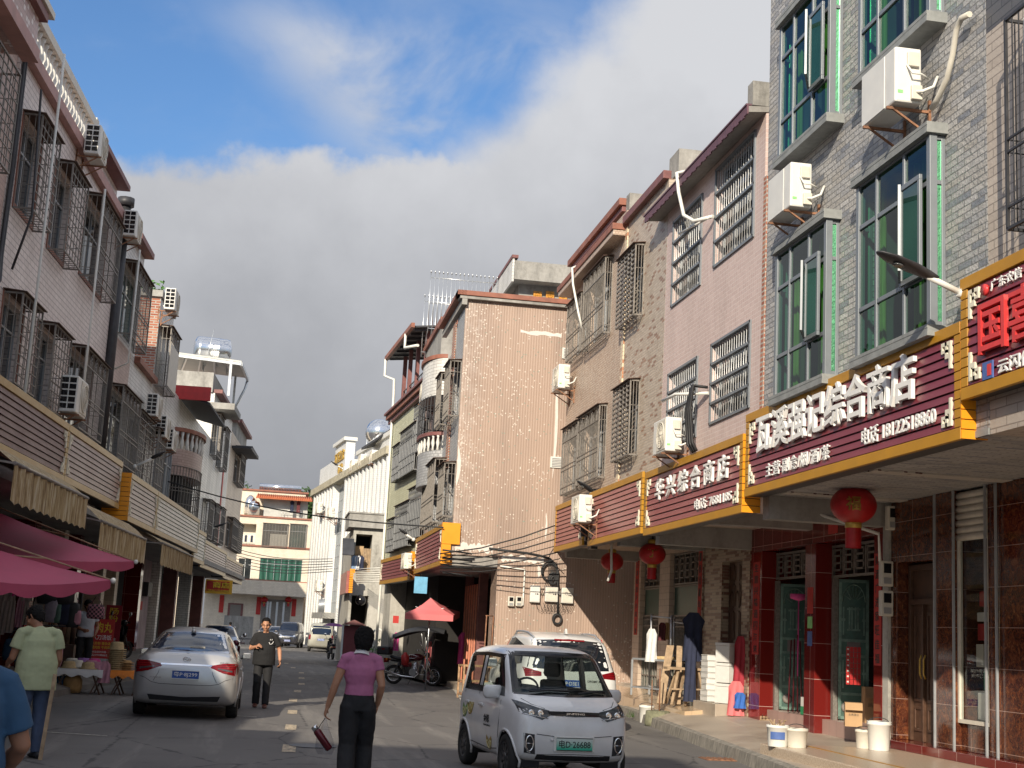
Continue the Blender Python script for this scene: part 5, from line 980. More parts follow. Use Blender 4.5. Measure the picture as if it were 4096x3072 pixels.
    # stained scalloped awnings
    for lab,u0,u1,n0,n1,z0,z1 in (('large stained canvas awning drooping over the pink canopies',19.6,24.8,.6,1.55,4.0,3.6),('striped stained awning leading up to the orange end board',26.2,31.7,.75,1.55,3.75,3.32),('small stained awning over the far shaded door',34.2,40.6,.75,1.55,3.7,3.4)):
        th=thing('awning',lab,'awning',P((u0+u1)/2,1,z1),'stained canvas awnings on the left'); k=MB(); k.smooth=True; k.grid([[P(u0+(u1-u0)*i/20,n0+(n1-n0)*q,z0+(z1-z0)*q*q) for i in range(21)] for q in (0,.25,.5,.75,1)]); k.build('canopy',M['awning'],th,recalc=False); k=MB(); k.smooth=True
        k.grid([[P(u0+(u1-u0)*i/80,n1+.02*math.sin(i*.9),z1-q*(.50+.05*abs(math.sin(i*.45)))) for i in range(81)] for q in (0,.5,1)]); k.build('valance',M['awning'],th,recalc=False); k=MB(); k.tube([P(u0,n1,z1),P(u1,n1,z1)],.03,6); k.bar(P(u0,n0,z0-.3),P(u0,n1,z1),.03); k.bar(P(u1,n0,z0-.3),P(u1,n1,z1),.03); k.build('frame',M['steel'],th)
    # air conditioners
    ac(f,28.2,10.75,'air conditioner on the roof edge beside the white balustrade'); ac(f,33.1,10.45,'air conditioner near the top of the black downpipe'); ac(f,27.95,5.45,'low air conditioner between the lower grid cage and the arched cage',n=.1,scale=1.15); ac(f,39.7,10.2,'air conditioner fixed above the raw brick end wall',n=.1); ac(f,39.0,7.05,'upper of three air conditioners clustered on the left white wall'); ac(f,41.0,6.75,'middle of three air conditioners clustered on the left white wall'); ac(f,42.6,6.6,'far and lowest of three air conditioners clustered on the left white wall')
def _slatwhite():
    t=NT('whitish_sign_slat'); n=t.noise(t.mapv(t.pos(),(1,1.5,5)),1.5,6,.65); M['slatwhite']=t.fin(t.ramp(n,[(.35,(.48,.45,.40)),(.65,(.66,.63,.58))]),.4)
    t=NT('stained_pink_render'); uv=t.walluv(); n=t.noise(t.mapv(uv,(1,.5,1)),1.5,6,.65); M['renderpink']=t.fin(t.ramp(n,[(.4,(.30,.22,.22)),(.6,(.42,.32,.32)),(.7,(.22,.19,.18))]),.85)
_slatwhite(); row_left()
# ================================================================ far part of the street
def far_part():
    d3=lambda x,y:(1250+x*.482,1700+y*.482); d4=lambda x,y:(850+x*.452,1850+y*.452)
    # old grey rendered house with a balcony, its flank towards the camera
    th=thing('old_house','weathered grey rendered house with an open balcony and concrete parapet','building',(6,78,0)); Y=62.0; q=lambda x,y,dy=0:ony(*d3(x,y),Y+dy); S=1.0
    x0=q(345,850).x; x1=q(640,850).x+4
    fr=Fr((0,Y,0),(1,0,0),(0,-1,0)); zb=q(400,1215).z; zt=q(400,905).z
    hole=(q(345,900).x-.0001,q(500,900).x,zb,zt); hole=(x0+.12,hole[1],zb,zt); dz=q(300,1410).z; hole2=(x0-.0,q(465,1410).x,.1,dz)
    wallpart(th,fr,x0,x1,.1,q(340,850).z,9,M['render'],[hole[:4]+(1.6,),(x0+.12,hole2[1],.1,dz,1.5)])
    mb=MB(); mb.face([fr.p(hole[0],-1.6,zb),fr.p(hole[1],-1.6,zb),fr.p(hole[1],-1.6,zt),fr.p(hole[0],-1.6,zt)]); mb.face([fr.p(x0+.12,-1.5,.1),fr.p(hole2[1],-1.5,.1),fr.p(hole2[1],-1.5,dz),fr.p(x0+.12,-1.5,dz)]); mb.build('dark_recess',M['darkint'],th,recalc=False)
    mb=MB(); mb.box(fr,x0-.25,x1,-3,.25,q(345,850).z,q(345,735).z); mb.build('concrete_parapet',M['concrete'],th); mb=MB(); mb.box(fr,x0-.3,x1,-3.1,.3,q(345,735).z,q(345,722).z); mb.build('coping',M['concrete'],th)
    mb=MB(); mb.box(fr,x0+.1,q(435,960).x,-.7,-.5,zb+.1,zt-.5); mb.build('ply_panel',plain('plywood_board',(.40,.27,.15),.8),th); mb=MB()
    for i in range(5): a=q(430,1000).x+i*.07; mb.box(fr,a,a+.06,-.4,-.35,zb,q(430,1020).z)
    mb.build('plank_screen',M['wood'],th)
    k=MB(); a=q(335,1080); b=q(420,1080); k.tube([a+Vector((0,-.05,0)),b+Vector((0,-.05,0))],.012,5)
    tag(k.build('washing_line',M['iron']),'washing line across the old house balcony','washing line')
    for i,(m,lab) in enumerate((('navyb','pale blue shirt drying on the old house balcony'),('whitecloth','white shirt drying on the old house balcony'),('navy','dark trousers drying on the old house balcony'))): hang(ony(*d3(352+i*27,1085),Y-.08),.26,.62,M[m],lab,'garment','washing on the old balcony')
    # small sign board with orange end on its corner
    sg=thing('shop_sign','narrow slat sign with orange end board on the old house corner','shop sign',q(300,1400),'slatted signs over the shopfronts'); mb=MB(); a,b=q(295,1395,-1),q(340,1195,-1); fr2=Fr((0,Y-1.3,0),(1,0,0),(0,-1,0))
    for i in range(11): z=a.z+(b.z-a.z)*i/11; mb.box(fr2,a.x,b.x+(.06 if i>8 else 0),-.2,.02,z+.01,z+(b.z-a.z)/11-.008)
    mb.build('end_board',M['orange'],sg); mb=MB(); mb.bx(a.x-.12,a.x-.005,Y-1.2,Y+4,a.z,b.z-.1); mb.build('slat_panel',M['slat3'],sg)
    t=thing('corrugated_shade','dark corrugated window shade beside the old house balcony','shade',q(290,1080)); mb=MB(); a=q(240,1085,-.2); b=q(345,950,-.2); mb.hexa([(a.x,Y-.9,a.z),(b.x,Y-.9,a.z),(b.x,Y-.95,a.z+.02),(a.x,Y-.95,a.z+.02),(a.x,Y-.2,b.z),(b.x,Y-.2,b.z),(b.x,Y-.25,b.z+.03),(a.x,Y-.25,b.z+.03)]); mb.build('sheet',M['corr'],t)
    k=MB(); k.ball(q(400,1455,-.3),.24,16,10); tag(k.build('hanging_pot',M['blackg']),'dark round pot hanging in the old house doorway','pot')
    k=MB(); rr=q(255,1590); k.bx(rr.x,rr.x+.85,Y-1.3,Y-1.25,.5,1.75); n=thing('notice_board','dark red roofed notice board in front of the old house','notice board',(rr.x+.4,Y-1.3,0)); k.build('board',M['maroncloth'],n); k=MB(); k.prism([(rr.x-.1,Y-1.5,1.78),(rr.x+.95,Y-1.5,1.78),(rr.x+.42,Y-1.5,2.0)],(0,0,0),(0,.5,0)); k.build('board_roof',M['maroon'],n); k=MB()
    for xx in (rr.x-.04,rr.x+.89): k.mark(); k.bx(xx-.04,xx+.04,Y-1.32,Y-1.24,0,1.775)
    k.build_each('post',M['galv'],n)
    # ---------- white hall with vertical fins
    A=Vector((4.55*1.42,58.2*1.42,0)); B=Vector((2.16*1.42,79*1.42,0)); U=(B-A).normalized(); N=Vector((-U.y,U.x,0)); 
    if N.x>0: N=-N
    f=Fr(A,U,N); L=(B-A).length; P=f.p; hz=lambda x,y:f.hit(*d3(x,y))
    th=thing('white_hall','white tiled hall with vertical fins, rooftop lettering and steel sphere tank','building',P(L/2,-4,0)); zc=hz(660,262)[1]; ztop=hz(685,70)[1]; 
    wallpart(th,f,-1,L,.2,zc,8,M['finwhite']); mb=MB(); mb.box(f,-1.2,L+.4,-.5,.7,zc-.05,zc+.42); mb.build('cornice',M['cornicey'],th); mb=MB(); u1=hz(385,205)[0]; mb.box(f,-1,u1,-6,.05,zc+.43,ztop); mb.build('parapet',M['finwhite'],th); mb=MB(); mb.box(f,-1.1,u1,-.3,.2,ztop+.002,ztop+.28); mb.build('coping',M['white'],th)
    ua,ub=hz(318,200)[0],hz(228,250)[0]; zt=f.hit(*d3(318,135))[1]; mb=MB(); mb.box(f,ua,ub,-.3,.35,zc+.43,zt); mb.build('name_tower',M['finwhite'],th); mb=MB(); mb.box(f,ua-.2,ub+.2,-.4,.55,zt+.002,zt+.25); mb.build('tower_coping',M['white'],th); mb=MB(); mb.box(f,ub+.01,L,-3,.1,zc+.43,zc+2.1); mb.build('far_parapet',M['finwhite'],th)
    k=MB()
    wl=(ub-ua)*.86
    lettering(k,'瓦溪之家',P(ub-.3,.37,zt-1.3),-f.U,f.Z,f.N,wl,.78,.08,.02); lettering(k,'礼堂',P(ub-(ub-ua)*.45,.37,zt-2.15),-f.U,f.Z,f.N,wl*.45,.62,.08,.02); k.build('name_lettering',M['lettergold'],th,recalc=False)
    k=MB(); wu0,wu1=hz(305,600)[0],hz(235,600)[0]; un=-1.0; nf=0
    while un<L:
        if not wu0-.3<un<wu1+.3: k.mark(); k.box(f,un,un+.45,0,.55,.2,zc-.06); nf+=1
        un+=1.35
    k.build_each('fin',M['finwhite'],th); k=MB(); un=-.35
    while un<L-1:
        if not wu0-.6<un<wu1+.3: 
            for z0 in (1.2,4.9,8.3):
                if z0+2.4<zc: k.box(f,un+.1,un+.55,0,.02,z0,min(z0+2.6,zc-.3))
        un+=1.35
    k.build('slit_window',M['glass'],th); k=MB(); k.box(f,wu0,wu1,0,.05,2.6,zc-.4); w=k.build('tall_window',M['glassg'],th); k=MB()
    for i in range(7): u=wu0+(wu1-wu0)*i/6; k.box(f,u-.05,u+.05,.051,.12,2.6,zc-.4)
    for i in range(12): z=2.6+(zc-3)*i/11; k.box(f,wu0,wu1,.051,.10,z-.05,z+.05)
    k.build('mullion',M['alu'],w); k=MB(); k.box(f,wu0-1,wu1+.5,.0,1.4,2.2,2.6); k.build('porch_slab',M['concrete'],th); k=MB(); k.box(f,wu0-.6,wu1+.2,.01,.04,.2,2.2); k.build('entrance',M['darkint'],th)
    k=MB()
    for i in range(8): k.tube([P(wu0-.8+i*.35,1.3,2.6),P(wu0-.8+i*.35,1.3,3.5)],.03,5)
    k.build('porch_railing',M['galv'],th)
    for px,py,lab in ((1500,1830,'nearest of the units on the white hall parapet'),(1455,1845,'second unit on the white hall parapet'),(1420,1865,'third unit on the white hall parapet')): h=f.hit(px,py,.4); ac(f,h[0],h[1]-.4,'air conditioner, '+lab,scale=1.3,n=.1)
    for px,py,lab in ((1345,2060,'air conditioner between the fins left of the tall hall window'),(1297,2040,'air conditioner high on the far fins of the white hall'),(1297,2350,'low air conditioner on the far fins of the white hall')): h=f.hit(px,py,.5); ac(f,h[0],h[1]-.3,lab,scale=1.3,n=.5)
    t=thing('sphere_tank','round steel dome tank on the white hall roof','water tank',ony(1518,1735,92)); k=MB(); c=ony(1518,1733,92); k.ball(c,.95,28,18); k.build('sphere',M['mirrorsteel'],t); k=MB()
    for i in range(6): a=i*math.pi/3; k.bar(c+Vector((.8*math.cos(a),.8*math.sin(a),-.4)),c+Vector((.85*math.cos(a),.85*math.sin(a),-2)),.06)
    k.build('stand',M['galv'],t); k=MB(); a=ony(1445,1800,88); b=ony(1580,1712,84); k.hexa([a,b,b+Vector((2,3,1)),a+Vector((2,3,1)),a+Vector((0,0,.15)),b+Vector((0,0,.15)),b+Vector((2,3,1.15)),a+Vector((2,3,1.15))]); tag(k.build('solar_collector',M['corr']),'dark solar panel below the dome tank on the hall roof','solar panel')
    # ---------- beige house at the junction
    Y=145.0; th=thing('junction_house','beige four storey house with orange roof trim closing the street','building',(0,Y,0)); q=lambda x,y,dy=0:ony(*d4(x,y),Y+dy); fr=Fr((0,Y,0),(1,0,0),(0,-1,0))
    x0=q(150,700).x-2; x1=q(955,700).x; zA=q(400,1170).z; zB=q(400,1045).z; zC=q(400,740).z; zD=q(400,480).z
    H3=[(x0+1,q(385,600).x,q(300,725).z,q(300,540).z,1.5),(q(445,600).x,q(665,600).x,q(500,745).z,q(500,540).z),(q(685,600).x,q(830,600).x,q(700,752).z,q(700,545).z)]; H2=[(q(230,900).x,q(345,900).x,q(300,1035).z,q(300,850).z),(q(420,900).x,q(795,900).x,q(600,1052).z,q(600,852).z)]
    wallpart(th,fr,x0,x1,zB,zD,9,M['creamtile'],H3+H2)
    mb=MB(); mb.box(fr,x0,x1-.6,-1,.9,zA,zB-.005); mb.build('canopy_band',M['creamtile'],th); 
    for z in (zB,zC,zD): mb=MB(); mb.box(fr,x0,x1+.1,-.1,.14,z-.06,z+.12); mb.build('orange_trim',M['oxide'],th)
    window(th,fr,*H2[1][:4],'alu','glassgc',mull=(.17,.34,.5,.67,.84),trans=(.75,)); window(th,fr,*H2[0][:4],'whitealu','glass'); o=window(th,fr,*H3[1][:4],'alu','glass'); cage(o,fr,*H3[1][:4],.25,'slat',arch=False); mb=MB(); mb.box(fr,q(515,600).x,q(660,600).x,-.05,.0,q(500,740).z,q(500,630).z); mb.build('louvre_shutter',M['cream'],o)
    o=window(th,fr,*H3[2][:4],'alu','glassg'); cage(o,fr,*H3[2][:4],.25,'slat',arch=False); mb=MB(); a=H3[0]; mb.face([fr.p(a[0],-1.5,a[2]),fr.p(a[1],-1.5,a[2]),fr.p(a[1],-1.5,a[3]),fr.p(a[0],-1.5,a[3])]); mb.build('balcony_back',M['cream'],th,recalc=False)
    k=MB()
    for i in range(16): xx=a[1]-.1-i*.16; k.bar((xx,Y,a[2]),(xx,Y,a[2]+.95),.03)
    k.bar((a[1]-2.6,Y,a[2]+.95),(a[1],Y,a[2]+.95),.05); k.build('balcony_railing',M['white'],th)
    for i in range(5): hang(Vector((a[1]-.35-i*.3,Y-.12,a[2]+.95)),.24,.7,M[('navy','whitecloth','navy','whitecloth','maroncloth')[i]],'washing hung on the junction house balcony rail','garment','washing on the junction balcony')
    mb=MB(); mb.box(fr,x0,x1-1.2,-4,-.9,.3,zA-.01); mb.build('ground_wall',M['creamtile'],th)
    f0=Fr((0,Y+.9,0),(1,0,0),(0,-1,0)); Q=lambda x,y:ony(*d4(x,y),Y+.9)
    mb=MB(); mb.box(f0,Q(430,1300).x,Q(690,1300).x,.01,.06,.4,Q(500,1210).z); e=mb.build('double_door',M['steel'],th); mb=MB()
    for xa in (475,500,560,620): mb.box(f0,Q(xa,1300).x,Q(xa+18,1300).x,.061,.1,.45,Q(500,1230).z)
    mb.build('door_moulding',M['galv'],e)
    for xa,xb in ((385,425),(700,738),(55,95)): mb=MB(); mb.box(f0,Q(xa,1300).x,Q(xb,1300).x,.01,.05,Q(400,1345).z,Q(400,1190).z); mb.build('red_couplet',M['paperred'],th)
    mb=MB(); mb.box(f0,Q(135,1300).x,Q(270,1300).x,.01,.08,Q(200,1390).z,Q(200,1245).z); w=mb.build('framed_window',M['maroon'],th); mb=MB(); mb.box(f0,Q(155,1300).x,Q(250,1300).x,.081,.09,Q(200,1380).z,Q(200,1258).z); mb.build('pane',M['steel'],w)
    mb=MB(); mb.box(f0,Q(845,1300).x,Q(895,1300).x,.01,.05,Q(850,1375).z,Q(850,1285).z); mb.build('barred_window',M['glass'],th)
    for xa in (460,673): lantern(Q(xa,1215)+Vector((0,-.5,0)),.36,'red lantern hanging at the %s of the junction house door'%('left' if xa<500 else 'right'),None,'lanterns at the junction house')
    tag(flatsign(f0,Q(825,1290),Q(898,1240),'yellow notice over the barred window of the junction house','cream'),None)
    # roof storey
    mb=MB(); yb=Y+2.5; b=lambda x,y:ony(*d4(x,y),yb); mb.bx(b(250,470).x-2,b(825,300).x,yb,yb+6,zD,b(300,245).z); mb.build('roof_storey',M['creamtile'],th); mb=MB(); mb.bx(b(250,470).x-2,b(850,300).x,yb-.2,yb+6,b(300,245).z+.002,b(300,235).z+.05); mb.build('roof_trim',M['oxide'],th)
    mb=MB(); yc=Y+1.0; c=lambda x,y:ony(*d4(x,y),yc); mb.bx(c(450,400).x,c(845,400).x,yc+.8,yc+1.4,zD+.1,c(500,320).z); mb.build('sheet_room',M['corrgrey'],th); s=thing('tiled_roof','small orange tiled roof over the junction house terrace','roof',c(640,310)); mb=MB()
    xa,xb=c(395,300).x,c(885,300).x; za=c(500,322).z; n=26
    for i in range(n): xx=xa+(xb-xa)*i/n; mb.tube([(xx,yc-.8,za),(xx+.1,yc+1.4,za+.55)],.1,6)
    mb.hexa([(xa,yc-.8,za-.05),(xb,yc-.8,za-.05),(xb,yc+1.5,za+.5),(xa,yc+1.5,za+.5),(xa,yc-.8,za),(xb,yc-.8,za),(xb,yc+1.5,za+.55),(xa,yc+1.5,za+.55)]); mb.build('tile_sheet',M['tileroof'],s)
    k=MB()
    for xq in (610,640,760,785): k.tube([c(xq,480),c(xq,425)],.02,5)
    k.tube([c(600,425),c(790,425)],.02,5); k.tube([c(625,455),c(800,455)],.02,5); tag(k.build('terrace_rail',M['galv']),'metal drying rail on the junction house terrace','railing')
    for i,(xq,m) in enumerate(((708,'navy'),(765,'maroncloth'))): hang(c(xq,335),.38,1.3,M[m],('dark trousers' if i==0 else 'maroon garment')+' hanging under the junction house tiled roof','garment','washing on the junction terrace')
    t=thing('water_tank','upright steel water tank on the junction house roof','water tank',c(330,460)); k=MB(); k.lathe(c(362,465),[(.62,0),(.62,1.1),(.5,1.35),(.02,1.5)],20); k.build('shell',M['mirrorsteel'],t); t=thing('water_tank','domed steel water tank behind the upright one on the junction house','water tank',c(330,400)); k=MB(); k.lathe(c(330,370)+Vector((0,1.2,-.9)),[(.6,0),(.6,1.2),(.5,1.6),(.25,1.9),(.02,2)],20); k.build('shell',M['mirrorsteel'],t)
    k=MB(); bb=ony(*d4(415,235),Y+4); k.tube([bb+Vector((0,0,.3)),bb+Vector((4.4,0,.3))],.32,14); 
    for i in range(14): k.tube([bb+Vector((.2+i*.3,-.3,.1)),bb+Vector((.2+i*.3,-1.2,-.7))],.05,6)
    tag(k.build('solar_water_heater',M['mirrorsteel']),'solar water heater drum on top of the junction house','solar heater')
    k=MB(); a=ony(*d4(95,1480),Y-6); b=ony(*d4(365,1365),Y-6); k.bx(a.x,b.x,Y-6,Y-5.7,.2,b.z); tag(k.build('low_wall',M['concrete']),'low dark wall in front of the junction house','wall')
    # yellow and red shop sign on the left at the junction
    sg=thing('shop_sign','yellow framed red shop sign hanging at the end of the left row','shop sign',ony(900,2330,60),'signs by the junction'); fs=Fr((0,58,0),(1,0,0),(0,-1,0)); a=ony(*d4(-70,1155),58); b=ony(*d4(180,1045),58); k=MB(); k.box(fs,a.x,b.x,-.1,0,a.z,b.z); k.build('sign_box',M['lightgold'],sg); k=MB(); k.box(fs,a.x+.05,b.x-.12,.001,.012,a.z+.1,b.z-.06); k.build('sign_face',M['paperred'],sg); k=MB(); hh=b.z-a.z; lettering(k,'商店',(a.x+.30,57.985,a.z+hh*.40),(1,0,0),(0,0,1),(0,-1,0),(b.x-a.x)*.62,hh*.46,.02,.02); lettering(k,'7681663 13219188663',(a.x+.10,57.985,a.z+hh*.16),(1,0,0),(0,0,1),(0,-1,0),(b.x-a.x)*.8,hh*.14,.01,.01); k.build('lettering',M['yellow'],sg,recalc=False)
    th2=thing('added_shade_block','tall plain block added unseen behind the left row to shade the junction house','building',(-11,112,0)); wallpart(th2,Fr((-6,98,0),(0,1,0),(1,0,0)),0,28,.2,16,10,M['creamtile'],[(2+i*4,3.6+i*4,z,z+1.6) for i in range(6) for z in (4,7.4,10.8)])  # unseen block added to shade the lower floors of the junction house
    # trees on the rise behind
    r=random.Random(9)
    for px,py,y,rad,kind in ((1283,1955,172,3.6,0),(1325,1965,176,4.2,0),(1245,1990,182,2.8,0),(1390,1975,180,5,0),(985,1925,184,3.2,1),(1030,1945,188,2.6,1),(945,1930,190,3,1),(1170,1960,192,.9,1)):
        q_=ony(px,py,y); tree(Vector((q_.x,y,0)),q_.z,rad,kind,r,['dense dark tree rising behind the white hall','thin sparse tree showing above the junction house roof'][kind])
def tree(p,hh,rad,kind,r,lab):
    th=thing('tree',lab,'tree',p,'trees beyond the junction'); k=MB(); k.tube([p,p+Vector((.3,0,hh*.5)),p+Vector((0,.2,hh*.85))],[.3,.2,.06],8); tips=[]
    for i in range(9 if kind==0 else 14):
        a=r.random()*6.28; b=p+Vector((0,0,hh*(.4+.5*r.random()))); c=b+Vector((math.cos(a)*rad*.7*r.random(),math.sin(a)*rad*.7*r.random(),hh*.13*r.random()+.3)); k.tube([b,(b+c)/2+Vector((0,0,.3)),c],[.09,.06,.02],5); tips.append(c)
    k.build('trunk',M['bark'],th); m=MB()
    cl=[(p+Vector((r.gauss(0,rad*.4),r.gauss(0,rad*.4),hh*(.72+.24*r.random()-.18*(r.random()**2)))),rad*(.22+.2*r.random())) for _ in range(26)] if kind==0 else [(t,rad*.16) for t in tips]
    for c,s in cl:
        for j in range(130 if kind==0 else 16):
            d=Vector((r.gauss(0,1),r.gauss(0,1),r.gauss(0,.8))).normalized()*s*(.5+.6*r.random()); q=c+d; a=Vector((r.gauss(0,1),r.gauss(0,1),r.gauss(0,1))).normalized()*(.28 if kind==0 else .16); b=a.orthogonal().normalized()*(.16 if kind==0 else .09); m.face([q-a,q+b,q+a,q-b])
    m.build('crown',M['leaf'],th,recalc=False)
def hang(p,wd,ht,m,lab,cat='garment',group=None,sleeves=True,name='garment'):
    k=MB(); k.smooth=True; n=8; rows=[]
    for j in range(7):
        q=j/6; w=wd*(.42 if j==0 else (1.15 if j==1 and sleeves else .85+.15*q)); rows.append([p+Vector((w*(i/n-.5),-.03-.035*math.sin(i*1.9+j*.6)*min(1,q*2),-ht*q)) for i in range(n+1)])
    k.grid(rows); rows=[[v+Vector((0,.05,0)) for v in r_] for r_ in rows]; k.grid(rows); o=k.build(name,m,recalc=False); return tag(o,lab,cat,group)
def flatsign(fr,a,b,lab,m):
    k=MB(); k.box(fr,a.x,b.x,.06,.1,a.z,b.z); return tag(k.build('notice_sign',M[m]),lab,'notice')
def lantern(p,r,lab,chars='福',group='red lanterns under the right arcade',cord=.3,mark=None):
    th=thing('red_lantern',lab,'lantern',p,group); k=MB(); seg=24; k.smooth=True; rows=[]
    for i in range(13):
        t=math.pi*(.12+.76*i/12); rows.append([p+Vector((r*math.sin(t)*math.cos(a*2*math.pi/48)*(1-.035*(a%2)),r*math.sin(t)*math.sin(a*2*math.pi/48)*(1-.035*(a%2)),-r*.82*math.cos(t))) for a in range(48)])
    k.grid(rows,True,True); k.build('globe',M['lantern'],th); k=MB()
    for s_ in (1,-1): k.mark(); k.lathe(p+Vector((0,0,s_*r*.80)),[(r*.36,-.04*s_),(r*.36,.06*s_),(r*.25,.08*s_)],16)
    k.build_each('gilt_cap',M['lettergold'],th); k=MB(); k.smooth=True; h=r*1.0
    k.grid([[p+Vector((r*.33*math.cos(a*2*math.pi/24)*(1+.05*(a%2)),r*.33*math.sin(a*2*math.pi/24),-r*.86-h*q)) for a in range(24)] for q in (0,.5,1)],True); k.build('tassel',M['lantern'],th,recalc=False); k=MB(); k.tube([p+Vector((0,0,r*.85)),p+Vector((0,0,r*.85+cord))],.012,5); k.build('cord',M['iron'],th)
    if chars:
        d=Vector((-p.x,-p.y,0)).normalized(); X=Vector((-d.y,d.x,0)); k=MB()
        if X.x<0: X=-X
        me,x0,x1,y0,y1=text_me(chars,.5,.02); s_=r*.62/(y1-y0)
        for v in me.vertices: pass
        i0=len(k.v)
        for v in me.vertices:
            lx=(v.co.x-(x0+x1)/2)*s_; ly=(v.co.y-(y0+y1)/2)*s_; rr_=math.sqrt(max(.01,r*r-lx*lx-(ly/.82)**2)); q=p+X*lx+Vector((0,0,ly))+d*(rr_+.006); k.v.append(tuple(q))
        for g in me.polygons: k.f.append(tuple(i0+t for t in g.vertices)); k.mi.append(0); k.sm.append(False)
        k.build('gold_character',M['lettergold'],th,recalc=False)
    return th
M['navyb']=plain('pale_blue_cloth',(.20,.30,.45),.85); M['cornicey']=plain('stained_cornice',(.42,.38,.28),.8,0,.3,3); M['lightgold']=plain('yellow_sign_border',(.75,.42,.02),.4)
def _g():
    t=NT('green_tinted_curtained_glass'); w=t.n('TexWave',{'Vector':t.walluv(),'Scale':.55,'Distortion':2.5,'Detail':2.0},bands_direction='X').outputs[1]; M['glassgc']=t.fin(t.ramp(w,[(0,(.012,.05,.035)),(1,(.035,.11,.08))]),.12)
_g(); far_part()
# ================================================================ vehicles
def paint(name,col,rough=.25,metal=0.0,dirt=.15):
    t=NT(name); n=t.noise(t.obj(),2.5,6,.62); z=t.n('SeparateXYZ',{0:t.obj()}).outputs[2]
    d=t.math('MULTIPLY',t.ramp(t.math('SUBTRACT',t.math('MULTIPLY',n,.9),t.math('MULTIPLY',z,.55)),[(.05,(0,0,0)),(.5,(1,1,1))]),dirt*2.2,True)
    c=t.mix(d,col,(.20,.17,.13)); t.set(t.b.inputs['Coat Weight'],.6); t.set(t.b.inputs['Coat Roughness'],.06); return t.fin(c,t.math('ADD',t.math('MULTIPLY',d,.5),rough),metal)
M['carwhite']=paint('white_car_paint',(.80,.80,.795),.3,0,.12); M['carsilver']=paint('silver_car_paint',(.52,.51,.505),.30,.55,.08); M['cardark']=paint('dark_blue_car_paint',(.018,.022,.035),.22,.2); M['carbeige']=paint('beige_silver_car_paint',(.42,.41,.35),.32,.4); M['carsuv']=paint('pearl_white_car_paint',(.68,.68,.67),.28)
t=NT('dark_car_glass'); M['carglass']=t.fin((.010,.013,.018),.03,0,.9); t=NT('blue_reflecting_car_glass'); M['carglassb']=t.fin((.012,.020,.042),.08,0,.35)
t=NT('red_lamp_lens'); n=t.n('TexWave',{'Vector':t.obj(),'Scale':9.0,'Distortion':.0},bands_direction='Z').outputs[1]; M['tail']=t.fin(t.ramp(n,[(0,(.09,.004,.006)),(1,(.24,.008,.012))]),.08); M['lamp']=plain('smoked_headlamp',(.09,.095,.10),.08,.3,.5,9); M['amber']=plain('amber_lens',(.55,.16,.01),.2); M['plateblue']=plain('blue_number_plate',(.022,.08,.33),.4); M['seat']=plain('grey_seat_cloth',(.05,.05,.055),.9); M['tyre']=plain('tyre_rubber',(.022,.021,.02),.85,0,.25,12); M['rim']=plain('alloy_rim',(.32,.32,.32),.35,.7); M['rimdark']=plain('dark_alloy_rim',(.10,.10,.10),.4,.5)
t=NT('green_gradient_plate'); z=t.n('SeparateXYZ',{0:t.n('TexCoord').outputs['Generated']}).outputs[2]; M['plategreen']=t.fin(t.ramp(z,[(.15,(.02,.42,.27)),(.85,(.62,.70,.66))]),.4)
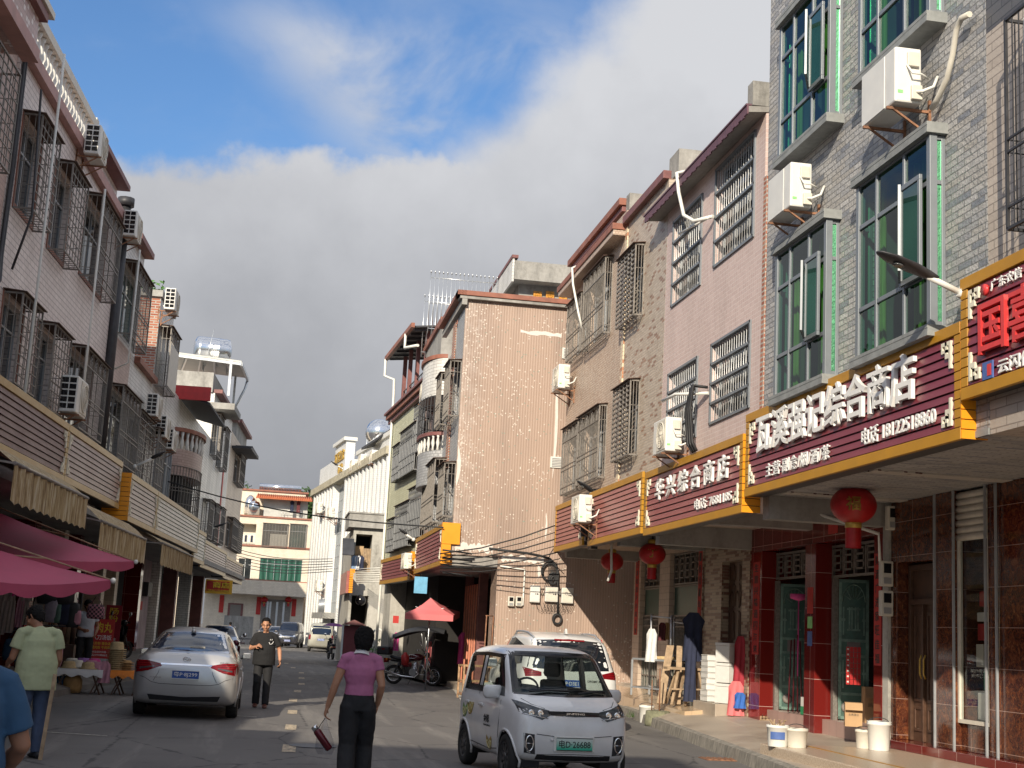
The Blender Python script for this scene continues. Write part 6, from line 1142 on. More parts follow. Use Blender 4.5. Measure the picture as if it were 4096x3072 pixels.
class Car:
    def __init__(s,label,cat,st,name,body,L_,group=None,wheels=(.62,-.62,.30),nst=90):
        s.th=thing(name,label,cat,(0,0,0),group); s.st=st
        ys=[a[0] for a in st]; s.y0,s.y1=ys[0],ys[-1]
        def interp(k,y):
            i=max(0,min(len(ys)-2,next((j for j in range(len(ys)-1) if y<=ys[j+1]),len(ys)-2))); h=ys[i+1]-ys[i]; t=(y-ys[i])/h; v=[a[k] for a in st]
            m=lambda j:0 if j in (0,len(ys)-1) and False else ((v[min(j+1,len(ys)-1)]-v[max(j-1,0)])/(ys[min(j+1,len(ys)-1)]-ys[max(j-1,0)]))
            d0,d1=m(i),m(i+1); sl=(v[i+1]-v[i])/h
            if sl==0: d0=d1=0
            else:
                d0=max(min(d0/sl,2.2),0)*sl; d1=max(min(d1/sl,2.2),0)*sl
            t2=t*t;t3=t2*t; return (2*t3-3*t2+1)*v[i]+(t3-2*t2+t)*h*d0+(-2*t3+3*t2)*v[i+1]+(t3-t2)*h*d1
        rows=[]
        for k in range(nst+1):
            q=k/nst; y=s.y0+(s.y1-s.y0)*(q+ .0); zb,w,zbelt,wr,zr=[interp(j,y) for j in range(1,6)]
            hb=zbelt-zb; hr=zr-zbelt
            pl=[(0,zb),(w*.80,zb),(w*.955,zb+.05*hb+.02),(w*.985,zb+.28*hb),(w,zb+.55*hb),(w*.985,zb+.86*hb),(w*.955,zbelt),(wr+.30*(w*.955-wr),zbelt+.68*hr),(wr,zr-.10*hr-.008),(wr*.80,zr),(wr*.4,zr+.012),(0,zr+.018)]
            for _ in range(2):
                np_=[pl[0]]
                for a,b in zip(pl,pl[1:]): np_+= [(a[0]*.78+b[0]*.22,a[1]*.78+b[1]*.22),(a[0]*.22+b[0]*.78,a[1]*.22+b[1]*.78)]
                np_.append(pl[-1]); pl=np_
            rows.append([Vector((x,y,z)) for x,z in pl]+[Vector((-x,y,z)) for x,z in reversed(pl[1:-1])])
        s.rows=rows; b=MB(); b.smooth=True; b.grid(rows,True,True); s.full=b
        s.bvh=BVHTree.FromPolygons([Vector(v) for v in b.v],b.f)
        s.body=body; s.cuts=[]; s.arch=[]
    def cast(s,mode,a,b):
        if mode=='R': o,d=Vector((3,a,b)),Vector((-1,0,0))
        elif mode=='L': o,d=Vector((-3,a,b)),Vector((1,0,0))
        elif mode=='F': o,d=Vector((a,5,b)),Vector((0,-1,0))
        elif mode=='B': o,d=Vector((a,-5,b)),Vector((0,1,0))
        else: o,d=Vector((a,b,4)),Vector((0,0,-1))
        h=s.bvh.ray_cast(o,d)
        return h[0],h[1],d
    def pt(s,mode,a,b,off=.004):
        p,n,d=s.cast(mode,a,b)
        if p is None:
            h=s.bvh.find_nearest(Vector((a,0,b)) if mode in 'FB' else Vector((0,a,b))); p,n=h[0],h[1]
        if n.dot(d)>0: n=-n
        return p+n*off
    def patch(s,mb,mode,q,off=.004,nu=10,nv=6,thick=0):
        """q: four corners (a,b) in order lower-start, lower-end, upper-end, upper-start"""
        rows=[]
        for j in range(nv+1):
            v=j/nv; l=(q[0][0]*(1-v)+q[3][0]*v,q[0][1]*(1-v)+q[3][1]*v); r=(q[1][0]*(1-v)+q[2][0]*v,q[1][1]*(1-v)+q[2][1]*v)
            rows.append([s.pt(mode,l[0]*(1-u/nu)+r[0]*u/nu,l[1]*(1-u/nu)+r[1]*u/nu,off) for u in range(nu+1)])
        mb.smooth=True; mb.grid(rows); mb.smooth=False
    def poly(s,mb,mode,lo,hi,off=.004,n=12,nv=5):
        """lo, hi polylines (same parameter) -> ruled patch"""
        def at(pl,t):
            t*=len(pl)-1; i=min(int(t),len(pl)-2); f=t-i; return (pl[i][0]*(1-f)+pl[i+1][0]*f,pl[i][1]*(1-f)+pl[i+1][1]*f)
        rows=[]
        for j in range(nv+1):
            v=j/nv; rows.append([s.pt(mode,*(at(lo,k/n)[0]*(1-v)+at(hi,k/n)[0]*v,at(lo,k/n)[1]*(1-v)+at(hi,k/n)[1]*v),off) for k in range(n+1)])
        mb.smooth=True; mb.grid(rows); mb.smooth=False
    def part(s,name,mat,fn,label=None):
        mb=MB(); fn(mb); return mb.build(name,M[mat] if isinstance(mat,str) else mat,s.th,recalc=False,label=label)
    def line(s,mode,pts,wd=.012,off=.002,mat='black',name='panel_gap'):
        mb=MB(); mb.tube([s.pt(mode,*p,off) for p in pts],wd/2,5); return mb.build(name,M[mat],s.th)
    def finish(s,axles,r,wx,tw=.19,rim='rim',wells=True,spokes=10):
        """wheel arches cut in the body, inner wells, wheels"""
        b=MB(); b.smooth=True; src=s.full; ra=r*1.17
        b.v=src.v
        for f in src.f:
            c=sum((Vector(src.v[i]) for i in f),Vector())/len(f)
            if len(f)==4 and any((c.y-a)**2+(c.z-r)**2<(ra-.012)**2 and abs(c.x)>wx-.30 for a in axles): continue
            if len(f)==4 and any(t(c) for t in s.cuts): continue
            b.f.append(f); b.mi.append(0); b.sm.append(True)
        o=b.build('body',s.body,s.th,recalc=True,origin=(0,0,0))
        w=MB(); lip=MB()
        for a in axles:
            for sd in (1,-1):
                rows=[]; w.mark(); lip.mark()
                for x in (wx-.34,wx+.06): rows.append([(sd*min(x,9),a+ra*math.cos(math.pi*k/14-.12*math.pi+.0)*1.0,r+ra*math.sin(math.pi*(k/14)*1.24-.12*math.pi)) if False else (sd*x,a+ra*math.cos(-.3+(math.pi+.6)*k/16),r+ra*math.sin(-.3+(math.pi+.6)*k/16)) for k in range(17)])
                rows[1]=[(s.surfx(p[1],p[2],sd,wx) ,p[1],p[2]) for p in rows[1]]
                w.grid(rows); w.face([rows[0][k] for k in range(17)])
                lip.tube([(q[0]+sd*.002,q[1],q[2]) for q in rows[1]],.016,6,cap=True)
        w.build_each('wheel_well',M['black'],s.th,recalc=False); lip.build_each('arch_lip',s.body,s.th)
        for a in axles:
            for sd in (1,-1):
                t=MB(); t.lathe((sd*(wx-tw),a,r),[(r*.62,0),(r*.93,.0),(r,.03),(r,tw-.03),(r*.93,tw),(r*.64,tw),(r*.62,tw-.02)],32,(sd,0,0),cap=False); wh=t.build('wheel',M['tyre'],s.th); q=MB(); q.lathe((sd*(wx-tw*.5),a,r),[(r*.64,0),(r*.64,tw*.48),(r*.60,tw*.49),(r*.58,tw*.2),(.03,tw*.22),(.001,tw*.26)],28,(sd,0,0),cap=False)
                for k in range(spokes):
                    an=2*math.pi*k/spokes; d=Vector((0,math.cos(an),math.sin(an))); c=Vector((sd*(wx-.025),a,r)); q.bar(c+d*.03,c+d*r*.61,.034,.02,Vector((1,0,0)))
                q.lathe((sd*(wx-.04),a,r),[(.05,0),(.05,.03),(.001,.035)],12,(sd,0,0)); q.build('rim',M[rim],wh)
        return o
    def surfx(s,y,z,sd,wx):
        h=s.bvh.ray_cast(Vector((3*sd,y,max(z,.28))),Vector((-sd,0,0))); return h[0].x if h[0] else sd*wx
    def mirrors(s,y,z,x,mat,sz=1.0):
        for sd in (1,-1):
            m=MB(); m.smooth=True; c=Vector((sd*(x+.12*sz),y,z)); rows=[]
            for i in range(9):
                t=math.pi*(.02+.96*i/8); rows.append([c+Vector((sd*(.13*sz)*-math.cos(t),.07*sz*math.sin(t)*math.copysign(abs(math.sin(k*math.pi/8))**.6,math.sin(k*math.pi/8)),.085*sz*min(1,math.sin(t)*1.5)*math.copysign(abs(math.cos(k*math.pi/8))**.6,math.cos(k*math.pi/8)))) for k in range(16)])
            m.grid(rows,True,True); o=m.build('wing_mirror',mat,s.th); g=MB(); g.obox(c+Vector((0,-.075*sz,0)),Vector((1,0,0)),Vector((0,1,0)),Vector((0,0,1)),.20*sz,.01,.12*sz); g.build('mirror_glass',M['chrome'],o); g=MB(); g.bar((sd*(x-.03),y,z-.05),(sd*(x+.06),y,z-.05*sz),.05,.03); g.build('mirror_foot',M['black'],o)
    def text(s,mode,body,a,b,wd,ht,mat='ink',ext=.004,off=.004,par=None,name='lettering',bold=.005):
        p=s.pt(mode,a,b,off); X={'F':Vector((-1,0,0)),'B':Vector((1,0,0)),'R':Vector((0,1,0)),'L':Vector((0,-1,0))}[mode]; Z={'F':Vector((0,1,0)),'B':Vector((0,-1,0)),'R':Vector((1,0,0)),'L':Vector((-1,0,0))}[mode]; mb=MB(); lettering(mb,body,p,X,(0,0,1),Z,wd,ht,ext,bold); return mb.build(name,M[mat],par or s.th,recalc=False)
    def place(s,x,y,rz,z=0): s.th.location=(x,y,z); s.th.rotation_euler=(0,0,rz); return s.th
def plate(c,mode,y,z,txt,mat,ink,wd=.44,ht=.14):
    sg=1 if mode=='F' else -1; mb=MB(); mb.bx(-wd/2,wd/2,min(y,y+.012*sg),max(y,y+.012*sg),z,z+ht); o=mb.build('number_plate',M[mat],c.th,bevel=.004); X=Vector((-sg,0,0)); mb=MB(); lettering(mb,txt,Vector((sg*wd*.44,y+.0125*sg,z+ht*.2)),X,(0,0,1),(0,sg,0),wd*.88,ht*.62,.003,.006); mb.build('plate_characters',M[ink],o,recalc=False); mb=MB()
    for a in ((-wd/2,wd/2,z,z+.008),(-wd/2,wd/2,z+ht-.008,z+ht)): mb.bx(a[0],a[1],min(y+.011*sg,y+.015*sg),max(y+.011*sg,y+.015*sg),a[2],a[3])
    mb.build('plate_border',M[ink],o)
def microcar():
    st=[(-1.36,.42,.58,.82,.46,1.02),(-1.31,.33,.655,.92,.54,1.30),(-1.2,.27,.695,.955,.575,1.44),(-.9,.22,.718,.965,.60,1.51),(-.3,.21,.725,.965,.605,1.535),(.15,.21,.725,.955,.60,1.52),(.38,.21,.725,.95,.595,1.47),(.62,.21,.722,.945,.605,1.26),(.88,.21,.718,.93,.62,1.03),(1.02,.22,.71,.90,.61,.965),(1.18,.24,.69,.845,.585,.905),(1.29,.27,.66,.79,.55,.845),(1.345,.33,.61,.72,.50,.77)]
    c=Car('small white electric car parked half in shade, facing the camera','car',st,'microcar',M['carwhite'],2.7)
    W=lambda x,z:(.0<z)
    hw=lambda z:.60-.10*(z-1.02)/.45
    c.cuts=[lambda p:p.y>.3 and 1.03<p.z<1.465 and abs(p.x)<.575-.12*(p.z-1.02),
            lambda p:p.y<-1.0 and 1.03<p.z<1.40 and abs(p.x)<.52-.10*(p.z-1.0),
            lambda p:abs(p.x)>.5 and 1.0<p.z<1.42 and -.98<p.y<-.36,
            lambda p:abs(p.x)>.5 and 1.0<p.z<1.42 and -.20<p.y<.60-.62*(p.z-1.0)]
    # windscreen: black border and clear pane
    def border(mb):
        zl,zt=.985,1.475
        c.poly(mb,'F',[(-.63,zl),(0,zl-.015),(.63,zl)],[(-.59,zl+.075),(0,zl+.065),(.59,zl+.075)],.003,16,3); c.poly(mb,'F',[(-.535,zt-.05),(0,zt-.045),(.535,zt-.05)],[(-.53,zt),(0,zt+.012),(.53,zt)],.003,16,3)
        for sg in (1,-1): c.poly(mb,'F',[(sg*.545,zl+.03),(sg*.49,zt-.03)][::1],[(sg*.635,zl+.01),(sg*.545,zt)],.003,12,3)
    c.part('windscreen_border','blackg',border); c.part('windscreen','carclear',lambda mb:c.poly(mb,'F',[(-.60,1.0),(0,.99),(.60,1.0)],[(-.53,1.46),(0,1.47),(.53,1.46)],.002,16,8))
    for md in 'RL':
        def brd(mb):
            c.poly(mb,md,[(-1.02,.955),(-.3,.955),(.75,.945)],[(-1.02,1.035),(-.3,1.03),(.68,1.01)],.003,30,2); c.poly(mb,md,[(-1.0,1.38),(-.3,1.40),(.35,1.385)],[(-.98,1.425),(-.3,1.445),(.32,1.43)],.003,24,2)
            for a,b,e,f in ((-1.04,-.95,-1.02,-.93),(-.40,-.34,-.40,-.34),(-.22,-.17,-.22,-.17)): c.poly(mb,md,[(a,.955),(e,1.44)],[(b,.955),(f,1.44)],.003,10,2)
            c.poly(mb,md,[(.50,.95),(.26,1.43)],[(.74,.95),(.36,1.43)],.003,12,3)
        c.part('window_border','blackg',brd); c.part('side_window','carclear',lambda mb:(c.poly(mb,md,[(-1.0,1.0),(-.36,1.0)],[(-.97,1.40),(-.36,1.42)],.001,10,5),c.poly(mb,md,[(-.2,1.0),(.56,1.0)],[(-.2,1.42),(.32,1.40)],.001,10,5)))
        for pts in ([(-.28,.30),(-.28,.95),(-.28,1.46)],[(.62,.42),(.66,.62),(.66,.9)],[(-.28,.32),(.2,.30),(.60,.33)],[(-.95,.60),(-.98,.95)],[(-.95,.60),(-.82,.42),(-.70,.33),(-.28,.32)]): c.line(md,pts,.010)
        mb=MB(); p=c.pt(md,-.12,.80,.012); mb.obox(p,Vector((0,1,0)),Vector((1,0,0)),Vector((0,0,1)),.16,.03,.035); mb.build('door_handle',M['carwhite'],c.th,bevel=.01); p=c.pt(md,-.75,.80,.012); mb=MB(); mb.obox(p,Vector((0,1,0)),Vector((1,0,0)),Vector((0,0,1)),.13,.03,.035); mb.build('door_handle',M['carwhite'],c.th,bevel=.01)
    # citrus slice stickers and door lettering on its right side
    def disc(mb,y,z,r,a0=0,a1=360,off=.004):
        n=20; ce=c.pt('R',y,z,off); pts=[c.pt('R',y+r*math.cos(math.radians(a0+(a1-a0)*k/n)),z+r*math.sin(math.radians(a0+(a1-a0)*k/n)),off) for k in range(n+1)]
        for a,b in zip(pts,pts[1:]): mb.face([ce,a,b])
    for y,z,r,m,nm in ((-.62,.80,.155,'citrus','orange_slice_sticker'),(-.88,.72,.12,'limeg','lime_slice_sticker'),(.27,.40,.115,'citrus','orange_slice_sticker')):
        mb=MB(); disc(mb,y,z,r,180 if r>.12 else 150,360 if r>.12 else 390,.003); o=mb.build(nm,M[m],c.th,recalc=False); mb=MB()
        for k in range(5):
            a=math.radians(190+k*40); p0=c.pt('R',y+r*.2*math.cos(a),z+r*.2*math.sin(a),.005); p1=c.pt('R',y+r*.72*math.cos(a),z+r*.72*math.sin(a),.005); mb.bar(p0,p1,.02,.003,Vector((1,0,0)))
        mb.tube([c.pt('R',y+r*.84*math.cos(math.radians(182+k*16)),z+r*.84*math.sin(math.radians(182+k*16)),.005) for k in range(12)],.006,4); mb.build('slice_segment',M['citruspale'],o)
    c.text('R','金彭',.04,.60,.24,.10,'ink',.003,.006,bold=.02); c.text('R','TIANQIMAO',.04,.555,.30,.025,'ink',.002,.006)
    # nose: lamps, black band with badge, bumper openings, plate
    def hl(mb,sg): c.poly(mb,'F',[(sg*.30,.775),(sg*.40,.72),(sg*.655,.80)],[(sg*.31,.825),(sg*.45,.855),(sg*.67,.925)],.004,14,5); 
    for sg in (1,-1):
        mb=MB(); hl(mb,sg); o=mb.build('headlight',M['lamp'],c.th,recalc=False); mb=MB()
        for xx in (.42,.53): p=c.pt('F',sg*xx,.79,.008); mb.lathe(p,[(.04,-.005),(.04,.004),(.03,.006),(.001,.001)],14,(0,1,0)); 
        mb.tube([c.pt('F',sg*(.33+.3*k/8),.738+.045*k/8,.006) for k in range(9)],.006,4); mb.build('lamp_insert',M['chrome'],o)
        c.part('lamp_side','tail',lambda mb:c.poly(mb,'F',[(sg*.645,.80),(sg*.672,.82)],[(sg*.65,.885),(sg*.678,.895)],.003,4,4)) if False else None
    c.part('nose_band','blackg',lambda mb:c.poly(mb,'F',[(-.32,.775),(0,.765),(.32,.775)],[(-.33,.818),(0,.822),(.33,.818)],.004,16,3)); c.text('F','JINPENG',.115,.783,.23,.026,'chrome',.006,.006)
    for sg in (1,-1):
        c.part('bumper_recess','black',lambda mb:c.poly(mb,'F',[(sg*.47,.335),(sg*.60,.35)],[(sg*.485,.555),(sg*.615,.57)],.003,6,6)); mb=MB(); pts=[]
        for k in range(20): a=2*math.pi*k/20; pts.append(c.pt('F',sg*(.545+.045*math.cos(a)),.455+.085*math.sin(a),.010))
        mb.tube(pts,.010,5,True); a=c.pt('F',sg*.50,.455,.01); b=c.pt('F',sg*.59,.455,.01); mb.tube([a,b],.006,4); mb.build('fog_lamp_ring',M['chrome'],c.th)
    c.part('lower_intake','black',lambda mb:c.poly(mb,'F',[(-.46,.275),(0,.265),(.46,.275)],[(-.45,.335),(0,.345),(.45,.335)],.003,16,3)); c.line('F',[(-.46,.56),(-.2,.535),(0,.53),(.2,.535),(.46,.56)],.008); c.line('F',[(-.58,.94),(-.5,.885),(-.36,.845)],.008); c.line('F',[(.58,.94),(.5,.885),(.36,.845)],.008)
    y=max(c.pt('F',0,.40).y,c.pt('F',.2,.46).y)+.012; mb=MB(); mb.bx(-.25,.25,y-.03,y-.002,.365,.545); mb.build('plate_holder',M['white'],c.th,bevel=.01); plate(c,'F',y,.385,'电D·26688','plategreen','ink',.44,.145)
    for sg in (1,): mb=MB(); p=c.pt('F',.27,.50,.004); mb.lathe(p,[(.022,0),(.022,.003),(.001,.004)],14,(0,1,0)); mb.build('tow_cap',M['carwhite'],c.th)
    # wipers
    mb=MB(); mb.tube([c.pt('F',.45,.995,.03),c.pt('F',.2,1.02,.025),c.pt('F',-.05,1.015,.025)],.012,6); mb.tube([c.pt('F',-.15,.99,.03),c.pt('F',-.38,1.02,.025),c.pt('F',-.52,1.015,.025)],.010,6); mb.build('wiper',M['black'],c.th)
    c.mirrors(.52,.985,.655,M['carwhite'],.95)
    # interior
    mb=MB(); mb.bx(-.6,.6,.45,.92,.45,.93); mb.build('dashboard',M['seat'],c.th,bevel=.05); mb=MB(); mb.bx(-.6,.6,-1.1,.5,.30,.42); mb.build('floor_pan',M['black'],c.th)
    for x in (-.30,.30):
        mb=MB(); mb.bx(x-.21,x+.21,-.25,.25,.42,.62); mb.hexa([(x-.2,-.28,.6),(x+.2,-.28,.6),(x+.2,-.12,.6),(x-.2,-.12,.6),(x-.17,-.45,1.12),(x+.17,-.45,1.12),(x+.17,-.35,1.14),(x-.17,-.35,1.14)]); mb.bx(x-.11,x+.11,-.48,-.38,1.16,1.34); mb.build('seat',M['seat'],c.th,bevel=.04)
    mb=MB(); ct=Vector((.30,.32,1.0)); mb.tube([ct+Vector((.17*math.cos(k*math.pi/12),.07*math.sin(k*math.pi/12),.16*math.sin(k*math.pi/12))) for k in range(24)],.014,6,True); mb.bar(ct,ct+Vector((0,.2,-.12)),.05); mb.build('steering_wheel',M['black'],c.th); mb=MB(); mb.obox((0,.46,1.40),Vector((1,0,0)),Vector((0,1,0)),Vector((0,0,1)),.2,.03,.06); mb.build('rear_view_mirror',M['black'],c.th)
    c.finish((.92,-.90),.265,.715,.15,'rimdark',spokes=9); 
    f=onz(2261,3055,.2); c.place(f.x-.17,17.52,math.pi+.13)
M['citrus']=plain('orange_sticker_print',(.42,.27,.03),.4); M['limeg']=plain('lime_sticker_print',(.12,.30,.04),.4); M['citruspale']=plain('pale_sticker_print',(.62,.56,.30),.4)
SEDAN=[(-2.30,.40,.66,.74,.52,.84),(-2.26,.31,.76,.86,.60,.965),(-2.16,.25,.84,.94,.655,1.06),(-1.9,.22,.878,.965,.68,1.105),(-1.62,.21,.888,.97,.66,1.135),(-1.25,.20,.888,.965,.61,1.28),(-.8,.20,.888,.96,.575,1.41),(-.2,.20,.888,.955,.59,1.468),(.3,.20,.888,.95,.60,1.455),(.75,.20,.888,.94,.61,1.33),(1.25,.20,.885,.925,.68,1.06),(1.75,.21,.875,.86,.68,.96),(2.1,.24,.82,.76,.62,.86),(2.25,.30,.72,.66,.52,.74),(2.3,.36,.62,.58,.45,.64)]
def sedan(label,txt,x,y,rz,paintm='carsilver',detail=True,group='parked cars',glass='carglassb',scale=1.0,platem='plateblue'):
    c=Car(label,'car',SEDAN,'sedan',M[paintm],4.6,group)
    c.part('rear_window',glass,lambda mb:c.poly(mb,'B',[(-.66,1.135),(0,1.12),(.66,1.135)],[(-.53,1.405),(0,1.425),(.53,1.405)],.003,16,6)); c.part('windscreen',glass,lambda mb:c.poly(mb,'F',[(-.68,1.03),(0,1.02),(.68,1.03)],[(-.54,1.41),(0,1.435),(.54,1.41)],.003,16,8))
    for md in 'RL':
        c.part('side_window',glass,lambda mb:c.poly(mb,md,[(-1.35,1.02),(-.3,.985),(.95,.975)],[(-.85,1.33),(-.3,1.40),(.45,1.38)],.003,24,5))
        for pts in ([(-.2,.30),(-.2,.95),(-.2,1.42)],[(.95,.32),(.98,.6),(1.0,.95)],[(-1.0,.62),(-1.05,.95)]): c.line(md,pts,.010)
        for yy in (-.95,.12): mb=MB(); p=c.pt(md,yy,.82,.012); mb.obox(p,Vector((0,1,0)),Vector((1,0,0)),Vector((0,0,1)),.2,.03,.035); mb.build('door_handle',M[paintm],c.th,bevel=.01)
    for sg in (1,-1):
        mb=MB(); c.poly(mb,'B',[(sg*.40,.865),(sg*.62,.78),(sg*.815,.745)],[(sg*.41,.90),(sg*.62,.945),(sg*.825,.945)],.006,14,6); c.poly(mb,'R' if sg>0 else 'L',[(-2.13,.755),(-1.98,.83)],[(-2.10,.945),(-1.92,.93)],.005,6,4); o=mb.build('tail_light',M['tail'],c.th,recalc=False); mb=MB(); c.poly(mb,'B',[(sg*.52,.845),(sg*.76,.80)],[(sg*.52,.865),(sg*.76,.83)],.009,8,2); mb.build('lamp_strip',M['lamp'],o,recalc=False)
        mb=MB(); c.poly(mb,'F',[(sg*.42,.62),(sg*.78,.66)],[(sg*.5,.70),(sg*.8,.78)],.005,10,4); mb.build('headlight',M['lamp'],c.th,recalc=False)
    c.part('chrome_strip','chrome',lambda mb:c.poly(mb,'B',[(-.42,.885),(0,.885),(.42,.885)],[(-.42,.912),(0,.915),(.42,.912)],.008,12,2)); c.part('rear_bumper_insert','black',lambda mb:c.poly(mb,'B',[(-.56,.31),(0,.30),(.56,.31)],[(-.60,.40),(0,.37),(.60,.40)],.004,14,3)); c.part('front_grille','blackg',lambda mb:c.poly(mb,'F',[(-.45,.42),(.45,.42)],[(-.5,.60),(.5,.60)],.005,12,4))
    if detail:
        mb=MB(); p=c.pt('B',0,.985,.012)
        for rx,rz_,dz in ((.062,.040,0),(.042,.016,.012),(.018,.034,0)): mb.tube([p+Vector((rx*math.cos(k*math.pi/12),-.004,dz+rz_*math.sin(k*math.pi/12))) for k in range(24)],.005,5,True)
        mb.build('tailgate_emblem',M['chrome'],c.th); c.text('B','COROLLA',-.74,.945,.15,.018,'chrome',.003,.006); c.text('B','CVT 1.2T',.55,.945,.14,.018,'chrome',.003,.006); c.text('B','广汽丰田',-.58,.66,.18,.03,'chrome',.003,.006)
        c.line('B',[(-.78,.70),(-.66,.665),(-.55,.60),(-.42,.575),(0,.57),(.42,.575),(.55,.60),(.66,.665),(.78,.70)],.008); c.line('B',[(-.42,.865),(-.45,.75),(-.52,.62)],.007); c.line('B',[(.42,.865),(.45,.75),(.52,.62)],.007); c.line('B',[(-.68,1.105),(0,1.085),(.68,1.105)],.010)
    yb=min(c.pt('B',0,.70).y,c.pt('B',.2,.83).y)-.012; plate(c,'B',yb,.665,txt,platem,'letter'); yf=max(c.pt('F',0,.45).y,0)+.012; plate(c,'F',yf,.45,txt,platem,'letter')
    mb=MB(); mb.lathe((0,-.9,1.42),[(.05,0),(.03,.05),(.001,.07)],8); mb.build('roof_aerial',M[paintm],c.th); mb=MB(); p=c.pt('B',.12,1.17,.01); mb.obox(p,Vector((1,0,0)),Vector((0,1,0)),Vector((0,0,1)),.26,.02,.04); mb.build('parcel_shelf_tissue',M['cream'],c.th)
    c.mirrors(.72,1.02,.86,M[paintm],.68); c.finish((1.38,-1.25),.315,.885,.20,'rim'); c.place(x,y,rz); return c
def suv():
    st=[(-2.2,.45,.72,.92,.55,1.05),(-2.15,.36,.83,1.0,.62,1.28),(-2.02,.30,.89,1.06,.66,1.52),(-1.8,.26,.915,1.08,.68,1.66),(-1.3,.25,.92,1.08,.69,1.73),(-.3,.25,.92,1.07,.70,1.755),(.3,.25,.92,1.06,.70,1.72),(.75,.25,.92,1.05,.69,1.56),(1.2,.25,.915,1.03,.72,1.22),(1.7,.27,.90,.98,.70,1.08),(2.1,.32,.82,.88,.6,.96),(2.2,.38,.70,.78,.5,.84)]
    c=Car('white family car with roof rails parked behind the small electric car','car',st,'suv',M['carsuv'],4.4,'parked cars')
    c.part('rear_window','carglass',lambda mb:c.poly(mb,'B',[(-.80,1.12),(0,1.08),(.80,1.12)],[(-.67,1.61),(0,1.65),(.67,1.61)],.004,16,8)); c.part('windscreen','carglass',lambda mb:c.poly(mb,'F',[(-.7,1.18),(.7,1.18)],[(-.6,1.66),(.6,1.66)],.003,14,8))
    for md in 'RL':
        c.part('side_window','carglass',lambda mb:c.poly(mb,md,[(-1.75,1.18),(-.3,1.10),(1.0,1.09)],[(-1.5,1.50),(-.3,1.64),(.5,1.60)],.003,24,5)); c.line(md,[(-.2,.4),(-.2,1.07),(-.2,1.66)],.01)
        sg=1 if md=='R' else -1; mb=MB(); pts=[c.pt('T',sg*.62,yy,.05 if -1.5<yy<.2 else .0) for yy in (-1.75,-1.55,-1.2,-.6,0,.3,.45)]; mb.tube(pts,.022,6); mb.build('roof_rail',M['galv'],c.th)
        mb=MB(); c.poly(mb,'B',[(sg*.55,.98),(sg*.83,.96)],[(sg*.55,1.05),(sg*.85,1.12)],.006,10,4); mb.build('tail_light',M['tail'],c.th,recalc=False)
    c.part('high_brake_light','tail',lambda mb:c.poly(mb,'B',[(-.28,1.61),(.28,1.61)],[(-.28,1.64),(.28,1.64)],.008,8,2)); mb=MB(); mb.prism([(0,-1.62,1.745),(0,-1.42,1.75),(0,-1.56,1.84)],(-.02,0,0),(.02,0,0)); mb.build('shark_fin_aerial',M['carsuv'],c.th)
    c.text('B','快递代收',-.48,1.42,.34,.07,'letter',.002,.01); c.text('B','实习平安',-.48,1.33,.34,.07,'letter',.002,.01); c.text('B','OROMC M60',.30,.90,.3,.04,'ink',.003,.006)
    plate(c,'B',c.pt('B',0,.9).y-.012,.80,'粤P·D3E17','plateblue','letter'); c.mirrors(.82,1.12,.88,M['carsuv'],1.05); c.finish((1.35,-1.3),.34,.915,.2,'rim'); c.place(5.42,27.2,.0)
def van(label,x,y,rz,paintm,front,z=0):
    st=[(-2.1,.42,.70,1.0,.60,1.2),(-2.05,.34,.80,1.05,.66,1.55),(-1.9,.28,.835,1.07,.68,1.78),(-1.2,.25,.84,1.07,.69,1.85),(.6,.25,.84,1.06,.68,1.84),(1.0,.25,.84,1.05,.66,1.72),(1.45,.25,.835,1.02,.66,1.28),(1.75,.26,.82,.95,.64,1.08),(2.05,.30,.74,.82,.56,.92),(2.12,.38,.66,.72,.48,.80)]
    c=Car(label,'van',st,'minivan',M[paintm],4.2,'vans parked on the right'); g='carglassb'
    c.part('rear_window',g if not front else g,lambda mb:c.poly(mb,'B',[(-.66,1.12),(.66,1.12)],[(-.60,1.68),(.60,1.68)],.004,12,6)); c.part('windscreen',g,lambda mb:c.poly(mb,'F',[(-.66,1.22),(.66,1.22)],[(-.58,1.76),(.58,1.76)],.004,12,8))
    for md in 'RL':
        c.part('side_window',g,lambda mb:c.poly(mb,md,[(-1.75,1.15),(0,1.12),(1.35,1.10)],[(-1.7,1.66),(0,1.70),(.85,1.66)],.004,24,5)); sg=1 if md=='R' else -1
        for yy in (-.75,.3): c.line(md,[(yy,.35),(yy,1.72)],.03,.004,paintm,'window_pillar')
        mb=MB(); c.poly(mb,'B',[(sg*.68,.78),(sg*.80,.78)],[(sg*.66,1.10),(sg*.80,1.10)],.006,6,5); mb.build('tail_light',M['tail'],c.th,recalc=False); mb=MB(); c.poly(mb,'F',[(sg*.36,.78),(sg*.68,.84)],[(sg*.42,.90),(sg*.7,1.0)],.006,8,4); mb.build('headlight',M['chrome'],c.th,recalc=False)
    mb=MB()
    for z_ in (.60,.67,.74,.81): c.poly(mb,'F',[(-.42,z_),(.42,z_)],[(-.42,z_+.04),(.42,z_+.04)],.008,10,2)
    mb.build('chrome_grille',M['chrome'],c.th,recalc=False); plate(c,'F',c.pt('F',0,.5).y+.015,.44,'粤P·6A518','plateblue','letter'); plate(c,'B',c.pt('B',0,.85).y-.015,.72,'粤P·2K706','plateblue','letter'); c.mirrors(1.25,1.12,.82,M[paintm],1.0); c.finish((1.3,-1.25),.31,.83,.18,'rim'); c.place(x,y,rz,z); return c
microcar()
_p=onz(743,2860); sedan('silver saloon with a blue plate waiting in the left lane, rear to the camera','粤P·8J299',_p.x,24.55+2.1,.0)
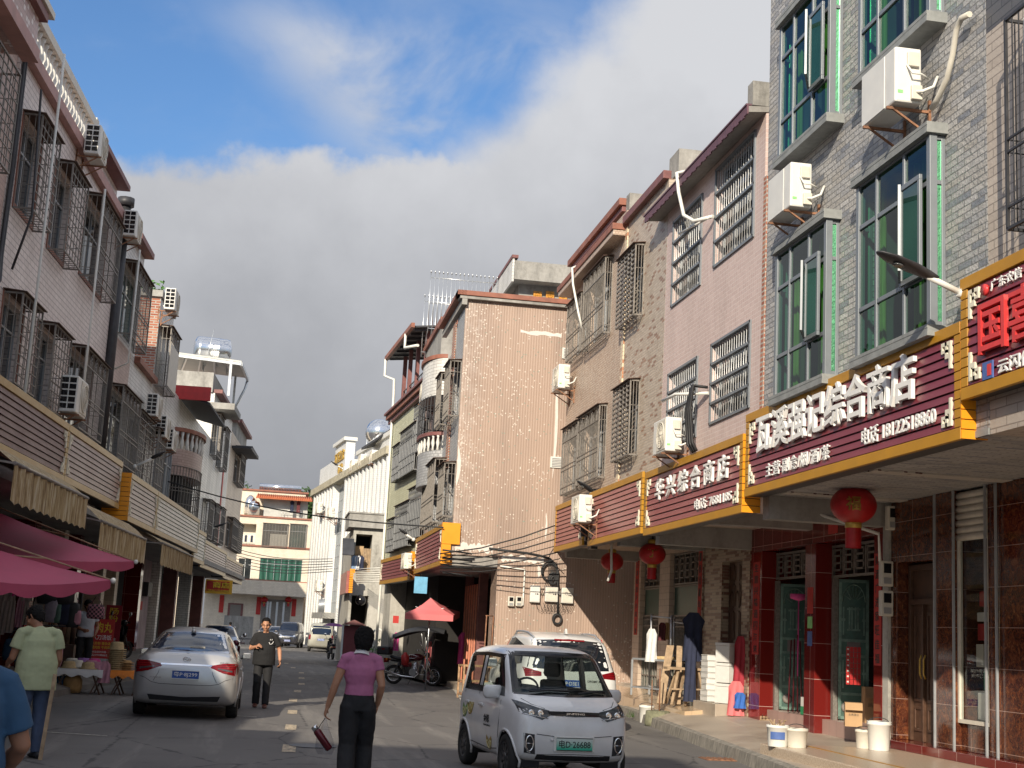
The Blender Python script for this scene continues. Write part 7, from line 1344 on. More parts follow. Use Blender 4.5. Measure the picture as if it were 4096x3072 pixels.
sedan('silver saloon ahead of the waiting one, only its roof showing','粤P·3C157',ony(770,2510,33).x,34.2,.02,detail=False)
sedan('bluish saloon coming from the junction on the left side','粤P·7B260',ony(878,2520,62).x,62,math.pi+.05,'carsilver',False)
suv()
_q=ony(1290,2540,93); van('beige silver minivan seen from behind, by the white hall',_q.x,95,-.04,'carbeige',False); _q=ony(1165,2540,103); van('dark blue minivan facing the camera with a chrome grille',_q.x,106,math.pi-.12,'cardark',True)
for px,yy,lab in ((1112,113,'silver saloon half hidden behind the dark blue minivan'),(1075,122,'farthest pale saloon in the line behind the dark minivan')): sedan(lab,'粤P·5D831',ony(px,2540,yy).x,yy,math.pi-.1,'carsilver',False)
# ---------------------------------------------------------------- two-wheelers, built facing +x
def wheel2(par,c,r,w,rim='rim',name='wheel',spk=14):
    t=MB(); t.tube([Vector((c[0]+r*math.cos(k*math.pi/16),c[1],c[2]+r*math.sin(k*math.pi/16))) for k in range(32)],w,8,True); o=t.build(name,M['tyre'],par); q=MB(); q.tube([Vector((c[0]+r*.82*math.cos(k*math.pi/14),c[1],c[2]+r*.82*math.sin(k*math.pi/14))) for k in range(28)],.016,6,True); q.lathe(Vector(c)-Vector((0,.05,0)),[(.05,0),(.07,.03),(.07,.07),(.05,.1)],12,(0,1,0))
    for k in range(spk): a=2*math.pi*k/spk; q.tube([c,(c[0]+r*.82*math.cos(a),c[1]+(.02 if k%2 else -.02),c[2]+r*.82*math.sin(a))],.004,4)
    q.build('rim',M[rim],o); return o
def motorcycle(x,y,rz):
    th=thing('motorcycle','maroon and chrome motorcycle with a black canopy umbrella','motorcycle',(0,0,0)); wheel2(th,Vector((-.62,0,.30)),.255,.05,'chrome','rear_wheel'); wheel2(th,Vector((.68,0,.31)),.265,.045,'chrome','front_wheel')
    k=MB()
    for s in (.09,-.09): k.tube([(.68,s,.31),(.50,s*.9,.72),(.42,s*.8,.95)],.024,8)
    k.build('front_fork',M['chrome'],th); k=MB()
    k.tube([(.36,0,.86),(.05,0,.78),(-.35,0,.70),(-.75,0,.74)],.03,8); k.tube([(.34,0,.82),(.22,0,.42),(-.2,0,.30),(-.32,0,.60)],.026,8)
    for s in (.1,-.1): k.tube([(-.62,s,.30),(-.2,s,.33)],.022,6); k.tube([(-.58,s*1.1,.34),(-.42,s*1.1,.70)],.032,8)
    k.build('frame',M['iron'],th); k=MB(); k.smooth=True; prof=[(-.16,.05,.03),(-.08,.12,.09),(.08,.145,.115),(.22,.13,.11),(.32,.07,.06),(.35,.02,.02)]
    k.grid([[Vector((px_,wy*math.cos(a*math.pi/8),.86+hz_*math.sin(a*math.pi/8)+.04*(px_+.16))) for a in range(16)] for px_,wy,hz_ in prof],True,True); tk=k.build('fuel_tank',M['cherry'],th); k=MB()
    for s in (1,-1): k.tube([(.0+.16*math.cos(a*math.pi/12),s*.135,.885+.055*math.sin(a*math.pi/12)) for a in range(24)],.008,5,True)
    k.build('tank_trim',M['chrome'],tk); k=MB(); k.smooth=True; k.grid([[Vector((px_,wy*math.cos(a*math.pi/8),z0+hz_*math.sin(a*math.pi/8))) for a in range(16)] for px_,wy,hz_,z0 in ((-.78,.03,.02,.86),(-.72,.11,.06,.84),(-.45,.14,.06,.80),(-.2,.11,.05,.80),(-.12,.04,.02,.82))],True,True); k.build('saddle',M['black'],th)
    k=MB(); k.lathe((.05,-.16,.40),[(.12,0),(.12,.06),(.10,.09),(.10,.24),(.12,.27),(.12,.33)],18,(0,1,0)); k.lathe((.07,0,.50),[(.10,-.02),(.11,.02),(.09,.05),(.11,.07),(.09,.10),(.11,.12),(.09,.16),(.05,.24)],14,(.15,0,1)); k.build('engine',M['galv'],th,bevel=.006); k=MB(); k.tube([(.14,-.14,.46),(.24,-.15,.36),(.12,-.16,.24),(-.3,-.17,.26),(-.85,-.18,.38)],[.022,.022,.024,.035,.045],8); k.build('exhaust',M['chrome'],th); k=MB()
    for cx,r in ((-.62,.33),(.68,.335)): k.mark(); k.smooth=True; k.grid([[Vector((cx+r*math.cos(math.radians(a)),w,(.30 if cx<0 else .31)+r*math.sin(math.radians(a)))) for w in (-.07,-.03,.03,.07)] for a in (range(20,175,12) if cx<0 else range(40,165,12))])
    k.build_each('mudguard',M['chrome'],th,recalc=False); k=MB(); k.tube([(.30,.36,1.10),(.36,.25,1.12),(.42,.06,1.02),(.42,-.06,1.02),(.36,-.25,1.12),(.30,-.36,1.10)],.014,8); 
    for s in (1,-1): k.tube([(.30,s*.36,1.10),(.24,s*.42,1.09)],.02,8); k.tube([(.36,s*.25,1.12),(.34,s*.30,1.32)],.007,5)
    k.build('handlebar',M['chrome'],th); k=MB()
    for s in (1,-1): k.mark(); k.lathe((.33,s*.31,1.33),[(.055,0),(.06,.015),(.001,.025)],12,(-1,0,0))
    k.build_each('mirror',M['chrome'],th); k=MB(); k.lathe((.46,0,.95),[(.02,-.08),(.08,-.04),(.095,.03),(.085,.045),(.001,.05)],18,(1,0,0)); k.build('headlamp',M['chrome'],th); k=MB()
    for s in (1,-1): k.mark(); k.lathe((.44,s*.17,.90),[(.03,-.02),(.035,.02),(.001,.03)],10,(1,0,0)); k.mark(); k.lathe((-.84,s*.15,.76),[(.03,-.02),(.035,.02),(.001,.03)],10,(-1,0,0))
    k.build_each('indicator',M['amber'],th); k=MB(); k.bx(-1.18,-.76,-.22,.22,.90,1.16); k.build('top_box',M['black'],th,bevel=.05); k=MB(); k.bx(-1.185,-1.178,-.06,.06,1.02,1.07); k.bx(-1.0,-.9,-.225,-.219,1.06,1.10); k.build('box_reflector',M['tail'],th); k=MB(); k.bx(-.95,-.85,-.12,.12,.66,.80); k.build('rear_light',M['tail'],th); k=MB(); k.tube([(.05,-.1,.3),(-.05,-.24,.02)],.012,6); k.build('side_stand',M['iron'],th); k=MB()
    for a in (.25,.5): k.tube([(a+.06,-.2,.34),(a-.12,-.2,.66)],.012,6); k.tube([(a+.06,.2,.34),(a-.12,.2,.66)],.012,6)
    k.tube([(.31,-.2,.34),(.56,-.2,.34),(.40,-.2,.64),(.14,-.2,.64)],.012,6,True); k.build('crash_bar',M['chrome'],th)
    k=MB(); k.bx(-.30,-.08,-.16,.16,.55,.70); k.build('side_cover',M['cherry'],th,bevel=.03)
    k=MB(); k.smooth=True; rows=[]
    for i in range(15):
        u=i/14; cx=-.72+1.75*u; z=1.50+.42*math.sin(math.pi*(.08+.62*u))-.05
        w=.42*(math.sin(math.pi*(.06+.88*u))**.5); rows.append([Vector((cx,w*(j/8*2-1),z-.16*(j/8*2-1)**2)) for j in range(9)])
    k.grid(rows); k.grid([[v-Vector((0,0,.012)) for v in r] for r in rows]); k.build('rain_canopy',M['blackcanvas'],th,recalc=False); k=MB(); k.tube([(.38,0,1.04),(.36,0,1.85)],.014,6); k.tube([(.38,.1,1.04),(.3,.3,1.75)],.009,6); k.tube([(.38,-.1,1.04),(.3,-.3,1.75)],.009,6); k.tube([(-.7,.2,1.1),(-.66,.25,1.58)],.009,6); k.tube([(-.7,-.2,1.1),(-.66,-.25,1.58)],.009,6); k.build('canopy_pole',M['galv'],th)
    k=MB(); k.grid([[Vector((-.66-.12*q,-.30+.6*j/4,1.58-.55*q)) for j in range(5)] for q in (0,.5,1)]); k.build('rear_curtain',M['film'],th,recalc=False)
    th.location=(x,y,0); th.rotation_euler=(0,0,rz); th.scale=(.98,)*3
M['cherry']=plain('cherry_red_paint',(.11,.012,.02),.15,.2,.15); M['blackcanvas']=plain('black_canvas',(.025,.026,.03),.55)
def scooter(label,x,y,rz,col='cherry',rider=False,box=True,group=None,z=0):
    th=thing('scooter',label,'scooter',(0,0,0),group); wheel2(th,Vector((-.5,0,.23)),.20,.05,'rimdark','rear_wheel',8); wheel2(th,Vector((.62,0,.23)),.20,.045,'rimdark','front_wheel',8)
    k=MB(); k.smooth=True; k.grid([[Vector((px_,wy*math.cos(a*math.pi/8),z0+hz_*math.sin(a*math.pi/8))) for a in range(16)] for px_,wy,hz_,z0 in ((-.88,.03,.03,.66),(-.82,.13,.09,.62),(-.5,.18,.17,.56),(-.15,.16,.17,.52),(-.02,.10,.10,.45))],True,True); k.build('rear_bodywork',M[col],th); k=MB(); k.bx(-.05,.40,-.16,.16,.27,.34); k.build('footboard',M['black'],th,bevel=.02); k=MB(); k.smooth=True; k.grid([[Vector((.40+.14*q-.06*abs(j/6-1),.20*(j/6-1)*(1-.35*q),.30+.62*q)) for j in range(13)] for q in (0,.25,.5,.75,1)]); k.smooth=False; k.build('leg_shield',M[col],th,recalc=False); k=MB(); k.smooth=True; k.grid([[Vector((px_,wy*math.cos(a*math.pi/8),.76+hz_*math.sin(a*math.pi/8))) for a in range(16)] for px_,wy,hz_ in ((-.85,.04,.02),(-.78,.13,.05),(-.4,.15,.05),(-.02,.11,.04),(.02,.03,.02))],True,True); k.build('saddle',M['black'],th)
    k=MB(); k.tube([(.62,.06,.23),(.50,.05,.6),(.40,0,1.0)],.022,8); k.tube([(.62,-.06,.23),(.50,-.05,.6)],.022,8); k.build('fork',M['iron'],th); k=MB(); k.tube([(.30,.34,1.02),(.38,.12,1.02),(.38,-.12,1.02),(.30,-.34,1.02)],.016,8); k.ball((.42,0,1.0),.11,14,8,(.8,1,.9)); k.build('handlebar_cowl',M[col],th); k=MB()
    for s in (1,-1): k.mark(); k.tube([(.36,s*.2,1.05),(.34,s*.30,1.24)],.007,5); k.lathe((.34,s*.31,1.26),[(.06,0),(.065,.015),(.001,.025)],12,(-1,0,0))
    k.build_each('mirror',M['chrome'],th); k=MB(); k.bx(-.90,-.86,-.13,.13,.60,.68); k.build('tail_light',M['tail'],th); k=MB(); 
    for s in (1,-1): k.mark(); k.bx(-.89,-.85,s*.18-.03,s*.18+.03,.60,.66)
    k.build_each('indicator',M['amber'],th); k=MB(); k.bx(-.93,-.915,-.1,.1,.34,.52); k.build('number_plate',M['white'],th); k=MB(); k.smooth=True; k.grid([[Vector((.62+.26*math.cos(math.radians(a)),w,.23+.26*math.sin(math.radians(a)))) for w in (-.07,0,.07)] for a in range(20,170,15)]); k.build('mudguard',M[col],th,recalc=False)
    if box: k=MB(); k.smooth=True; k.grid([[Vector((-.78+.24*sx*(abs(math.cos(a*math.pi/10))**.5*math.copysign(1,math.cos(a*math.pi/10))),.22*sx*(abs(math.sin(a*math.pi/10))**.5*math.copysign(1,math.sin(a*math.pi/10))),z0)) for a in range(20)] for sx,z0 in ((.7,.84),(.95,.88),(1,1.0),(.98,1.08),(.75,1.17),(.3,1.2))],True,True); k.build('top_box',M[col],th)
    th.location=(x,y,z); th.rotation_euler=(0,0,rz); return th
_m=onz(1640,2738); motorcycle(_m.x+.02,_m.y-.3,-.42)
_s=onz(1835,2725,.05); scooter('dark red scooter with a rounded top box, rear to the camera',_s.x,37.6,math.pi/2-.25)
_s=onz(925,2680); scooter('scooter partly hidden beyond the waiting silver saloon',_s.x+.05,_s.y-6,1.2,'cherry',box=False)
_s=onz(1310,2630); scooter('scooter parked under the purple umbrella, rear to the camera',_s.x,_s.y-4,math.pi/2+.15,'darkgrey' if 'darkgrey' in M else 'blackg',box=False)
_s=ony(922,2500,100); scooter('small scooter with a rider by the low wall at the junction',_s.x,100,math.pi/2,'cherry',box=False)
for i,(u,n) in enumerate(((38.5,.0),(40.2,-.2),(42,-.1))): p=FL.p(u,n-.6,.45); scooter('black scooter parked in the shaded left arcade, %s'%('nearest','middle','farthest')[i] ,p.x,p.y,.5+.2*i,'blackg',box=(i==1),group='scooters in the left arcade',z=.45)
# ================================================================ people
def skinmat(n,c): return plain(n,c,.55,0,.10,9)
M['skin']=skinmat('tanned_skin',(.42,.21,.125)); M['skin2']=skinmat('brown_skin',(.28,.13,.075)); M['hair']=plain('black_hair',(.008,.007,.007),.75,0,.3,40,.3,.15)
def organic(mb,name,mat,parent,voxel=.008,smooth=4,wrinkle=0,wsize=.12,origin=None):
    me=bpy.data.meshes.new('tmp'); me.from_pydata([tuple(v) for v in mb.v],[],mb.f); b=bmesh.new(); b.from_mesh(me); bmesh.ops.recalc_face_normals(b,faces=b.faces); b.to_mesh(me); b.free(); o=bpy.data.objects.new('tmp',me); COL.objects.link(o)
    m=o.modifiers.new('r','REMESH'); m.mode='VOXEL'; m.voxel_size=voxel; m.use_smooth_shade=True
    s=o.modifiers.new('s','SMOOTH'); s.factor=.5; s.iterations=smooth
    if wrinkle:
        t=bpy.data.textures.new(name+'_folds','CLOUDS'); t.noise_scale=wsize; t.noise_depth=2; d=o.modifiers.new('d','DISPLACE'); d.texture=t; d.strength=wrinkle; d.mid_level=.5; d.texture_coords='LOCAL'
    dg=bpy.context.evaluated_depsgraph_get(); nm=bpy.data.meshes.new_from_object(o.evaluated_get(dg)); bpy.data.objects.remove(o); nm.name=name; nm.materials.clear(); nm.materials.append(mat)
    nm.polygons.foreach_set('use_smooth',[True]*len(nm.polygons)); q=bpy.data.objects.new(name,nm); COL.objects.link(q); put(q,(0,0,0),parent); return q
def ell(mb,pts,side=Vector((1,0,0)),seg=16):
    """swept ellipse: pts = (centre, r_side, r_front)"""
    rows=[]; n=len(pts); s_=mb.smooth; mb.smooth=True
    for i,(c,a,b) in enumerate(pts):
        d=(Vector(pts[min(i+1,n-1)][0])-Vector(pts[max(i-1,0)][0])).normalized(); x=(side-d*side.dot(d)).normalized(); y=d.cross(x); rows.append([Vector(c)+x*(a*math.cos(k*2*math.pi/seg))+y*(b*math.sin(k*2*math.pi/seg)) for k in range(seg)])
    mb.grid(rows,True,True); mb.smooth=s_
def cap(mb,pts,r):
    pts=[Vector(p) for p in pts]; mb.tube(pts,r,10); mb.ball(pts[0],r[0] if isinstance(r,(list,tuple)) else r,10,8); mb.ball(pts[-1],r[-1] if isinstance(r,(list,tuple)) else r,10,8)
def hand(mb,w,d,pn,curl,s=1.0,thumb=1):
    """wrist w, pointing d, palm normal pn; five fingers of unequal length, curled"""
    d=d.normalized(); pn=(pn-d*pn.dot(d)).normalized(); sd=d.cross(pn); mb_=mb
    ell(mb,[(w,.028*s,.020*s),(w+d*.03*s,.036*s,.018*s),(w+d*.07*s,.042*s,.016*s),(w+d*.095*s,.040*s,.013*s)],sd)
    for i,(o,L) in enumerate(((-.031,.068),(-.011,.078),(.010,.074),(.030,.058))):
        p=w+d*.09*s+sd*o*s; q=d; pts=[p]; a=curl*(1+.12*i)
        for seg in (.42,.32,.26): 
            q=(q*math.cos(a)+pn*math.sin(a)).normalized(); p=p+q*L*seg*s*1.15; pts.append(p); 
            pn2=(pn*math.cos(a)-d*math.sin(a)); 
            if a: d_,pn_=q,pn2
        cap(mb,pts,[.0095*s,.0088*s,.008*s,.007*s])
    t0=w+d*.025*s-sd*.030*s*thumb; cap(mb,[t0,t0+(d*.5-sd*thumb*.8+pn*.4).normalized()*.035*s,t0+(d*.9-sd*thumb*.45+pn*.6).normalized()*.068*s],[.012*s,.010*s,.0085*s])
def person(label,J,skin,shirt,trousers,shoes,loc,rz,hairstyle='short',voxel=.008,collar=None,shirt_hem=.92,sleeve=.55,fit=1.0,tilt=0,group=None,wide=1.0,openface=True,sc=1.0,pw=1.0,hem_drop=0,belly=0):
    th=thing('person',label,'person',(0,0,0),group); J={k:Vector(v) for k,v in J.items()}
    hips,chest,neck,head=J['hip'],J['chest'],J['neck'],J['head']; X=Vector((1,0,0)); up=(head-neck).normalized(); fw=J.get('face',Vector((0,1,0))).normalized(); fw=(fw-up*fw.dot(up)).normalized(); rt=fw.cross(up)
    b=MB()
    ell(b,[(hips-Vector((0,0,.09)),.13*wide,.10*wide),(hips,.165*wide,.115*wide),(hips+(chest-hips)*.45,.140*wide,.10*wide+belly),(hips+(chest-hips)*.8,.160*wide,.115*wide),(chest,.165*wide,.11*wide),(chest+(neck-chest)*.55,.13*wide,.085*wide),(neck-up*.02,.06,.06)])
    ell(b,[(neck-up*.05,.058,.060),(neck+up*.03,.050,.054),(neck+up*.09,.050,.054)],rt)
    hc=head
    ell(b,[(hc-up*.115+fw*.045,.030,.030),(hc-up*.105+fw*.035,.046,.052),(hc-up*.07+fw*.015,.060,.078),(hc-up*.02,.071,.090),(hc+up*.03-fw*.005,.074,.095),(hc+up*.075-fw*.01,.066,.085),(hc+up*.105-fw*.01,.042,.055),(hc+up*.118-fw*.01,.012,.015)],rt,20)
    # nose, brow, lips, chin, ears
    cap(b,[hc+fw*.088+up*.015,hc+fw*.108-up*.028],[.010,.016]); b.ball(hc+fw*.098-up*.034+rt*.013,.010,8,6); b.ball(hc+fw*.098-up*.034-rt*.013,.010,8,6)
    cap(b,[hc+fw*.083+up*.024-rt*.04,hc+fw*.092+up*.026,hc+fw*.083+up*.024+rt*.04],[.010,.011,.010]); cap(b,[hc+fw*.086-up*.066-rt*.022,hc+fw*.093-up*.064,hc+fw*.086-up*.066+rt*.022],[.008,.010,.008]); cap(b,[hc+fw*.084-up*.078-rt*.016,hc+fw*.090-up*.077,hc+fw*.084-up*.078+rt*.016],[.007,.009,.007]); b.ball(hc+fw*.075-up*.102,.022,10,8)
    for s in (1,-1): b.ball(hc+fw*.055-up*.03+rt*s*.048,.026,10,8); ell(b,[(hc+rt*s*.070-up*.028-fw*.006,.010,.012),(hc+rt*s*.080-up*.0-fw*.012,.010,.022),(hc+rt*s*.080+up*.02-fw*.014,.008,.018)],fw,8)
    for s,S in ((1,'r'),(-1,'l')):
        sh,el,wr=J['sh'+S],J['el'+S],J['wr'+S]; hp,kn,an=J['hip'+S],J['kn'+S],J['an'+S]
        ell(b,[(neck+Vector((s*.02,0,-.05)),.045,.05),(sh+Vector((-s*.06,0,.015)),.045,.05),(sh,.046,.048),(sh+(el-sh)*.4,.047,.050),(el,.038,.039),(el+(wr-el)*.3,.040,.040),(wr,.026,.028)],Vector((0,1,0))); b.ball(sh,.044,10,8); b.ball(el,.037,10,8)
        d=(wr-el).normalized(); hand(b,wr,(d+J.get('hd'+S,Vector())).normalized(),J.get('pn'+S,Vector((-s,0,0))),J.get('curl'+S,Vector((.35,0,0))).x,1.0,J.get('th'+S,Vector((1,0,0))).x)
        ell(b,[(hp+Vector((0,0,.03)),.085,.09),(hp+(kn-hp)*.4,.075,.08),(kn,.052,.056),(kn+(an-kn)*.3,.054,.060),(an,.034,.040),(an-Vector((0,0,.05)),.034,.042)]); b.ball(kn,.053,10,8)
        fd=J.get('ft'+S,Vector((0,1,0))); ell(b,[(an-fd*.05-Vector((0,0,.045)),.032,.028),(an+fd*.04-Vector((0,0,.045)),.038,.032),(an+fd*.15-Vector((0,0,.058)),.036,.018)],X)
    organic(b,'body',skin,th,voxel,3)
    # eyes and mouth line
    if openface:
        e=MB(); 
        for s in (1,-1): e.ball(hc+fw*.083+up*.006+rt*s*.031,.0105,10,8,(1,1,.55))
        e.build('eye',M['ink'],th); e=MB()
        for s in (1,-1): cap(e,[hc+fw*.093+up*.030+rt*s*.016,hc+fw*.095+up*.036+rt*s*.032,hc+fw*.082+up*.030+rt*s*.05],[.004,.005,.003])
        e.build('eyebrow',M['hair'],th); e=MB(); cap(e,[hc+fw*.094-up*.0715-rt*.022,hc+fw*.101-up*.071,hc+fw*.094-up*.0715+rt*.022],.003); e.build('lip_line',M['lip'],th)
    # hair
    h=MB(); r=random.Random(hash(label)%97)
    if hairstyle!='bald':
        k=1.0
        pts=[(hc+up*.128-fw*.008,.030,.042),(hc+up*.112-fw*.010,.066,.086),(hc+up*.07-fw*.016,.088,.102),(hc+up*.02-fw*.036,.092,.088),(hc-up*.02-fw*.048,.088,.072)]
        if hairstyle=='bob': pts=[(a,b*1.14,c*1.08) for a,b,c in pts]+[(hc-up*.07-fw*.05,.092,.070),(hc-up*.12-fw*.045,.068,.052)]
        else: pts+= [(hc-up*.06-fw*.056,.062,.044),(hc-up*.085-fw*.052,.040,.030)]
        if hairstyle=='receding': pts=[(hc+up*.126-fw*.015,.025,.035),(hc+up*.112-fw*.015,.064,.078),(hc+up*.07-fw*.022,.084,.092),(hc+up*.01-fw*.045,.083,.066),(hc-up*.03-fw*.055,.076,.052),(hc-up*.07-fw*.058,.055,.036)]
        ell(h,pts,rt,20)
        for i in range(46): 
            a=Vector((r.gauss(0,1),r.gauss(0,1),r.gauss(.3,.7))).normalized(); q=hc+rt*a.x*.070+fw*(a.y*.078-.022)+up*(a.z*.095); 
            if (q-hc).dot(fw)<.045 or a.z>.75: h.ball(q,.016+.008*r.random(),8,6)
        organic(h,'hair',M['hair'],th,.006,1,.016,.022)
    # shirt
    c=MB(); f=fit; hz_=shirt_hem
    hem=Vector((hips.x,hips.y,hz_)); ell(c,[(hem-Vector((0,0,.0)),.175*wide*f,.135*wide*f+belly),(hips+(chest-hips)*.25+Vector((0,0,.02)),.172*wide*f,.130*wide*f+belly*1.1),(hips+(chest-hips)*.5,.162*wide*f,.125*wide*f+belly),(hips+(chest-hips)*.8,.178*wide,.13*wide),(chest,.182*wide,.125*wide),(chest+(neck-chest)*.5,.155*wide,.10*wide),(neck-up*.035,.085,.078),(neck-up*.012,.066,.066)],X,24)
    for s,S in ((1,'r'),(-1,'l')):
        sh,el=J['sh'+S],J['el'+S]; e=sh+(el-sh)*sleeve; ell(c,[(neck+Vector((s*.03,0,-.065)),.058,.066),(sh+Vector((-s*.055,0,.012)),.060,.066),(sh+Vector((0,0,.0)),.060,.062),(sh+(e-sh)*.5,.060*f,.062*f),(e,.063*f,.065*f)],Vector((0,1,0)),16); c.ball(sh,.057,12,8)
    organic(c,'shirt',shirt,th,max(voxel,.008),6,.018,.13)
    if collar:
        k=MB(); k.smooth=True; k.grid([[neck+up*(-.035+.05*q)+rt*((.078-.012*q)*math.cos(a*math.pi/12))+fw*((.072-.010*q)*math.sin(a*math.pi/12)) for a in range(24)] for q in (0,.5,1)],True); k.grid([[neck+up*(.015-.055*q)+rt*((.066+.024*q)*math.cos(a*math.pi/12))+fw*((.062+.024*q)*math.sin(a*math.pi/12)) for a in range(24)] for q in (0,.5,1)],True); k.build('collar',collar,th,recalc=False)
    # trousers
    p=MB(); ell(p,[(Vector((hips.x,hips.y,hips.z+.10)),.155*wide,.115*wide),(hips,.176*wide,.128*wide),(hips-Vector((0,0,.10)),.16*wide,.125*wide)],X,20)
    for S in 'rl':
        s_=1 if S=='r' else -1; hp,kn,an=J['hip'+S],J['kn'+S],J['an'+S]; ell(p,[(hp+Vector((-s_*.01,0,.07)),.080,.10),(hp,.092*pw,.108*pw),(hp+(kn-hp)*.45,.090*pw,.098*pw),(kn,.075*pw**1.6,.080*pw**1.6),(kn+(an-kn)*.5,.072*pw**2,.075*pw**2),(an-Vector((0,0,.02)),.068*pw**2.2,.074*pw**2.2)],X,16)
    organic(p,'trousers',trousers,th,max(voxel,.009),6,.022,.13)
    k=MB()
    for S in 'rl':
        an=J['an'+S]; fd=J.get('ft'+S,Vector((0,1,0))).normalized(); z=Vector((0,0,1)); ell(k,[(an-fd*.075-z*.055,.030,.030),(an-fd*.05-z*.042,.042,.045),(an+fd*.03-z*.040,.046,.046),(an+fd*.12-z*.056,.048,.030),(an+fd*.19-z*.066,.034,.018)],X,14)
    organic(k,'shoe',shoes,th,.008,3)
    th.location=loc; th.rotation_euler=(0,0,rz); th.scale=(sc,)*3; return th
M['lip']=plain('lip_tone',(.20,.07,.06),.6); M['pinkshirt']=plain('mauve_pink_knit',(.40,.135,.25),.9,0,.06,30); M['blackshirt']=plain('washed_black_cotton',(.010,.010,.011),.9,0,.15); M['blacktr']=plain('black_trousers',(.013,.013,.015),.85,0,.2); M['green_t']=plain('pale_green_cotton',(.38,.41,.25),.9,0,.06); M['bluepolo']=plain('denim_blue_cotton',(.025,.07,.14),.9,0,.12,5); M['greyt']=plain('pale_grey_cotton',(.46,.49,.54),.9,0,.06); M['jeans']=plain('blue_jeans',(.06,.085,.15),.9,0,.2); M['brownshoe']=plain('reddish_brown_shoe',(.10,.03,.02),.4); M['darkshoe']=plain('dark_trainer',(.03,.032,.04),.6)
BASE=dict(hip=(0,0,.93),chest=(0,.0,1.27),neck=(0,-.01,1.435),head=(0,.02,1.562),shr=(.168,-.01,1.355),shl=(-.168,-.01,1.355),elr=(.235,-.03,1.09),ell=(-.235,-.03,1.09),wrr=(.25,.06,.85),wrl=(-.25,.06,.85),hipr=(.09,0,.87),hipl=(-.09,0,.87),knr=(.10,.03,.48),knl=(-.10,.03,.48),anr=(.10,-.02,.085),anl=(-.10,-.02,.085))
def pose(**k): d=dict(BASE); d.update(k); return d
def people():
    # woman walking away, bag in her left hand
    p=onz(1428,3110); y=14.6; x=ony(1428,2900,y).x
    w=person('person in a mauve pink short sleeved top and black trousers walking away with a bag',pose(elr=(.225,-.05,1.10),wrr=(.20,.10,.90),ell=(-.25,-.03,1.10),wrl=(-.315,.02,.86),knr=(.09,.12,.48),anr=(.09,.05,.10),knl=(-.09,-.02,.48),anl=(-.09,-.22,.12),head=(.01,.03,1.555),pnl=(1,0,.2),curll=(.75,0,0)),M['skin'],M['pinkshirt'],M['blacktr'],M['darkshoe'],(x,y,0),-.03,'bob',.008,M['whitecloth'],.99,.42,.92,wide=.97,openface=False,sc=.985,pw=1.13)
    g=Vector((x,y,0)); a=math.cos(-.03); h=Vector((x-.325,y+.03,.735)); th=thing('carrier_bag','clear plastic bag with a dark red flask hanging from the walking woman\'s hand','bag',h); k=MB(); k.smooth=True
    k.grid([[h+Vector((rx*math.cos(t*math.pi/8)+.02*q,ry*math.sin(t*math.pi/8)+.012*math.sin(t*2.1+q*5),-q*.36)) for t in range(16)] for q,rx,ry in ((0,.012,.012),(.25,.04,.025),(.55,.085,.05),(.85,.10,.055),(1.0,.07,.04))],True); k.build('film',M['film'],th,recalc=False); f=thing('flask','dark red vacuum flask with a steel lid inside the clear bag','flask',h); k=MB(); c0=h+Vector((-.10,-.03,-.10)); ax=Vector((.62,0,-.78)).normalized(); k.lathe(c0,[(.034,.03),(.040,.05),(.040,.25),(.03,.265),(.001,.27)],18,ax); k.build('flask_body',M['cherry'],f); k=MB(); k.lathe(c0,[(.001,-.02),(.03,-.018),(.033,-.01),(.033,.028)],18,ax); k.build('lid',M['chrome'],f); k=MB(); k.tube([c0+ax*.04,c0+Vector((.06,0,.04)),h],.004,5); k.build('strap',M['blackg'],f)
    # man in black walking towards the camera
    p=onz(1040,2830); man=person('person in a loose black T-shirt and black trousers walking towards the camera',pose(elr=(.27,-.02,1.10),wrr=(.16,.20,1.14),ell=(-.28,-.03,1.10),wrl=(-.31,.10,.90),knr=(.09,.10,.49),anr=(.10,-.02,.09),knl=(-.09,.03,.48),anl=(-.09,.12,.085),head=(.01,.03,1.562),hdr=(-.5,.2,.5),curlr=(1.15,0,0),pnr=(-1,.2,-.2),curll=(.5,0,0),pnl=(1,.2,0),face=(.05,1,-.1)),M['skin'],M['blackshirt'],M['blacktr'],M['brownshoe'],(p.x,p.y,0),math.pi-.05,'receding',.008,None,.80,.75,1.16,wide=1.08,sc=1.04,belly=.03,pw=1.0)
    k=MB(); me=text_me('',.5) if False else None; X=Vector((1,0,0)); s=.12; q=[(0,.02),(.02,-.02),(.06,-.03),(.10,-.01),(.14,.04)]; fr=Vector((.06,.148,1.20)); 
    k.tube([fr+Vector((-a*.6,.0-.12*a,b*.8)) for a,b in q],.006,5); k.tube([fr+Vector((-.02,.005,.05)),fr+Vector((-.025,.005,.075))],.006,5); k.tube([fr+Vector((-.05,.003,.05)),fr+Vector((-.055,.003,.075))],.006,5); o=k.build('chest_print',M['letter'],None,origin=(0,0,0)); o.parent=man; o.location=(-.14,.012,.02)
    k=MB(); k.bx(-.33,-.29,.10,.13,.78,.86); o=k.build('phone',M['blackg'],None,origin=(-.31,.115,.82),bevel=.006); tag(o,'dark phone in the hand of the man in black','phone'); o.location=man.matrix_world@Vector((0,0,0)) if False else Vector((p.x,p.y,0))+Matrix.Rotation(math.pi-.05,3,'Z')@(Vector((-.30,.115,.80))*1.04)
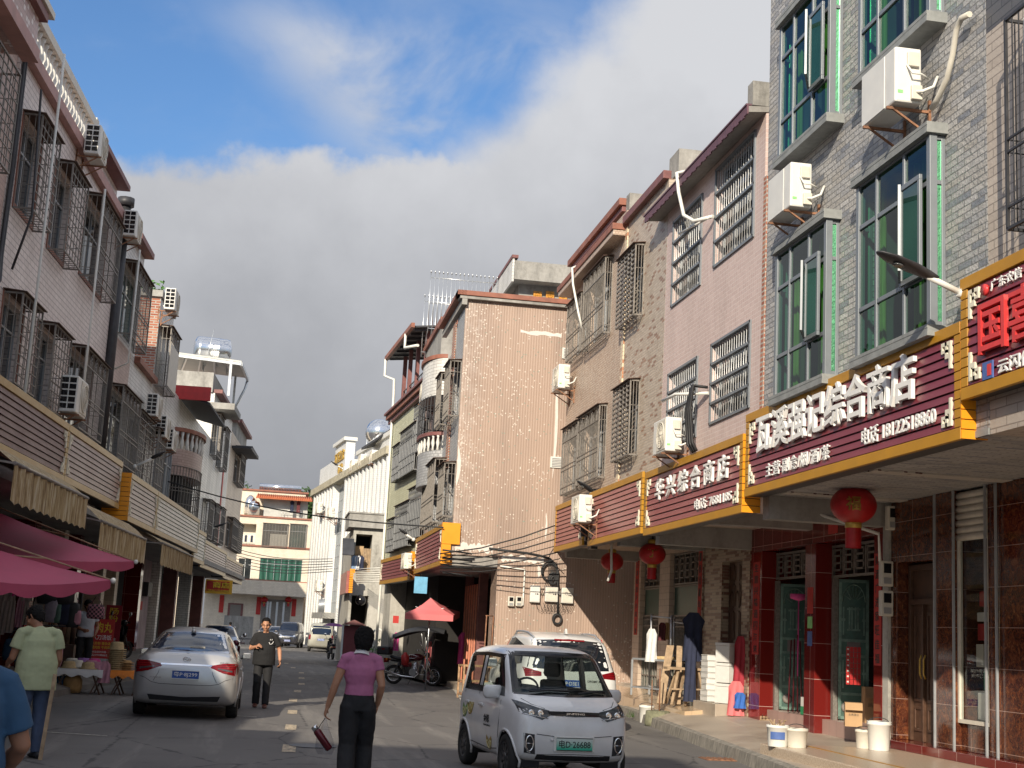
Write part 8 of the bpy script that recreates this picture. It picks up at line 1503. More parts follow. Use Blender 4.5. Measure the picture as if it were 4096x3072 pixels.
    # man in pale green at the stall
    person('person in a pale green T-shirt bending over the stall goods, back to the camera',pose(chest=(0,.03,1.26),neck=(0,.07,1.42),head=(-.02,.15,1.53),shr=(.20,.02,1.365),shl=(-.20,.02,1.365),elr=(.25,.0,1.08),wrr=(.24,.16,.90),ell=(-.27,.05,1.08),wrl=(-.22,.28,1.02),face=(-.6,.8,-.5)),M['skin2'],M['green_t'],M['jeans'],M['darkshoe'],(ony(150,2640,17).x,17,.0),.55,'short',.008,None,.74,.62,1.22,wide=1.12,sc=1.03,openface=True)
    # man in the blue polo, close to the camera at the frame edge
    person('person in a denim blue polo shirt close to the camera at the left edge',pose(elr=(.26,-.02,1.10),wrr=(.22,.20,.95),face=(-.4,.9,-.1)),M['skin2'],M['bluepolo'],M['jeans'],M['darkshoe'],(ony(-150,2700,6.1).x,6.1,0),.35,'short',.007,M['bluepolo'],.80,.78,1.12,wide=1.08,sc=1.0)
    # vendor behind the stall
    person('person in a pale grey T-shirt standing behind the hat stall',pose(elr=(.25,-.02,1.10),wrr=(.10,.20,1.02),hdr=(-.6,.1,0),curlr=(.8,0,0),ell=(-.25,-.02,1.10),wrl=(-.2,.16,.95),face=(-.2,1,-.15)),M['skin2'],M['greyt'],M['blacktr'],M['darkshoe'],(ony(346,2500,33).x,33,.28),math.pi+.25,'short',.009,None,.86,.55,1.06)
    p=ony(922,2500,100); person('tiny dark clothed rider sitting on the scooter at the junction',pose(hip=(0,-.25,.88),chest=(0,-.22,1.2),neck=(0,-.2,1.37),head=(0,-.17,1.49),shr=(.18,-.2,1.31),shl=(-.18,-.2,1.31),elr=(.25,0,1.1),ell=(-.25,0,1.1),wrr=(.3,.28,1.05),wrl=(-.3,.28,1.05),hipr=(.1,-.22,.84),hipl=(-.1,-.22,.84),knr=(.17,.2,.78),knl=(-.17,.2,.78),anr=(.17,.15,.42),anl=(-.17,.15,.42)),M['skin2'],M['navy'],M['blacktr'],M['darkshoe'],(p.x,100,.0),.0,'short',.012,None,.85,.9,1.05)
people()
# ================================================================ small things
def at(f,px,py,n=0): h=f.hit(px,py,n); return f.p(h[0],n,h[1])
def one(k,name,m,lab,cat,group=None,kind=None,**kw): return tag(k.build(name,M[m] if isinstance(m,str) else m,**kw),lab,cat,group,kind)
def lamp(a,b,c,lab,facing=Vector((0,-1,0))):
    """arm foot a, head heel b, head tip c"""
    th=thing('street_lamp',lab,'street lamp',a,'street lamps on bracket arms'); k=MB(); k.tube([a,b.lerp(c,.12)],.035,8); k.lathe(a-(b-a).normalized()*.02,[(.06,0),(.06,.08)],10,(b-a)); k.build('arm',M['white'],th); d=(c-b); L=d.length; d.normalize(); s=d.cross(Vector((0,0,1))).normalized(); u=s.cross(d); k=MB(); k.smooth=True
    k.grid([[b+d*L*q+s*(w*math.cos(i*math.pi/8))+u*(h*math.sin(i*math.pi/8)+.02) for i in range(16)] for q,w,h in ((-.05,.04,.035),(.12,.07,.05),(.4,.125,.045),(.75,.12,.03),(.95,.06,.018),(1,.02,.008))],True,True); k.build('lamp_head',M['iron'],th); k=MB(); k.lathe(b+d*L*.62-u*.022,[(.06,0),(.06,-.012),(.04,-.016)],14,u); k.build('led_lens',M['lamp'],th)
lamp(ony(3852,1176,13.42),ony(3735,1117,13.42),ony(3507,1013,13.3),'street lamp jutting out between the two maroon signs on the right')
lamp(ony(2424,2004,31.3),ony(2371,1970,31.3),ony(2308,1926,31.2),'street lamp jutting out between the two pinkish signs')
lamp(ony(537,1868,36),ony(610,1835,36),ony(664,1808,36),'street lamp jutting out over the orange end board on the left'); lamp(ony(806,2131,57),ony(860,2110,57),ony(908,2093,57),'street lamp jutting out under the far left cages')
lamp(ony(1657,2160,44),ony(1625,2138,44),ony(1594,2116,44),'street lamp jutting out over the weathered maroon sign'); lamp(ony(1372,1875,84),ony(1350,1863,84),ony(1322,1845,84),'street lamp silhouetted against the sky by the hall tower')
def right_props():
    P=FW.p
    lantern(onx(3414,2021,8.0),.325,'large red lantern with a gold fortune character near the marble front','福'); lantern(onx(2448,2246,8.0),.275,'plain red lantern in front of the shaded gable',None); lantern(onx(2609,2216,8.0),.29,'red lantern with a gold letter beside the green gates','丁')
    for px,py in ((1595,2372),(1680,2372)): lantern(ony(px,py,57 if px<1650 else 50),.28,'dim red lantern in the shaded shop under the %s far maroon sign'%('dark' if px<1650 else 'weathered'),None,'lanterns in the far arcade')
    # boxes and cables on the bare gable
    g=lambda x,y:(2000+x*.482,1900+y*.482)
    for x0,y0,x1,y1,lab,tx in ((240,920,328,1055,'plain white utility cabinet, left of three on the gable',''),(365,930,475,1050,'middle white utility cabinet on the gable','远程配电'),(500,940,602,1062,'right white utility cabinet with grey lettering on the gable','Gehua')):
        a=FG.hit(*g(x0,y1)); b=FG.hit(*g(x1,y0)); th=thing('utility_cabinet',lab,'utility box',FG.p(a[0],.1,a[1]),'cabinets on the gable'); k=MB(); k.box(FG,a[0],b[0],.015,.14,a[1],b[1]); k.build('case',M['white'],th,bevel=.01); k=MB(); k.box(FG,a[0]+.02,b[0]-.02,.141,.15,a[1]+.02,b[1]-.02); k.build('door',M['cream'] if tx else M['white'],th,bevel=.005); k=MB(); k.lathe(FG.p(b[0]-.07,.15,(a[1]+b[1])/2),[(.02,0),(.02,.012)],10,FG.N); k.lathe(FG.p(b[0]-.12,.15,(a[1]+b[1])/2),[(.015,0),(.015,.01)],10,FG.N); k.build('lock',M['iron'],th)
        if tx: k=MB(); lettering(k,tx,FG.p(a[0]+.08,.152,b[1]-.2),FG.U,FG.Z,FG.N,.34,.09,.003,.005); k.build('lettering',M['greyp'],th,recalc=False)
    def meter(f,u,z,lab,w=.17,h=.26,n=.012):
        th=thing('electric_meter',lab,'electric meter',f.p(u,n,z),'electric meters'); k=MB(); k.box(f,u-w/2,u+w/2,n,n+.11,z,z+h); k.build('case',M['cream'],th,bevel=.015); k=MB(); k.box(f,u-w*.3,u+w*.3,n+.111,n+.118,z+h*.52,z+h*.9); k.build('window',M['blackg'],th); k=MB(); k.box(f,u-w*.3,u+w*.3,n+.111,n+.122,z+h*.1,z+h*.34); k.build('terminal_cover',M['greyp'],th)
    for x,lab in ((85,'left electric meter of the pair on the gable'),(150,'right electric meter of the pair on the gable')): h=FG.hit(*g(x,1090)); meter(FG,h[0],h[1],lab)
    f9=Fr((8.98,0,0),(1,0,0),(0,-1,0)); f9.O=Vector((0,19.92,0))
    for px,py,lab,s in ((3560,2122,'left of two electric meters high on the marble corner',1.1),(3592,2118,'right of two electric meters high on the marble corner',1.1),(3536,2346,'middle electric meter by the couplet pillar',1.15),(3536,2465,'lowest electric meter by the couplet pillar',1.15)): h=f9.hit(px,py); meter(f9,h[0],h[1],lab,.17*s,.33*s)
    k=MB(); k.tube([at(FG,*g(x,y),.05) for x,y in ((0,755),(110,772),(205,785),(200,900),(190,1080),(165,1090))],.022,8); one(k,'conduit','pvc','white conduit bending down to the meter pair on the gable','pipe')
    k=MB(); q=lambda x,y,n=.1:at(FG,*g(x,y),n); k.tube([q(-90,610,.35),q(100,635,.3),q(230,650,.25),q(330,670,.2),q(405,690)],.035,7); k.tube([q(410,690),q(460,740),q(485,810),q(478,900),q(478,1040),q(480,1150)],.03,7)
    for cx,cy,rx,ry,r in ((412,800,68,78,.022),(415,805,60,72,.018),(440,860,34,48,.03),(440,868,28,40,.03),(442,872,18,30,.03),(474,1195,38,44,.02),(476,1196,30,36,.02)): k.tube([q(cx+rx*math.cos(t*math.pi/12),cy+ry*math.sin(t*math.pi/12)) for t in range(24)],r,6,True)
    for i in range(9): x=300+i*30; k.tube([q(x,1060),q(x+10+8*math.sin(i),1110+6*i%40,.13),q(x+45,1135,.12),q(x+80,1065)],.006,4); k.tube([q(405+i*8,720),q(395+i*11,860,.12),q(340+i*20,1000,.13)],.007,4)
    k.tube([q(405,690),q(425,640,.6),q(455,598,1.2)],.012,5); one(k,'cable_coil','black','tangle of black cable coils hung on the gable above the cabinets','cable')
    k=MB()
    for i in range(6): a=ony(1760,2215+i*14,36.3); b=ony(2240,2095+i*28,34.9); k.tube([a,a.lerp(b,.35)+Vector((0,0,-.12)),a.lerp(b,.7)+Vector((0,0,-.1)),b],.012 if i%2 else .018,5)
    for i in range(4): a=ony(1770,2200+i*30,36.3); k.tube([a,a+Vector((.4,0,-.02)),a+Vector((.8,.1,-.05))],.025,6)
    one(k,'cable_run','black','black cables strung in front of the gable between the signs','cable')
    k=MB(); a=ony(560,1890,46); b=ony(1773,2110,36.4); k.tube([a.lerp(b,t/10)+Vector((0,0,-.35*math.sin(math.pi*t/10))) for t in range(11)],.02,5); one(k,'overhead_cable','black','single black cable sagging across the street','cable')
    k=MB()
    for i in range(6): a=ony(890,2178+i*14,100); b=ony(1330,2235+i*10,88); k.tube([a.lerp(b,t/8)+Vector((0,0,-.4*math.sin(math.pi*t/8))) for t in range(9)],.022,4)
    one(k,'overhead_cable','black','bunch of thin cables across the street before the junction house','cable')
    k=MB(); 
    for i in range(7): z=2.9+.09*i; a=ony(1425,2330-i*9,60.5); b=ony(1530,2325-i*9,58); k.tube([a,b],.02,4)
    one(k,'cable_run','pvc','pale cables strung across the old grey house','cable')
    k=MB(); a=ony(3100,2000,20.3); b=ony(3515,2135,19.8); k.tube([a,b,ony(3520,2245,19.8)],.025,8); one(k,'conduit','pvc','white conduit slanting under the arcade ceiling to the meters','pipe')
    k=MB(); a=onx(2448,2150,7.6); k.tube([a,a+Vector((0,0,-.4)),a+Vector((.02,0,-.75)),a+Vector((-.06,0,-1.0))],.03,8); one(k,'hanging_cable','pvc','white cable end dangling in front of the plain red lantern','cable')
    k=MB(); b=ony(1380,2190,70)
    # ---- clothes table under the beige house
    A=onz(2524,2779,.50); B=onz(2676,2803,.46); th=thing('market_table','grey metal table frame with hanging rails by the green gates','table',A); d=Vector((B.x-A.x,B.y-A.y,0)); s=Vector((.62,.75,0)); k=MB(); c=[A,B,B+s,A+s]; ht=A.z+.78
    for p in c: k.bar(Vector((p.x,p.y,p.z)),Vector((p.x,p.y,ht)),.04)
    for i in range(4): k.bar(Vector((c[i].x,c[i].y,.68)),Vector((c[(i+1)%4].x,c[(i+1)%4].y,.68)),.03)
    k.build('leg_frame',M['alu'],th); k=MB(); z=Vector((0,0,1)); k.hexa([Vector((p.x,p.y,ht)) for p in c]+[Vector((p.x,p.y,ht+.04)) for p in c]); k.build('table_top',M['alu'],th); k=MB(); m0=A.lerp(B,.45); 
    for p,t in ((A.lerp(B,.48),1.62),(B,1.62),(A.lerp(B,.62)+s,1.6),(B+s,1.6)): k.tube([Vector((p.x,p.y,ht)),Vector((p.x,p.y,p.z+t+.2))],.02,8)
    a0=A.lerp(B,.48); k.tube([Vector((a0.x,a0.y,A.z+1.75)),Vector((B.x,B.y,A.z+1.72))],.018,8); a1=A.lerp(B,.62)+s; k.tube([Vector((a1.x,a1.y,A.z+1.66)),Vector((B.x+s.x,B.y+s.y,A.z+1.62))],.018,8); k.build('hanging_rail',M['galv'],th)
    k=MB(); k.lathe(A.lerp(B,.6)+s*.4+Vector((0,0,.82)),[(.24,0),(.30,.03),(.30,.09),(.28,.09),(.26,.04)],24); one(k,'bamboo_tray','straw','round bamboo tray on the grey metal table','tray')
    hang(ony(2608,2515,30.2),.26,.72,M['whitecloth'],'white towel hanging by the metal table','towel',None,False,'towel'); hang(ony(2650,2490,30.6),.18,.40,M['maroncloth'],'maroon rag on the metal rail','rag',None,False,'rag'); hang(ony(2668,2490,30.6),.12,.38,M['tan'],'brown rag on the metal rail','rag',None,False,'rag')
    hang(ony(2775,2450,28.3),.42,1.0,M['navy'],'navy jacket hanging on the brick pier','jacket'); hang(ony(2765,2550,28.2),.26,1.3,M['navy'],'folded black umbrella below the navy jacket','umbrella',None,False,'folded_umbrella')
    # trestle and planks
    f=Vector((8.62,28.5,.43)); th=thing('wooden_trestle','rough timber trestle with leaning offcuts in front of the brick pier','trestle',f); k=MB()
    for x in (-.33,-.05,.15,.38): k.bar(f+Vector((x,-.15,0)),f+Vector((x*.6+.05,.05,.72)),.055,.04); k.bar(f+Vector((x*.9,.42,0)),f+Vector((x*.6+.05,.15,.72)),.055,.04)
    k.build('leg',M['wood'],th); k=MB(); k.obox(f+Vector((.03,.1,.74)),Vector((1,0,0)),Vector((0,1,0)),Vector((0,0,1)),.9,.3,.05); k.build('top_board',M['wood'],th); k=MB(); k.bar(f+Vector((-.36,-.16,.32)),f+Vector((.36,-.16,.34)),.06,.03); k.build('cross_rail',M['wood'],th); k=MB(); k.bar(f+Vector((-.5,.1,0)),f+Vector((-.15,.7,1.2)),.16,.03); k.bar(f+Vector((-.1,.2,0)),f+Vector((.05,.7,1.2)),.12,.03); one(k,'timber_plank','wood','two rough planks leaning behind the timber trestle','plank')
    # foam boxes
    r=random.Random(2); b0=Vector((8.72,27.45,.57))
    def foam(p,w,dp,h,lab,grp,rt=0): k=MB(); a=rt+r.uniform(-.06,.06); X=Vector((math.cos(a),math.sin(a),0)); Y=Vector((-X.y,X.x,0)); k.obox(p+Vector((0,0,h*.42)),X,Y,Vector((0,0,1)),w,dp,h*.82); k.obox(p+Vector((0,0,h*.91)),X,Y,Vector((0,0,1)),w+.02,dp+.02,h*.14); one(k,'foam_box','foam',lab,'box',grp,bevel=.008)
    for i in range(8): foam(b0+Vector((.12,.0,.004+.115*i)),.32,.42,.112,'flat white foam box in the low stack beside the timber trestle','flat foam boxes')
    b1=Vector((8.98,26.85,.569))
    for i in range(3): foam(b1+Vector((0,0,.395*i)),.36,.36,.39,('lowest','middle','topmost')[i]+' tall white foam box in the stack by the wooden shutter','tall foam boxes',.5)
    hang(ony(2962,2545,26.4),.26,.95,M['redcloth'],'dark red cloth hanging by the red pillar','cloth',None,False,'cloth'); hang(ony(2945,2725,26.3),.34,.65,M['salmon'],'pink and white striped sack slumped below the red cloth','sack',None,False,'sack'); hang(ony(2960,2770,26.2),.24,.3,M['bluecloth'],'blue cloth bundle at the foot of the red cloth','cloth',None,False,'cloth')
    # umbrella foot with poles, buckets
    f=onz(2630,2905,0); th=thing('umbrella_base','mossy concrete umbrella base with two thin poles at the kerb','umbrella base',f); k=MB(); k.lathe(f,[(.26,0),(.27,.05),(.25,.30),(.22,.31)],4+12); k.build('block',plain('mossy_concrete',(.17,.17,.11),.95,0,.45,7),th); k=MB(); k.tube([f+Vector((-.12,.05,.3)),f+Vector((-.13,.05,.92))],.012,6); k.tube([f+Vector((.03,0,.3)),f+Vector((.03,.05,1.16))],.014,6); k.build('pole',M['rust'],th)
    def bucket(p,r_,h,lab,m='white',fill=None,handle=True):
        th=thing('bucket',lab,'bucket',p,'plastic buckets by the shops'); k=MB(); k.lathe(p,[(r_*.84,0),(r_*.86,.02),(r_*.97,h*.86),(r_*1.05,h*.88),(r_*1.05,h*.93),(r_,h*.94),(r_*1.04,h),(r_*.96,h),(r_*.92,h*.8),(r_*.8,h*.7),(.001,h*.7)],28,cap=False); k.build('tub',M[m],th)
        if handle: k=MB(); k.tube([p+Vector((r_*1.03*math.cos(t*math.pi/10),.02,h*.9+r_*.55*math.sin(t*math.pi/10))) for t in range(11)],.006,5); k.build('handle',M['iron'],th)
        return th
    bucket(onz(2600,2895,0)+Vector((0,.3,0)),.16,.36,'dirty white bucket behind the mossy umbrella base'); q=onz(3110,2985,.337); t=bucket(q,.155,.29,'white paint bucket with a blue label full of scraps','white',handle=False); k=MB(); d=Vector((-q.x,-q.y,0)).normalized(); X=Vector((-d.y,d.x,0)); X=X if X.x>0 else -X
    k.grid([[q+d*.151*math.cos(a*.12)+X*.151*math.sin(a*.12)+Vector((0,0,z)) for a in range(-6,7)] for z in (.10,.20)]); k.build('paper_label',M['blueprint'],t,recalc=False); k=MB()
    for i in range(9): k.bar(q+Vector((r.uniform(-.1,.1),r.uniform(-.1,.1),.2)),q+Vector((r.uniform(-.14,.14),r.uniform(-.12,.12),.36)),.02,.012)
    k.build('scrap',M['wood'],t); bucket(onz(3187,2990,.337),.15,.26,'cement stained cream bucket in the middle of the terrace','cream'); bucket(onz(3457,2993,.337),.13,.26,'small pale bucket beside the cardboard boxes','cream'); bucket(onz(3516,3001,.337),.165,.40,'tall white plaster bucket with a rim beside the cardboard boxes','white'); bucket(onz(2508,2735,.55)+Vector((.1,0,0)),.16,.34,'orange bucket in the corner of the gable','orange'); k=MB(); a=ony(2405,2560,35.5); k.bar(a,a+Vector((.25,.2,-1.0)),.03); one(k,'broom','red','red broom handle leaning on the gable','broom')
    # cardboard boxes
    def carton(p,w,dp,h,rz,lab):
        th=thing('cardboard_box',lab,'box',p,'cardboard boxes'); X=Vector((math.cos(rz),math.sin(rz),0)); Y=Vector((-X.y,X.x,0)); Z=Vector((0,0,1)); k=MB(); k.obox(p+Z*h/2,X,Y,Z,w,dp,h); k.build('carton',M['cardboard'],th); k=MB(); a=p+Z*h-Y*dp/2
        k.hexa([a-X*w/2-Y*.003,a+X*w/2-Y*.003,a+X*w/2-Y*.08-Z*h*.30,a-X*w/2-Y*.08-Z*h*.30,a-X*w/2-Y*.009,a+X*w/2-Y*.009,a+X*w/2-Y*.086-Z*h*.30,a-X*w/2-Y*.086-Z*h*.30]); k.build('flap',M['cardboard'],th); k=MB(); lettering(k,'古邑酒业',p-X*w*.3-Y*(dp/2+.001)+Z*h*.45,X,Z,-Y,w*.6,h*.10,.002); k.build('print',M['ink'],th,recalc=False)
    q=onz(3405,2945,.40); carton(q+Vector((.05,.05,.15)),.26,.30,.36,-.35,'small cardboard box perched on the shop step'); carton(onz(3480,2930,.40)+Vector((.05,.1,.15)),.24,.26,.58,-.2,'taller cardboard box behind the perched one')
    q=onz(3090,2895,.30); th=thing('wooden_rack','rough wooden rack of dark pegs lying on the pavement','rack',q); k=MB(); X=Vector((.9,-.35,0)).normalized(); Y=Vector((.35,.9,.55)).normalized(); Z=X.cross(Y)
    for i in range(6): k.obox(q+Y*(.02+i*.09)+Vector((0,0,.05)),X,Y,Z,.46,.03,.03)
    for s in (-1,1): k.obox(q+X*.22*s+Y*.24+Vector((0,0,.05)),X,Y,Z,.03,.55,.04)
    k.bar(q+X*.22+Y*.48,Vector((q+X*.22+Y*.48).to_tuple()[:2]+(.3,)),.03); k.build('slat',M['wood'],th); k=MB()
    for i in range(6):
        for j in range(7): k.obox(q+Y*(.02+i*.09)+X*(-.19+j*.063)+Z*.03+Vector((0,0,.05)),X,Y,Z,.02,.02,.04)
    k.build('peg',M['darkwood'],th)
    # goods at the open doors
    k=MB(); a=ony(3210,2905,23.9); k.bx(a.x-.02,a.x+.24,23.7,23.95,.56,.86); o=one(k,'carton','white','white and green carton standing inside the far doorway','box'); k=MB(); k.bx(a.x-.022,a.x+.242,23.697,23.953,.56,.70); k.build('green_band',plain('green_carton_print',(.02,.25,.10),.5),o)
    k=MB(); p0=ony(3385,2585,21.3); 
    for j in range(4):
        for i in range(7): k.box(WX,p0.x+j*.055,p0.x+j*.055+.05,-21.3+.02*j,-21.29+.02*j,p0.z-.085*(i+1),p0.z-.085*i-.006)
    o=one(k,'snack_sachets','red','strips of red and lilac snack sachets hanging at the near doorway','snacks'); 
    k=MB()
    for i in range(7): k.box(WX,p0.x+.01,p0.x+.04,-21.288,-21.286,p0.z-.085*(i+1)+.03,p0.z-.085*(i+1)+.055)
    k.build('sachet_print',M['white'],o)
    k=MB()
    for i,(x,h) in enumerate(((3165,2560),(3178,2555),(3190,2540),(3200,2565))): a=ony(x,h,24.2); k.tube([a,Vector((a.x+.03*i,24.3,.58))],.013,6)
    o=one(k,'broom_bundle','cherry','bundle of brooms standing inside the far doorway','brooms'); k=MB(); a=ony(3195,2390,24.2); k.lathe(a,[(.16,.06),(.15,-.02),(.06,-.05),(.001,-.06)],16); k.tube([a,a+Vector((0,0,-1.4))],.012,6); one(k,'washing_up_ladle','pinkc','pink basin on a pole inside the far doorway','basin')
    for z in (1.18,1.63,2.08,2.53):
        for x0,y0,n in ((11.25,20.6,9),(11.25,23.5,9)):
            k=MB()
            for i in range(n): k.lathe((x0,y0+i*.18,z),[(.05,0),(.05,.2),(.02,.26),(.02,.32)],8)
            one(k,'bottle_row',('greenalu','darkwood','cherry','cream')[int(z*2)%4],'row of bottles on a dark shelf inside the open shop','bottles','bottle rows on the shelves','stuff')
    for i,(z,w,h,m,y) in enumerate(((.86,.5,.35,'foam',17.45),(.86,.28,.5,'greenc',17.2),(1.25,.3,.25,'greenc',17.35),(1.55,.3,.3,'cream',17.55),(1.9,.3,.22,'red',17.5),(2.15,.35,.12,'foam',17.5),(2.35,.3,.2,'red',17.45))): k=MB(); k.obox((9.46,y,z+h/2+.02),Vector((1,0,0)),Vector((.2,1,0)).normalized(),Vector((0,0,1)),.2,w,h); one(k,'gift_carton',M[m],'%s carton stacked in the marble display window, level %d'%({'foam':'white','greenc':'green','cream':'cream','red':'red'}[m],i+1),'carton','goods in the display window',bevel=.01)
    fm=Fr((9.05,0,0),(0,1,0),(-1,0,0))
    for y,z,w,h,m,lab in ((16.86,2.5,.2,.26,'paperred','dark red notice pinned beside the display window'),(16.86,2.22,.16,.2,'greenlab','green notice pinned under the dark red one')): k=MB(); k.box(fm,y-w/2,y+w/2,-.146,-.142,z,z+h); one(k,'notice',m,lab,'notice')
    # ---- far right arcade: market umbrella, stands, plants
    ap=ony(1723,2391,41); th=thing('market_umbrella','small square salmon pink market umbrella by the motorcycle','umbrella',Vector((ap.x,41,0))); c=[ony(1621,2452,40.6),ony(1813,2462,40.4),ony(1840,2447,42.2),ony(1650,2440,42.3)]; k=MB()
    for i in range(4):
        a,b=c[i],c[(i+1)%4]; k.grid([[ap.lerp(a.lerp(b,t/6),q)-Vector((0,0,.06*math.sin(math.pi*q))) for t in range(7)] for q in (0,.33,.66,1)]); k.grid([[a.lerp(b,t/6),a.lerp(b,t/6)-Vector((0,0,.17))] for t in range(7)])
    k.build('canopy',M['salmon'],th,recalc=False); k=MB(); k.tube([ap,Vector((ap.x,41,0))],.02,8)
    for p in c: k.tube([ap-Vector((0,0,.35)),ap.lerp(p,.6)],.008,4)
    k.build('pole',M['galv'],th)
    f=onz(1850,2795,0); th=thing('iron_stand','rusty iron market stand with two tall poles beside the white cars','stand',f); k=MB(); X=Vector((.72,.1,0)); Y=Vector((-.05,.62,0)); c=[f,f+X,f+X+Y,f+Y]
    for p in c: k.bar(p,p+Vector((0,0,.86)),.045)
    for z in (.1,.45,.84):
        for i in range(4): k.bar(c[i]+Vector((0,0,z)),c[(i+1)%4]+Vector((0,0,z)),.04)
    k.build('frame',M['rustpaint'],th); k=MB()
    for i in range(6): k.bar(c[0].lerp(c[3],i/5)+Vector((0,0,.12)),c[1].lerp(c[2],i/5)+Vector((0,0,.12)),.07,.02)
    k.build('bottom_slat',M['rust'],th); k=MB(); 
    for p in (c[0]+X*.7,c[1]+Y*.2): k.tube([p+Vector((0,0,.1)),p+Vector((.02,0,2.15))],.018,6)
    k.tube([c[0]+X*.7+Vector((0,0,2.15)),c[1]+Y*.2+Vector((0,0,2.15))],.016,6); k.build('pole',M['rust'],th)
    for i,(px,py,m,w,h,lab) in enumerate(((1770,2640,'orangec',.35,.9,'orange panel of goods lit in the far shop'),(1715,2650,'salmon',.18,1.3,'salmon painted post in the far shop'),(1745,2655,'wood',.3,.9,'brown cupboard in the far shop'),(1800,2690,'white',.5,.5,'white tiled counter in the far shop'))): p=ony(px,py,44.5); k=MB(); k.bx(p.x-w/2,p.x+w/2,44.5,44.8,max(.1,p.z-h/2),p.z+h/2); one(k,('goods_panel','post','cupboard','counter')[i],m,lab,('panel','post','cupboard','counter')[i])
    hang(ony(1855,2530,43),.3,.95,M['pinkc'],'hot pink garment hanging in the far shop'); hang(ony(1587,2530,47),.2,.6,M['pinkc'],'pink garment hanging by the rendered pier'); k=MB(); p=ony(1620,2640,43.4); k.lathe(p-Vector((0,0,.15)),[(.12,0),(.12,.28),(.05,.34),(.05,.38)],12); one(k,'gas_bottle','red','red water bottle standing behind the motorcycle','bottle')
    k=MB(); p=ony(1695,2245,37.8); fr=Fr((0,37.8,0),(1,0,0),(0,-1,0)); b=ony(1692,2330,37.8); a=ony(1655,2372,37.8); k.box(fr,a.x,b.x+.12,-.03,0,a.z,b.z+.15); one(k,'shop_board',plain('pale_blue_sign_board',(.14,.38,.58),.5),'pale blue shop board under the weathered maroon sign','sign')
    k=MB()
    for s in (0,.05,.1): k.tube([ony(1510+28*math.sin(t*math.pi/8)+s*60,2560+45*math.cos(t*math.pi/8),55) for t in range(16)],.018,5,True)
    one(k,'garden_hose','pvc','coiled pale hose hanging on the old grey wall','hose'); q=onz(1535,2640,.1); q=ony(1535,2620,52); th=thing('potted_plant','bushy green plant in a pot by the old grey wall','plant',q); k=MB(); k.lathe(Vector((q.x,q.y,.1)),[(.2,0),(.28,.35)],12); k.build('pot',M['rust'],th); k=MB()
    for i in range(160): d=Vector((r.gauss(0,.28),r.gauss(0,.2),.5+abs(r.gauss(0,.28)))); a=Vector((r.gauss(0,1),r.gauss(0,1),r.gauss(.6,.6))).normalized()*.11; b=a.orthogonal().normalized()*.03; c0=Vector((q.x,q.y,.1))+d; k.face([c0-a,c0+b,c0+a,c0-b])
    k.build('leaves',M['leafb'],th,recalc=False); k=MB(); b=onz(2560,2870,.05)
    for i in range(70): d=Vector((r.gauss(0,.12),r.gauss(0,.08),0)); a=Vector((r.gauss(0,.06),r.gauss(0,.06),.10+.08*r.random())); s=a.orthogonal().normalized()*.010; k.face([b+d-s,b+d+s,b+d+a])
    one(k,'weed_tuft','leafb','small tuft of weeds at the kerb by the dirty white bucket','weeds'); fr=Fr((0,43.3,0),(1,0,0),(0,-1,0)); a=ony(1570,2492,47.9); b=ony(1594,2478,47.9); k=MB(); k.bx(a.x,b.x,47.8,47.83,a.z,b.z+.12); one(k,'red_notice','paperred','small red painted notice on the rendered pier','notice')
    # purple umbrella on the far scooter
    p=ony(1335,2505,62); p=Vector((p.x,62,p.z)); k=MB(); k.smooth=True; k.grid([[p+Vector((.5*q*math.cos(t*math.pi/8),.5*q*math.sin(t*math.pi/8),.14*(1-q*q))) for t in range(16)] for q in (.02,.35,.7,1)],True); k.smooth=False; k.tube([p+Vector((0,0,.12)),Vector((p.x,62,.9))],.015,5); one(k,'sun_umbrella','purple','purple umbrella shading a parked scooter in the middle distance','umbrella',recalc=False)
    k=MB(); r2=random.Random(8)
    for i in range(46): x=r2.uniform(6.6,8.6); y=r2.uniform(24,28.5); s=r2.uniform(.01,.035); z=.25+.02*(y-23); k.obox((x,y,.02 if x<7.4+.1*(y-24.3) else z),Vector((1,0,0)),Vector((.3,1,0)).normalized(),Vector((0,0,1)),s*2,s,s*.5)
    k=MB(); q=onz(2795,2945,0); k.obox(q+Vector((0,.1,.07)),Vector((.8,.6,.1)).normalized(),Vector((-.6,.8,0)).normalized(),Vector((0,0,1)),.42,.2,.14); one(k,'broken_slab','kerb','broken concrete lump lying against the kerb','rubble',bevel=.03)
M['greenc']=plain('green_gift_carton',(.02,.28,.12),.4,0,.2,9); M['orangec']=plain('orange_goods',(.75,.22,.02),.6); M['purple']=plain('purple_canvas',(.20,.05,.22),.7); M['rustpaint']=plain('flaking_cream_paint_on_iron',(.36,.22,.12),.7,0,.5,9)
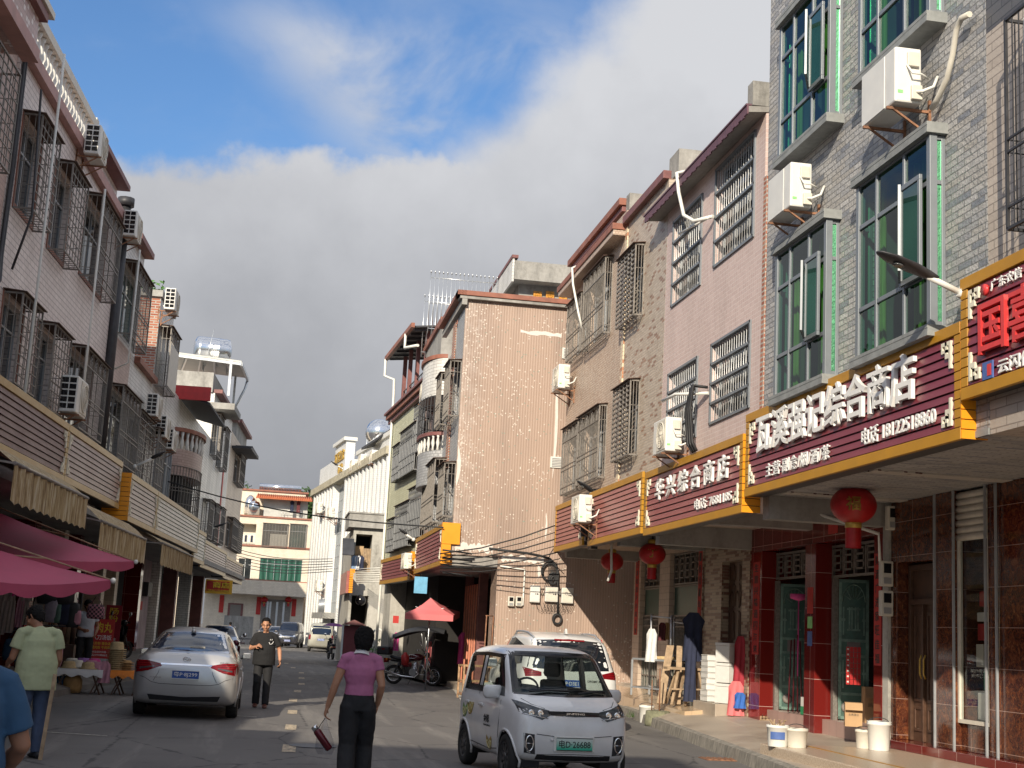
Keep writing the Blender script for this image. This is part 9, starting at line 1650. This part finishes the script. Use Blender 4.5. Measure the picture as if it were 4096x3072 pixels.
def left_props():
    P=FL.p; r=random.Random(6)
    def parasol(lab,ap,cs,foot):
        th=thing('stall_parasol',lab,'parasol',foot,'pink stall parasols'); k=MB()
        for i in range(len(cs)):
            a,b=cs[i],cs[(i+1)%len(cs)]
            def e(t): return a.lerp(b,t)-Vector((0,0,.10*math.sin(math.pi*t)))
            k.smooth=True; k.grid([[ap.lerp(e(t/10),q)-Vector((0,0,.10*math.sin(math.pi*q))) for t in range(11)] for q in (0,.25,.5,.75,1)]); k.grid([[e(t/40),e(t/40)-Vector((0,0,.11+.06*abs(math.sin(t*math.pi/8))))] for t in range(41)])
        k.build('canopy',M['pinkcloth'],th,recalc=False); k=MB(); k.tube([foot,ap],.03,8)
        for c in cs: k.tube([ap-Vector((0,0,.5)),ap.lerp(c,.7)],.012,5); k.tube([ap,c],.012,5)
        k.build('pole',M['wood'],th); k=MB()
        for c in cs: k.ball(c+(c-ap).normalized()*.03,.04,8,6)
        k.build('rib_tip',M['white'],th)
    t=ony(444,2320,19.5); ap=ony(-420,2030,19.6); parasol('lower faded pink stall parasol with a white rib tip',ap,[t,ony(-250,2290,17.4),ony(-1500,2300,19.0),ony(-320,2235,22)],Vector((ap.x,ap.y,0)))
    t=ony(537,2245,25); ap=ony(-330,1900,25); parasol('upper pink stall parasol spread under the stained awning',ap,[t,ony(-120,2180,22.2),ony(-1300,2200,24.6),ony(50,2115,28)],Vector((ap.x,ap.y,0)))
    k=MB(); k.bar(onz(160,3040,0),onz(160,3040,0)+Vector((.05,.1,.95)),.04); one(k,'stall_post','wood','short brown stall post beside the man in pale green','post')
    # low tables
    def table(lab,a,b,y0,y1,z,cloth,cm):
        th=thing('stall_table',lab,'table',Vector(((a+b)/2,y0,0)),'low stall tables'); k=MB(); k.bx(a,b,y0,y1,z-.03,z); k.build('board',M['wood'],th)
        for x in (a+.1,b-.1):
            k=MB()
            for s in (1,-1): k.bar((x-.1*s,y0+.08,0),(x+.1*s,y0+.12,z-.03),.03); k.bar((x-.1*s,y1-.12,0),(x+.1*s,y1-.08,z-.03),.03)
            k.build('trestle_leg',M['darkwood'],th)
        k=MB(); k.smooth=True; k.grid([[Vector((a-.04+(b-a+.08)*i/16,yy,zz-(.03*math.sin(i*1.3) if zz<z else 0))) for i in range(17)] for yy,zz in ((y0-.03,z-.13),(y0-.02,z+.008),(y1,z+.008),(y1+.02,z-.1))]); one(k,'table_cloth',cm,cloth,'cloth','cloths on the stall tables',recalc=False)
    a=ony(229,2700,31); b=ony(410,2700,31); table('low trestle table covered with hats',a.x,b.x,30.7,31.7,.50,'crumpled white cloth over the hat table','whitecloth'); c=ony(455,2700,31.2); d=ony(540,2690,31.2); table('second low trestle table with the stack of straw hats',c.x,d.x+.2,30.9,31.7,.50,'orange cloth over the second stall table','orangec')
    def hat(p,m,lab,rb=.17,h=.12,brim=.05): k=MB(); k.lathe(p,[(rb,0),(rb*1.02,.012),(rb-brim,.02),(rb-brim-.01,h*.7),(rb-brim-.03,h),(.001,h*1.05)],20,cap=False); one(k,'hat',m,lab,'hat','hats for sale on the stall')
    g=lambda x,y,yy:ony(x*.3315,2300+y*.3315,yy)
    for x,y,yy,m,lab in ((830,1120,30.95,'straw','brown straw hat at the near left of the hat table'),(930,1085,31.2,'cream','cream sun hat with a dark band on the hat table'),(1060,1140,30.9,'straw','wide straw hat at the front edge of the hat table'),(1100,1080,31.3,'pinkc2','pale pink sun hat on the hat table'),(1180,1110,31.1,'pinkc2','pale pink floppy hat at the right of the hat table'),(1140,1020,31.5,'pinkc','hot pink hat at the back of the hat table'),(1010,1020,31.5,'lilac','purple hat at the back of the hat table'),(870,1040,31.5,'cream','off white hat at the back left of the hat table')): p=g(x,y,yy); p.z=max(.515,.515+(1120-y)*.0006); hat(p,M[m],lab,.19,.14)
    p=g(1385,1170,31.2); p.z=.515
    for i in range(11): hat(p+Vector((r.uniform(-.01,.01),0,i*.042)),M['straw'],'straw hat in the tall stack on the second stall table' if i<10 else 'pointed straw hat topping the tall stack',.20,.16 if i==10 else .06)
    p=g(1520,1150,31.2); p.z=.515
    for i in range(4): hat(p+Vector((0,0,i*.05)),M['tan'],'mustard hat in the small pile beside the straw stack',.16,.06)
    hang(g(1270,1040,30.9),.26,.45,M['pinkc2'],'pale pink scarf hanging off the hat table corner','scarf',None,False,'scarf')
    k=MB(); a=g(650,1430,30.9); k.bx(a.x,a.x+.22,30.9,31.2,.02,.34); one(k,'plastic_crate',M['bluepolo'],'blue plastic crate under the left end of the hat table','crate',bevel=.015); k=MB(); a=g(860,1430,30.85); k.smooth=True; k.grid([[Vector((a.x+.19*s*math.cos(t*math.pi/8),30.9+.14*s*math.sin(t*math.pi/8),z)) for t in range(16)] for s,z in ((.9,.02),(1.05,.12),(1,.28),(.75,.36),(.3,.38))],True,True); one(k,'paper_sack','tan','tan paper sack under the hat table','sack')
    # banners
    def banner(lab,x0,y0,x1,y1,yy,lines,m='paperred'):
        a=g(x0,y1,yy); b=g(x1,y0,yy); th=thing('roll_banner',lab,'banner',a,'red roll up food banners'); fr=Fr((0,yy,0),(1,0,0),(0,-1,0)); k=MB(); k.box(fr,a.x,b.x,-.03,0,a.z,b.z); k.build('print',M[m],th); W=b.x-a.x; Hh=b.z-a.z
        for tx,u,v,w,h,mm in lines: k=MB(); lettering(k,tx,Vector((a.x+W*u,yy-.001,a.z+Hh*v)),(1,0,0),(0,0,1),(0,-1,0),W*w,Hh*h,.003,.01); k.build('lettering',M[mm],th,recalc=False)
        k=MB(); k.bx(a.x-.02,b.x+.02,yy-.03,yy+.12,a.z-.12,a.z); k.build('foot',M['galv'],th)
    banner('red banner with big yellow meatball characters beside the vendor',1060,540,1390,1000,36,(('肉丸',.22,.66,.70,.26,'yellow'),('八刀汤饭',.08,.47,.84,.13,'letter'),('八珍粉 猪杂汤',.10,.34,.80,.08,'yellow'),('猪肉粉 牛肉面',.10,.24,.80,.08,'yellow'),('欢迎您的光临',.15,.14,.6,.05,'letter'),('13219188663',.10,.06,.7,.05,'letter'))); banner('taller dark red banner behind the meatball banner',1230,370,1480,920,39,(('肠',.2,.80,.6,.14,'yellow'),('粉',.2,.64,.6,.14,'yellow'),('住',.5,.22,.3,.08,'letter'),('宿',.5,.1,.3,.08,'letter')),'redcloth')
    # hanging goods on the clothes rail
    a=g(-120,190,32.6); b=g(1000,190,33.4); th=thing('clothes_rail','dark clothes rail hung with stockings and bags behind the parasols','clothes rail',Vector((a.x,27.5,0))); k=MB()
    for z in (2.95,2.15,1.35): k.tube([Vector((a.x,32.6,z)),Vector((b.x,33.4,z))],.018,6)
    for q in (.0,.35,.7,1): p=a.lerp(b,q); k.tube([Vector((p.x,p.y,.1)),Vector((p.x,p.y,3.0))],.02,6)
    k.build('rail',M['iron'],th)
    for i,(x,y,w,h,m) in enumerate(((50,240,.16,.75,'stocking'),(150,240,.17,.72,'stocking'),(265,250,.15,.6,'pinkc2'),(325,250,.13,.55,'stocking'),(480,250,.2,.85,'stocking'),(340,0,.24,.5,'stocking'),(120,0,.3,.5,'stocking'),(200,100,.2,.25,'pinkc'))): hang(g(x,y,32.4),w*1.15,h*1.15,M[m],'%s pair of leggings hanging on the clothes rail, number %s along'%({'stocking':'beige','pinkc2':'pale pink','pinkc':'hot pink'}[m],('one','two','three','four','five','six','seven','eight')[i]),'leggings','leggings on the clothes rail',False,'leggings')
    for i,(x,y,w,h,m,lab) in enumerate(((650,240,.32,.55,'lilacg','shiny grey lilac bag hanging on the rail'),(620,20,.5,.55,'blackcanvas','large black bag hanging high on the rail'),(800,60,.4,.5,'blackcanvas','black rucksack hanging beside the large black bag'),(720,340,.22,.4,'greenalu','olive pouch hanging on the rail'),(800,330,.3,.45,'navy','navy satchel hanging on the rail'),(900,330,.28,.5,'blackcanvas','black shoulder bag by the end of the rail'),(930,420,.2,.3,'pinkc2','pink patterned pouch by the end of the rail'),(1165,350,.36,.30,'pinkcheck','pink and black checked handbag hanging above the vendor'),(180,760,.42,.45,'bluepolo','dark blue bundle hanging behind the man in pale green'),(690,740,.3,.6,'pinkc2','clear bag of pink goods beside the hat table'))):
        w*=1.1; h*=1.1; p=g(x,y,32.3); k=MB(); k.smooth=True; k.grid([[p+Vector((w/2*s*math.copysign(abs(math.cos(t*math.pi/8))**.6,math.cos(t*math.pi/8)),.08*s*math.sin(t*math.pi/8),-h*q)) for t in range(16)] for s,q in ((.15,0),(.8,.06),(.95,.3),(1,.8),(.85,.98),(.3,1))],True,True); k.smooth=False; k.tube([p+Vector((-w*.3,0,-.02)),p+Vector((0,0,.22)),p+Vector((w*.3,0,-.02))],.01,4); one(k,'hanging_bag',m,lab,'bag','bags hanging at the stall')
    for i in range(6): k=MB(); p=g(620+i*55,560,33.6); k.lathe(Vector((p.x,33.6,.95)),[(.06,0),(.07,.3),(.05,.62),(.03,.64)],10); one(k,'fabric_roll',('rust','wood','darkwood')[i%3],'upright roll of brown fabric behind the stall','fabric roll','fabric rolls behind the stall')
    k=MB(); k.bx(g(520,640,33.6).x,g(930,640,33.6).x,33.4,33.9,.1,.94); one(k,'stall_counter','darkwood','dark counter carrying the fabric rolls','counter')
    for u in (33.6,38.7): lantern(P(u,-.9,3.1),.22,'faint red lantern in the shaded arcade %s the striped awning'%('behind' if u<35 else 'beyond'),None,'lanterns in the left arcade')
M['pinkc2']=plain('pale_pink_cloth',(.52,.25,.32),.85); M['lilacg']=plain('shiny_grey_lilac',(.30,.27,.34),.25); t=NT('pink_black_check'); b=t.n('TexChecker',{'Vector':t.obj(),'Color1':(.45,.2,.26,1),'Color2':(.03,.025,.03,1),'Scale':22.0}).outputs[0]; M['pinkcheck']=t.fin(b,.7)
right_props(); left_props()
for a_ in plain_ac:      # these two still wear their plain white front film
    for ch in list(a_.children):
        if ch.name.startswith(('fan_guard','front_grille')): bpy.data.objects.remove(ch)
    k=MB(); k.bx(-.17,.415,.461,.468,.012,.605); o=k.build('front_panel',M['white'],None,origin=(0,0,0),bevel=.004); o.parent=a_
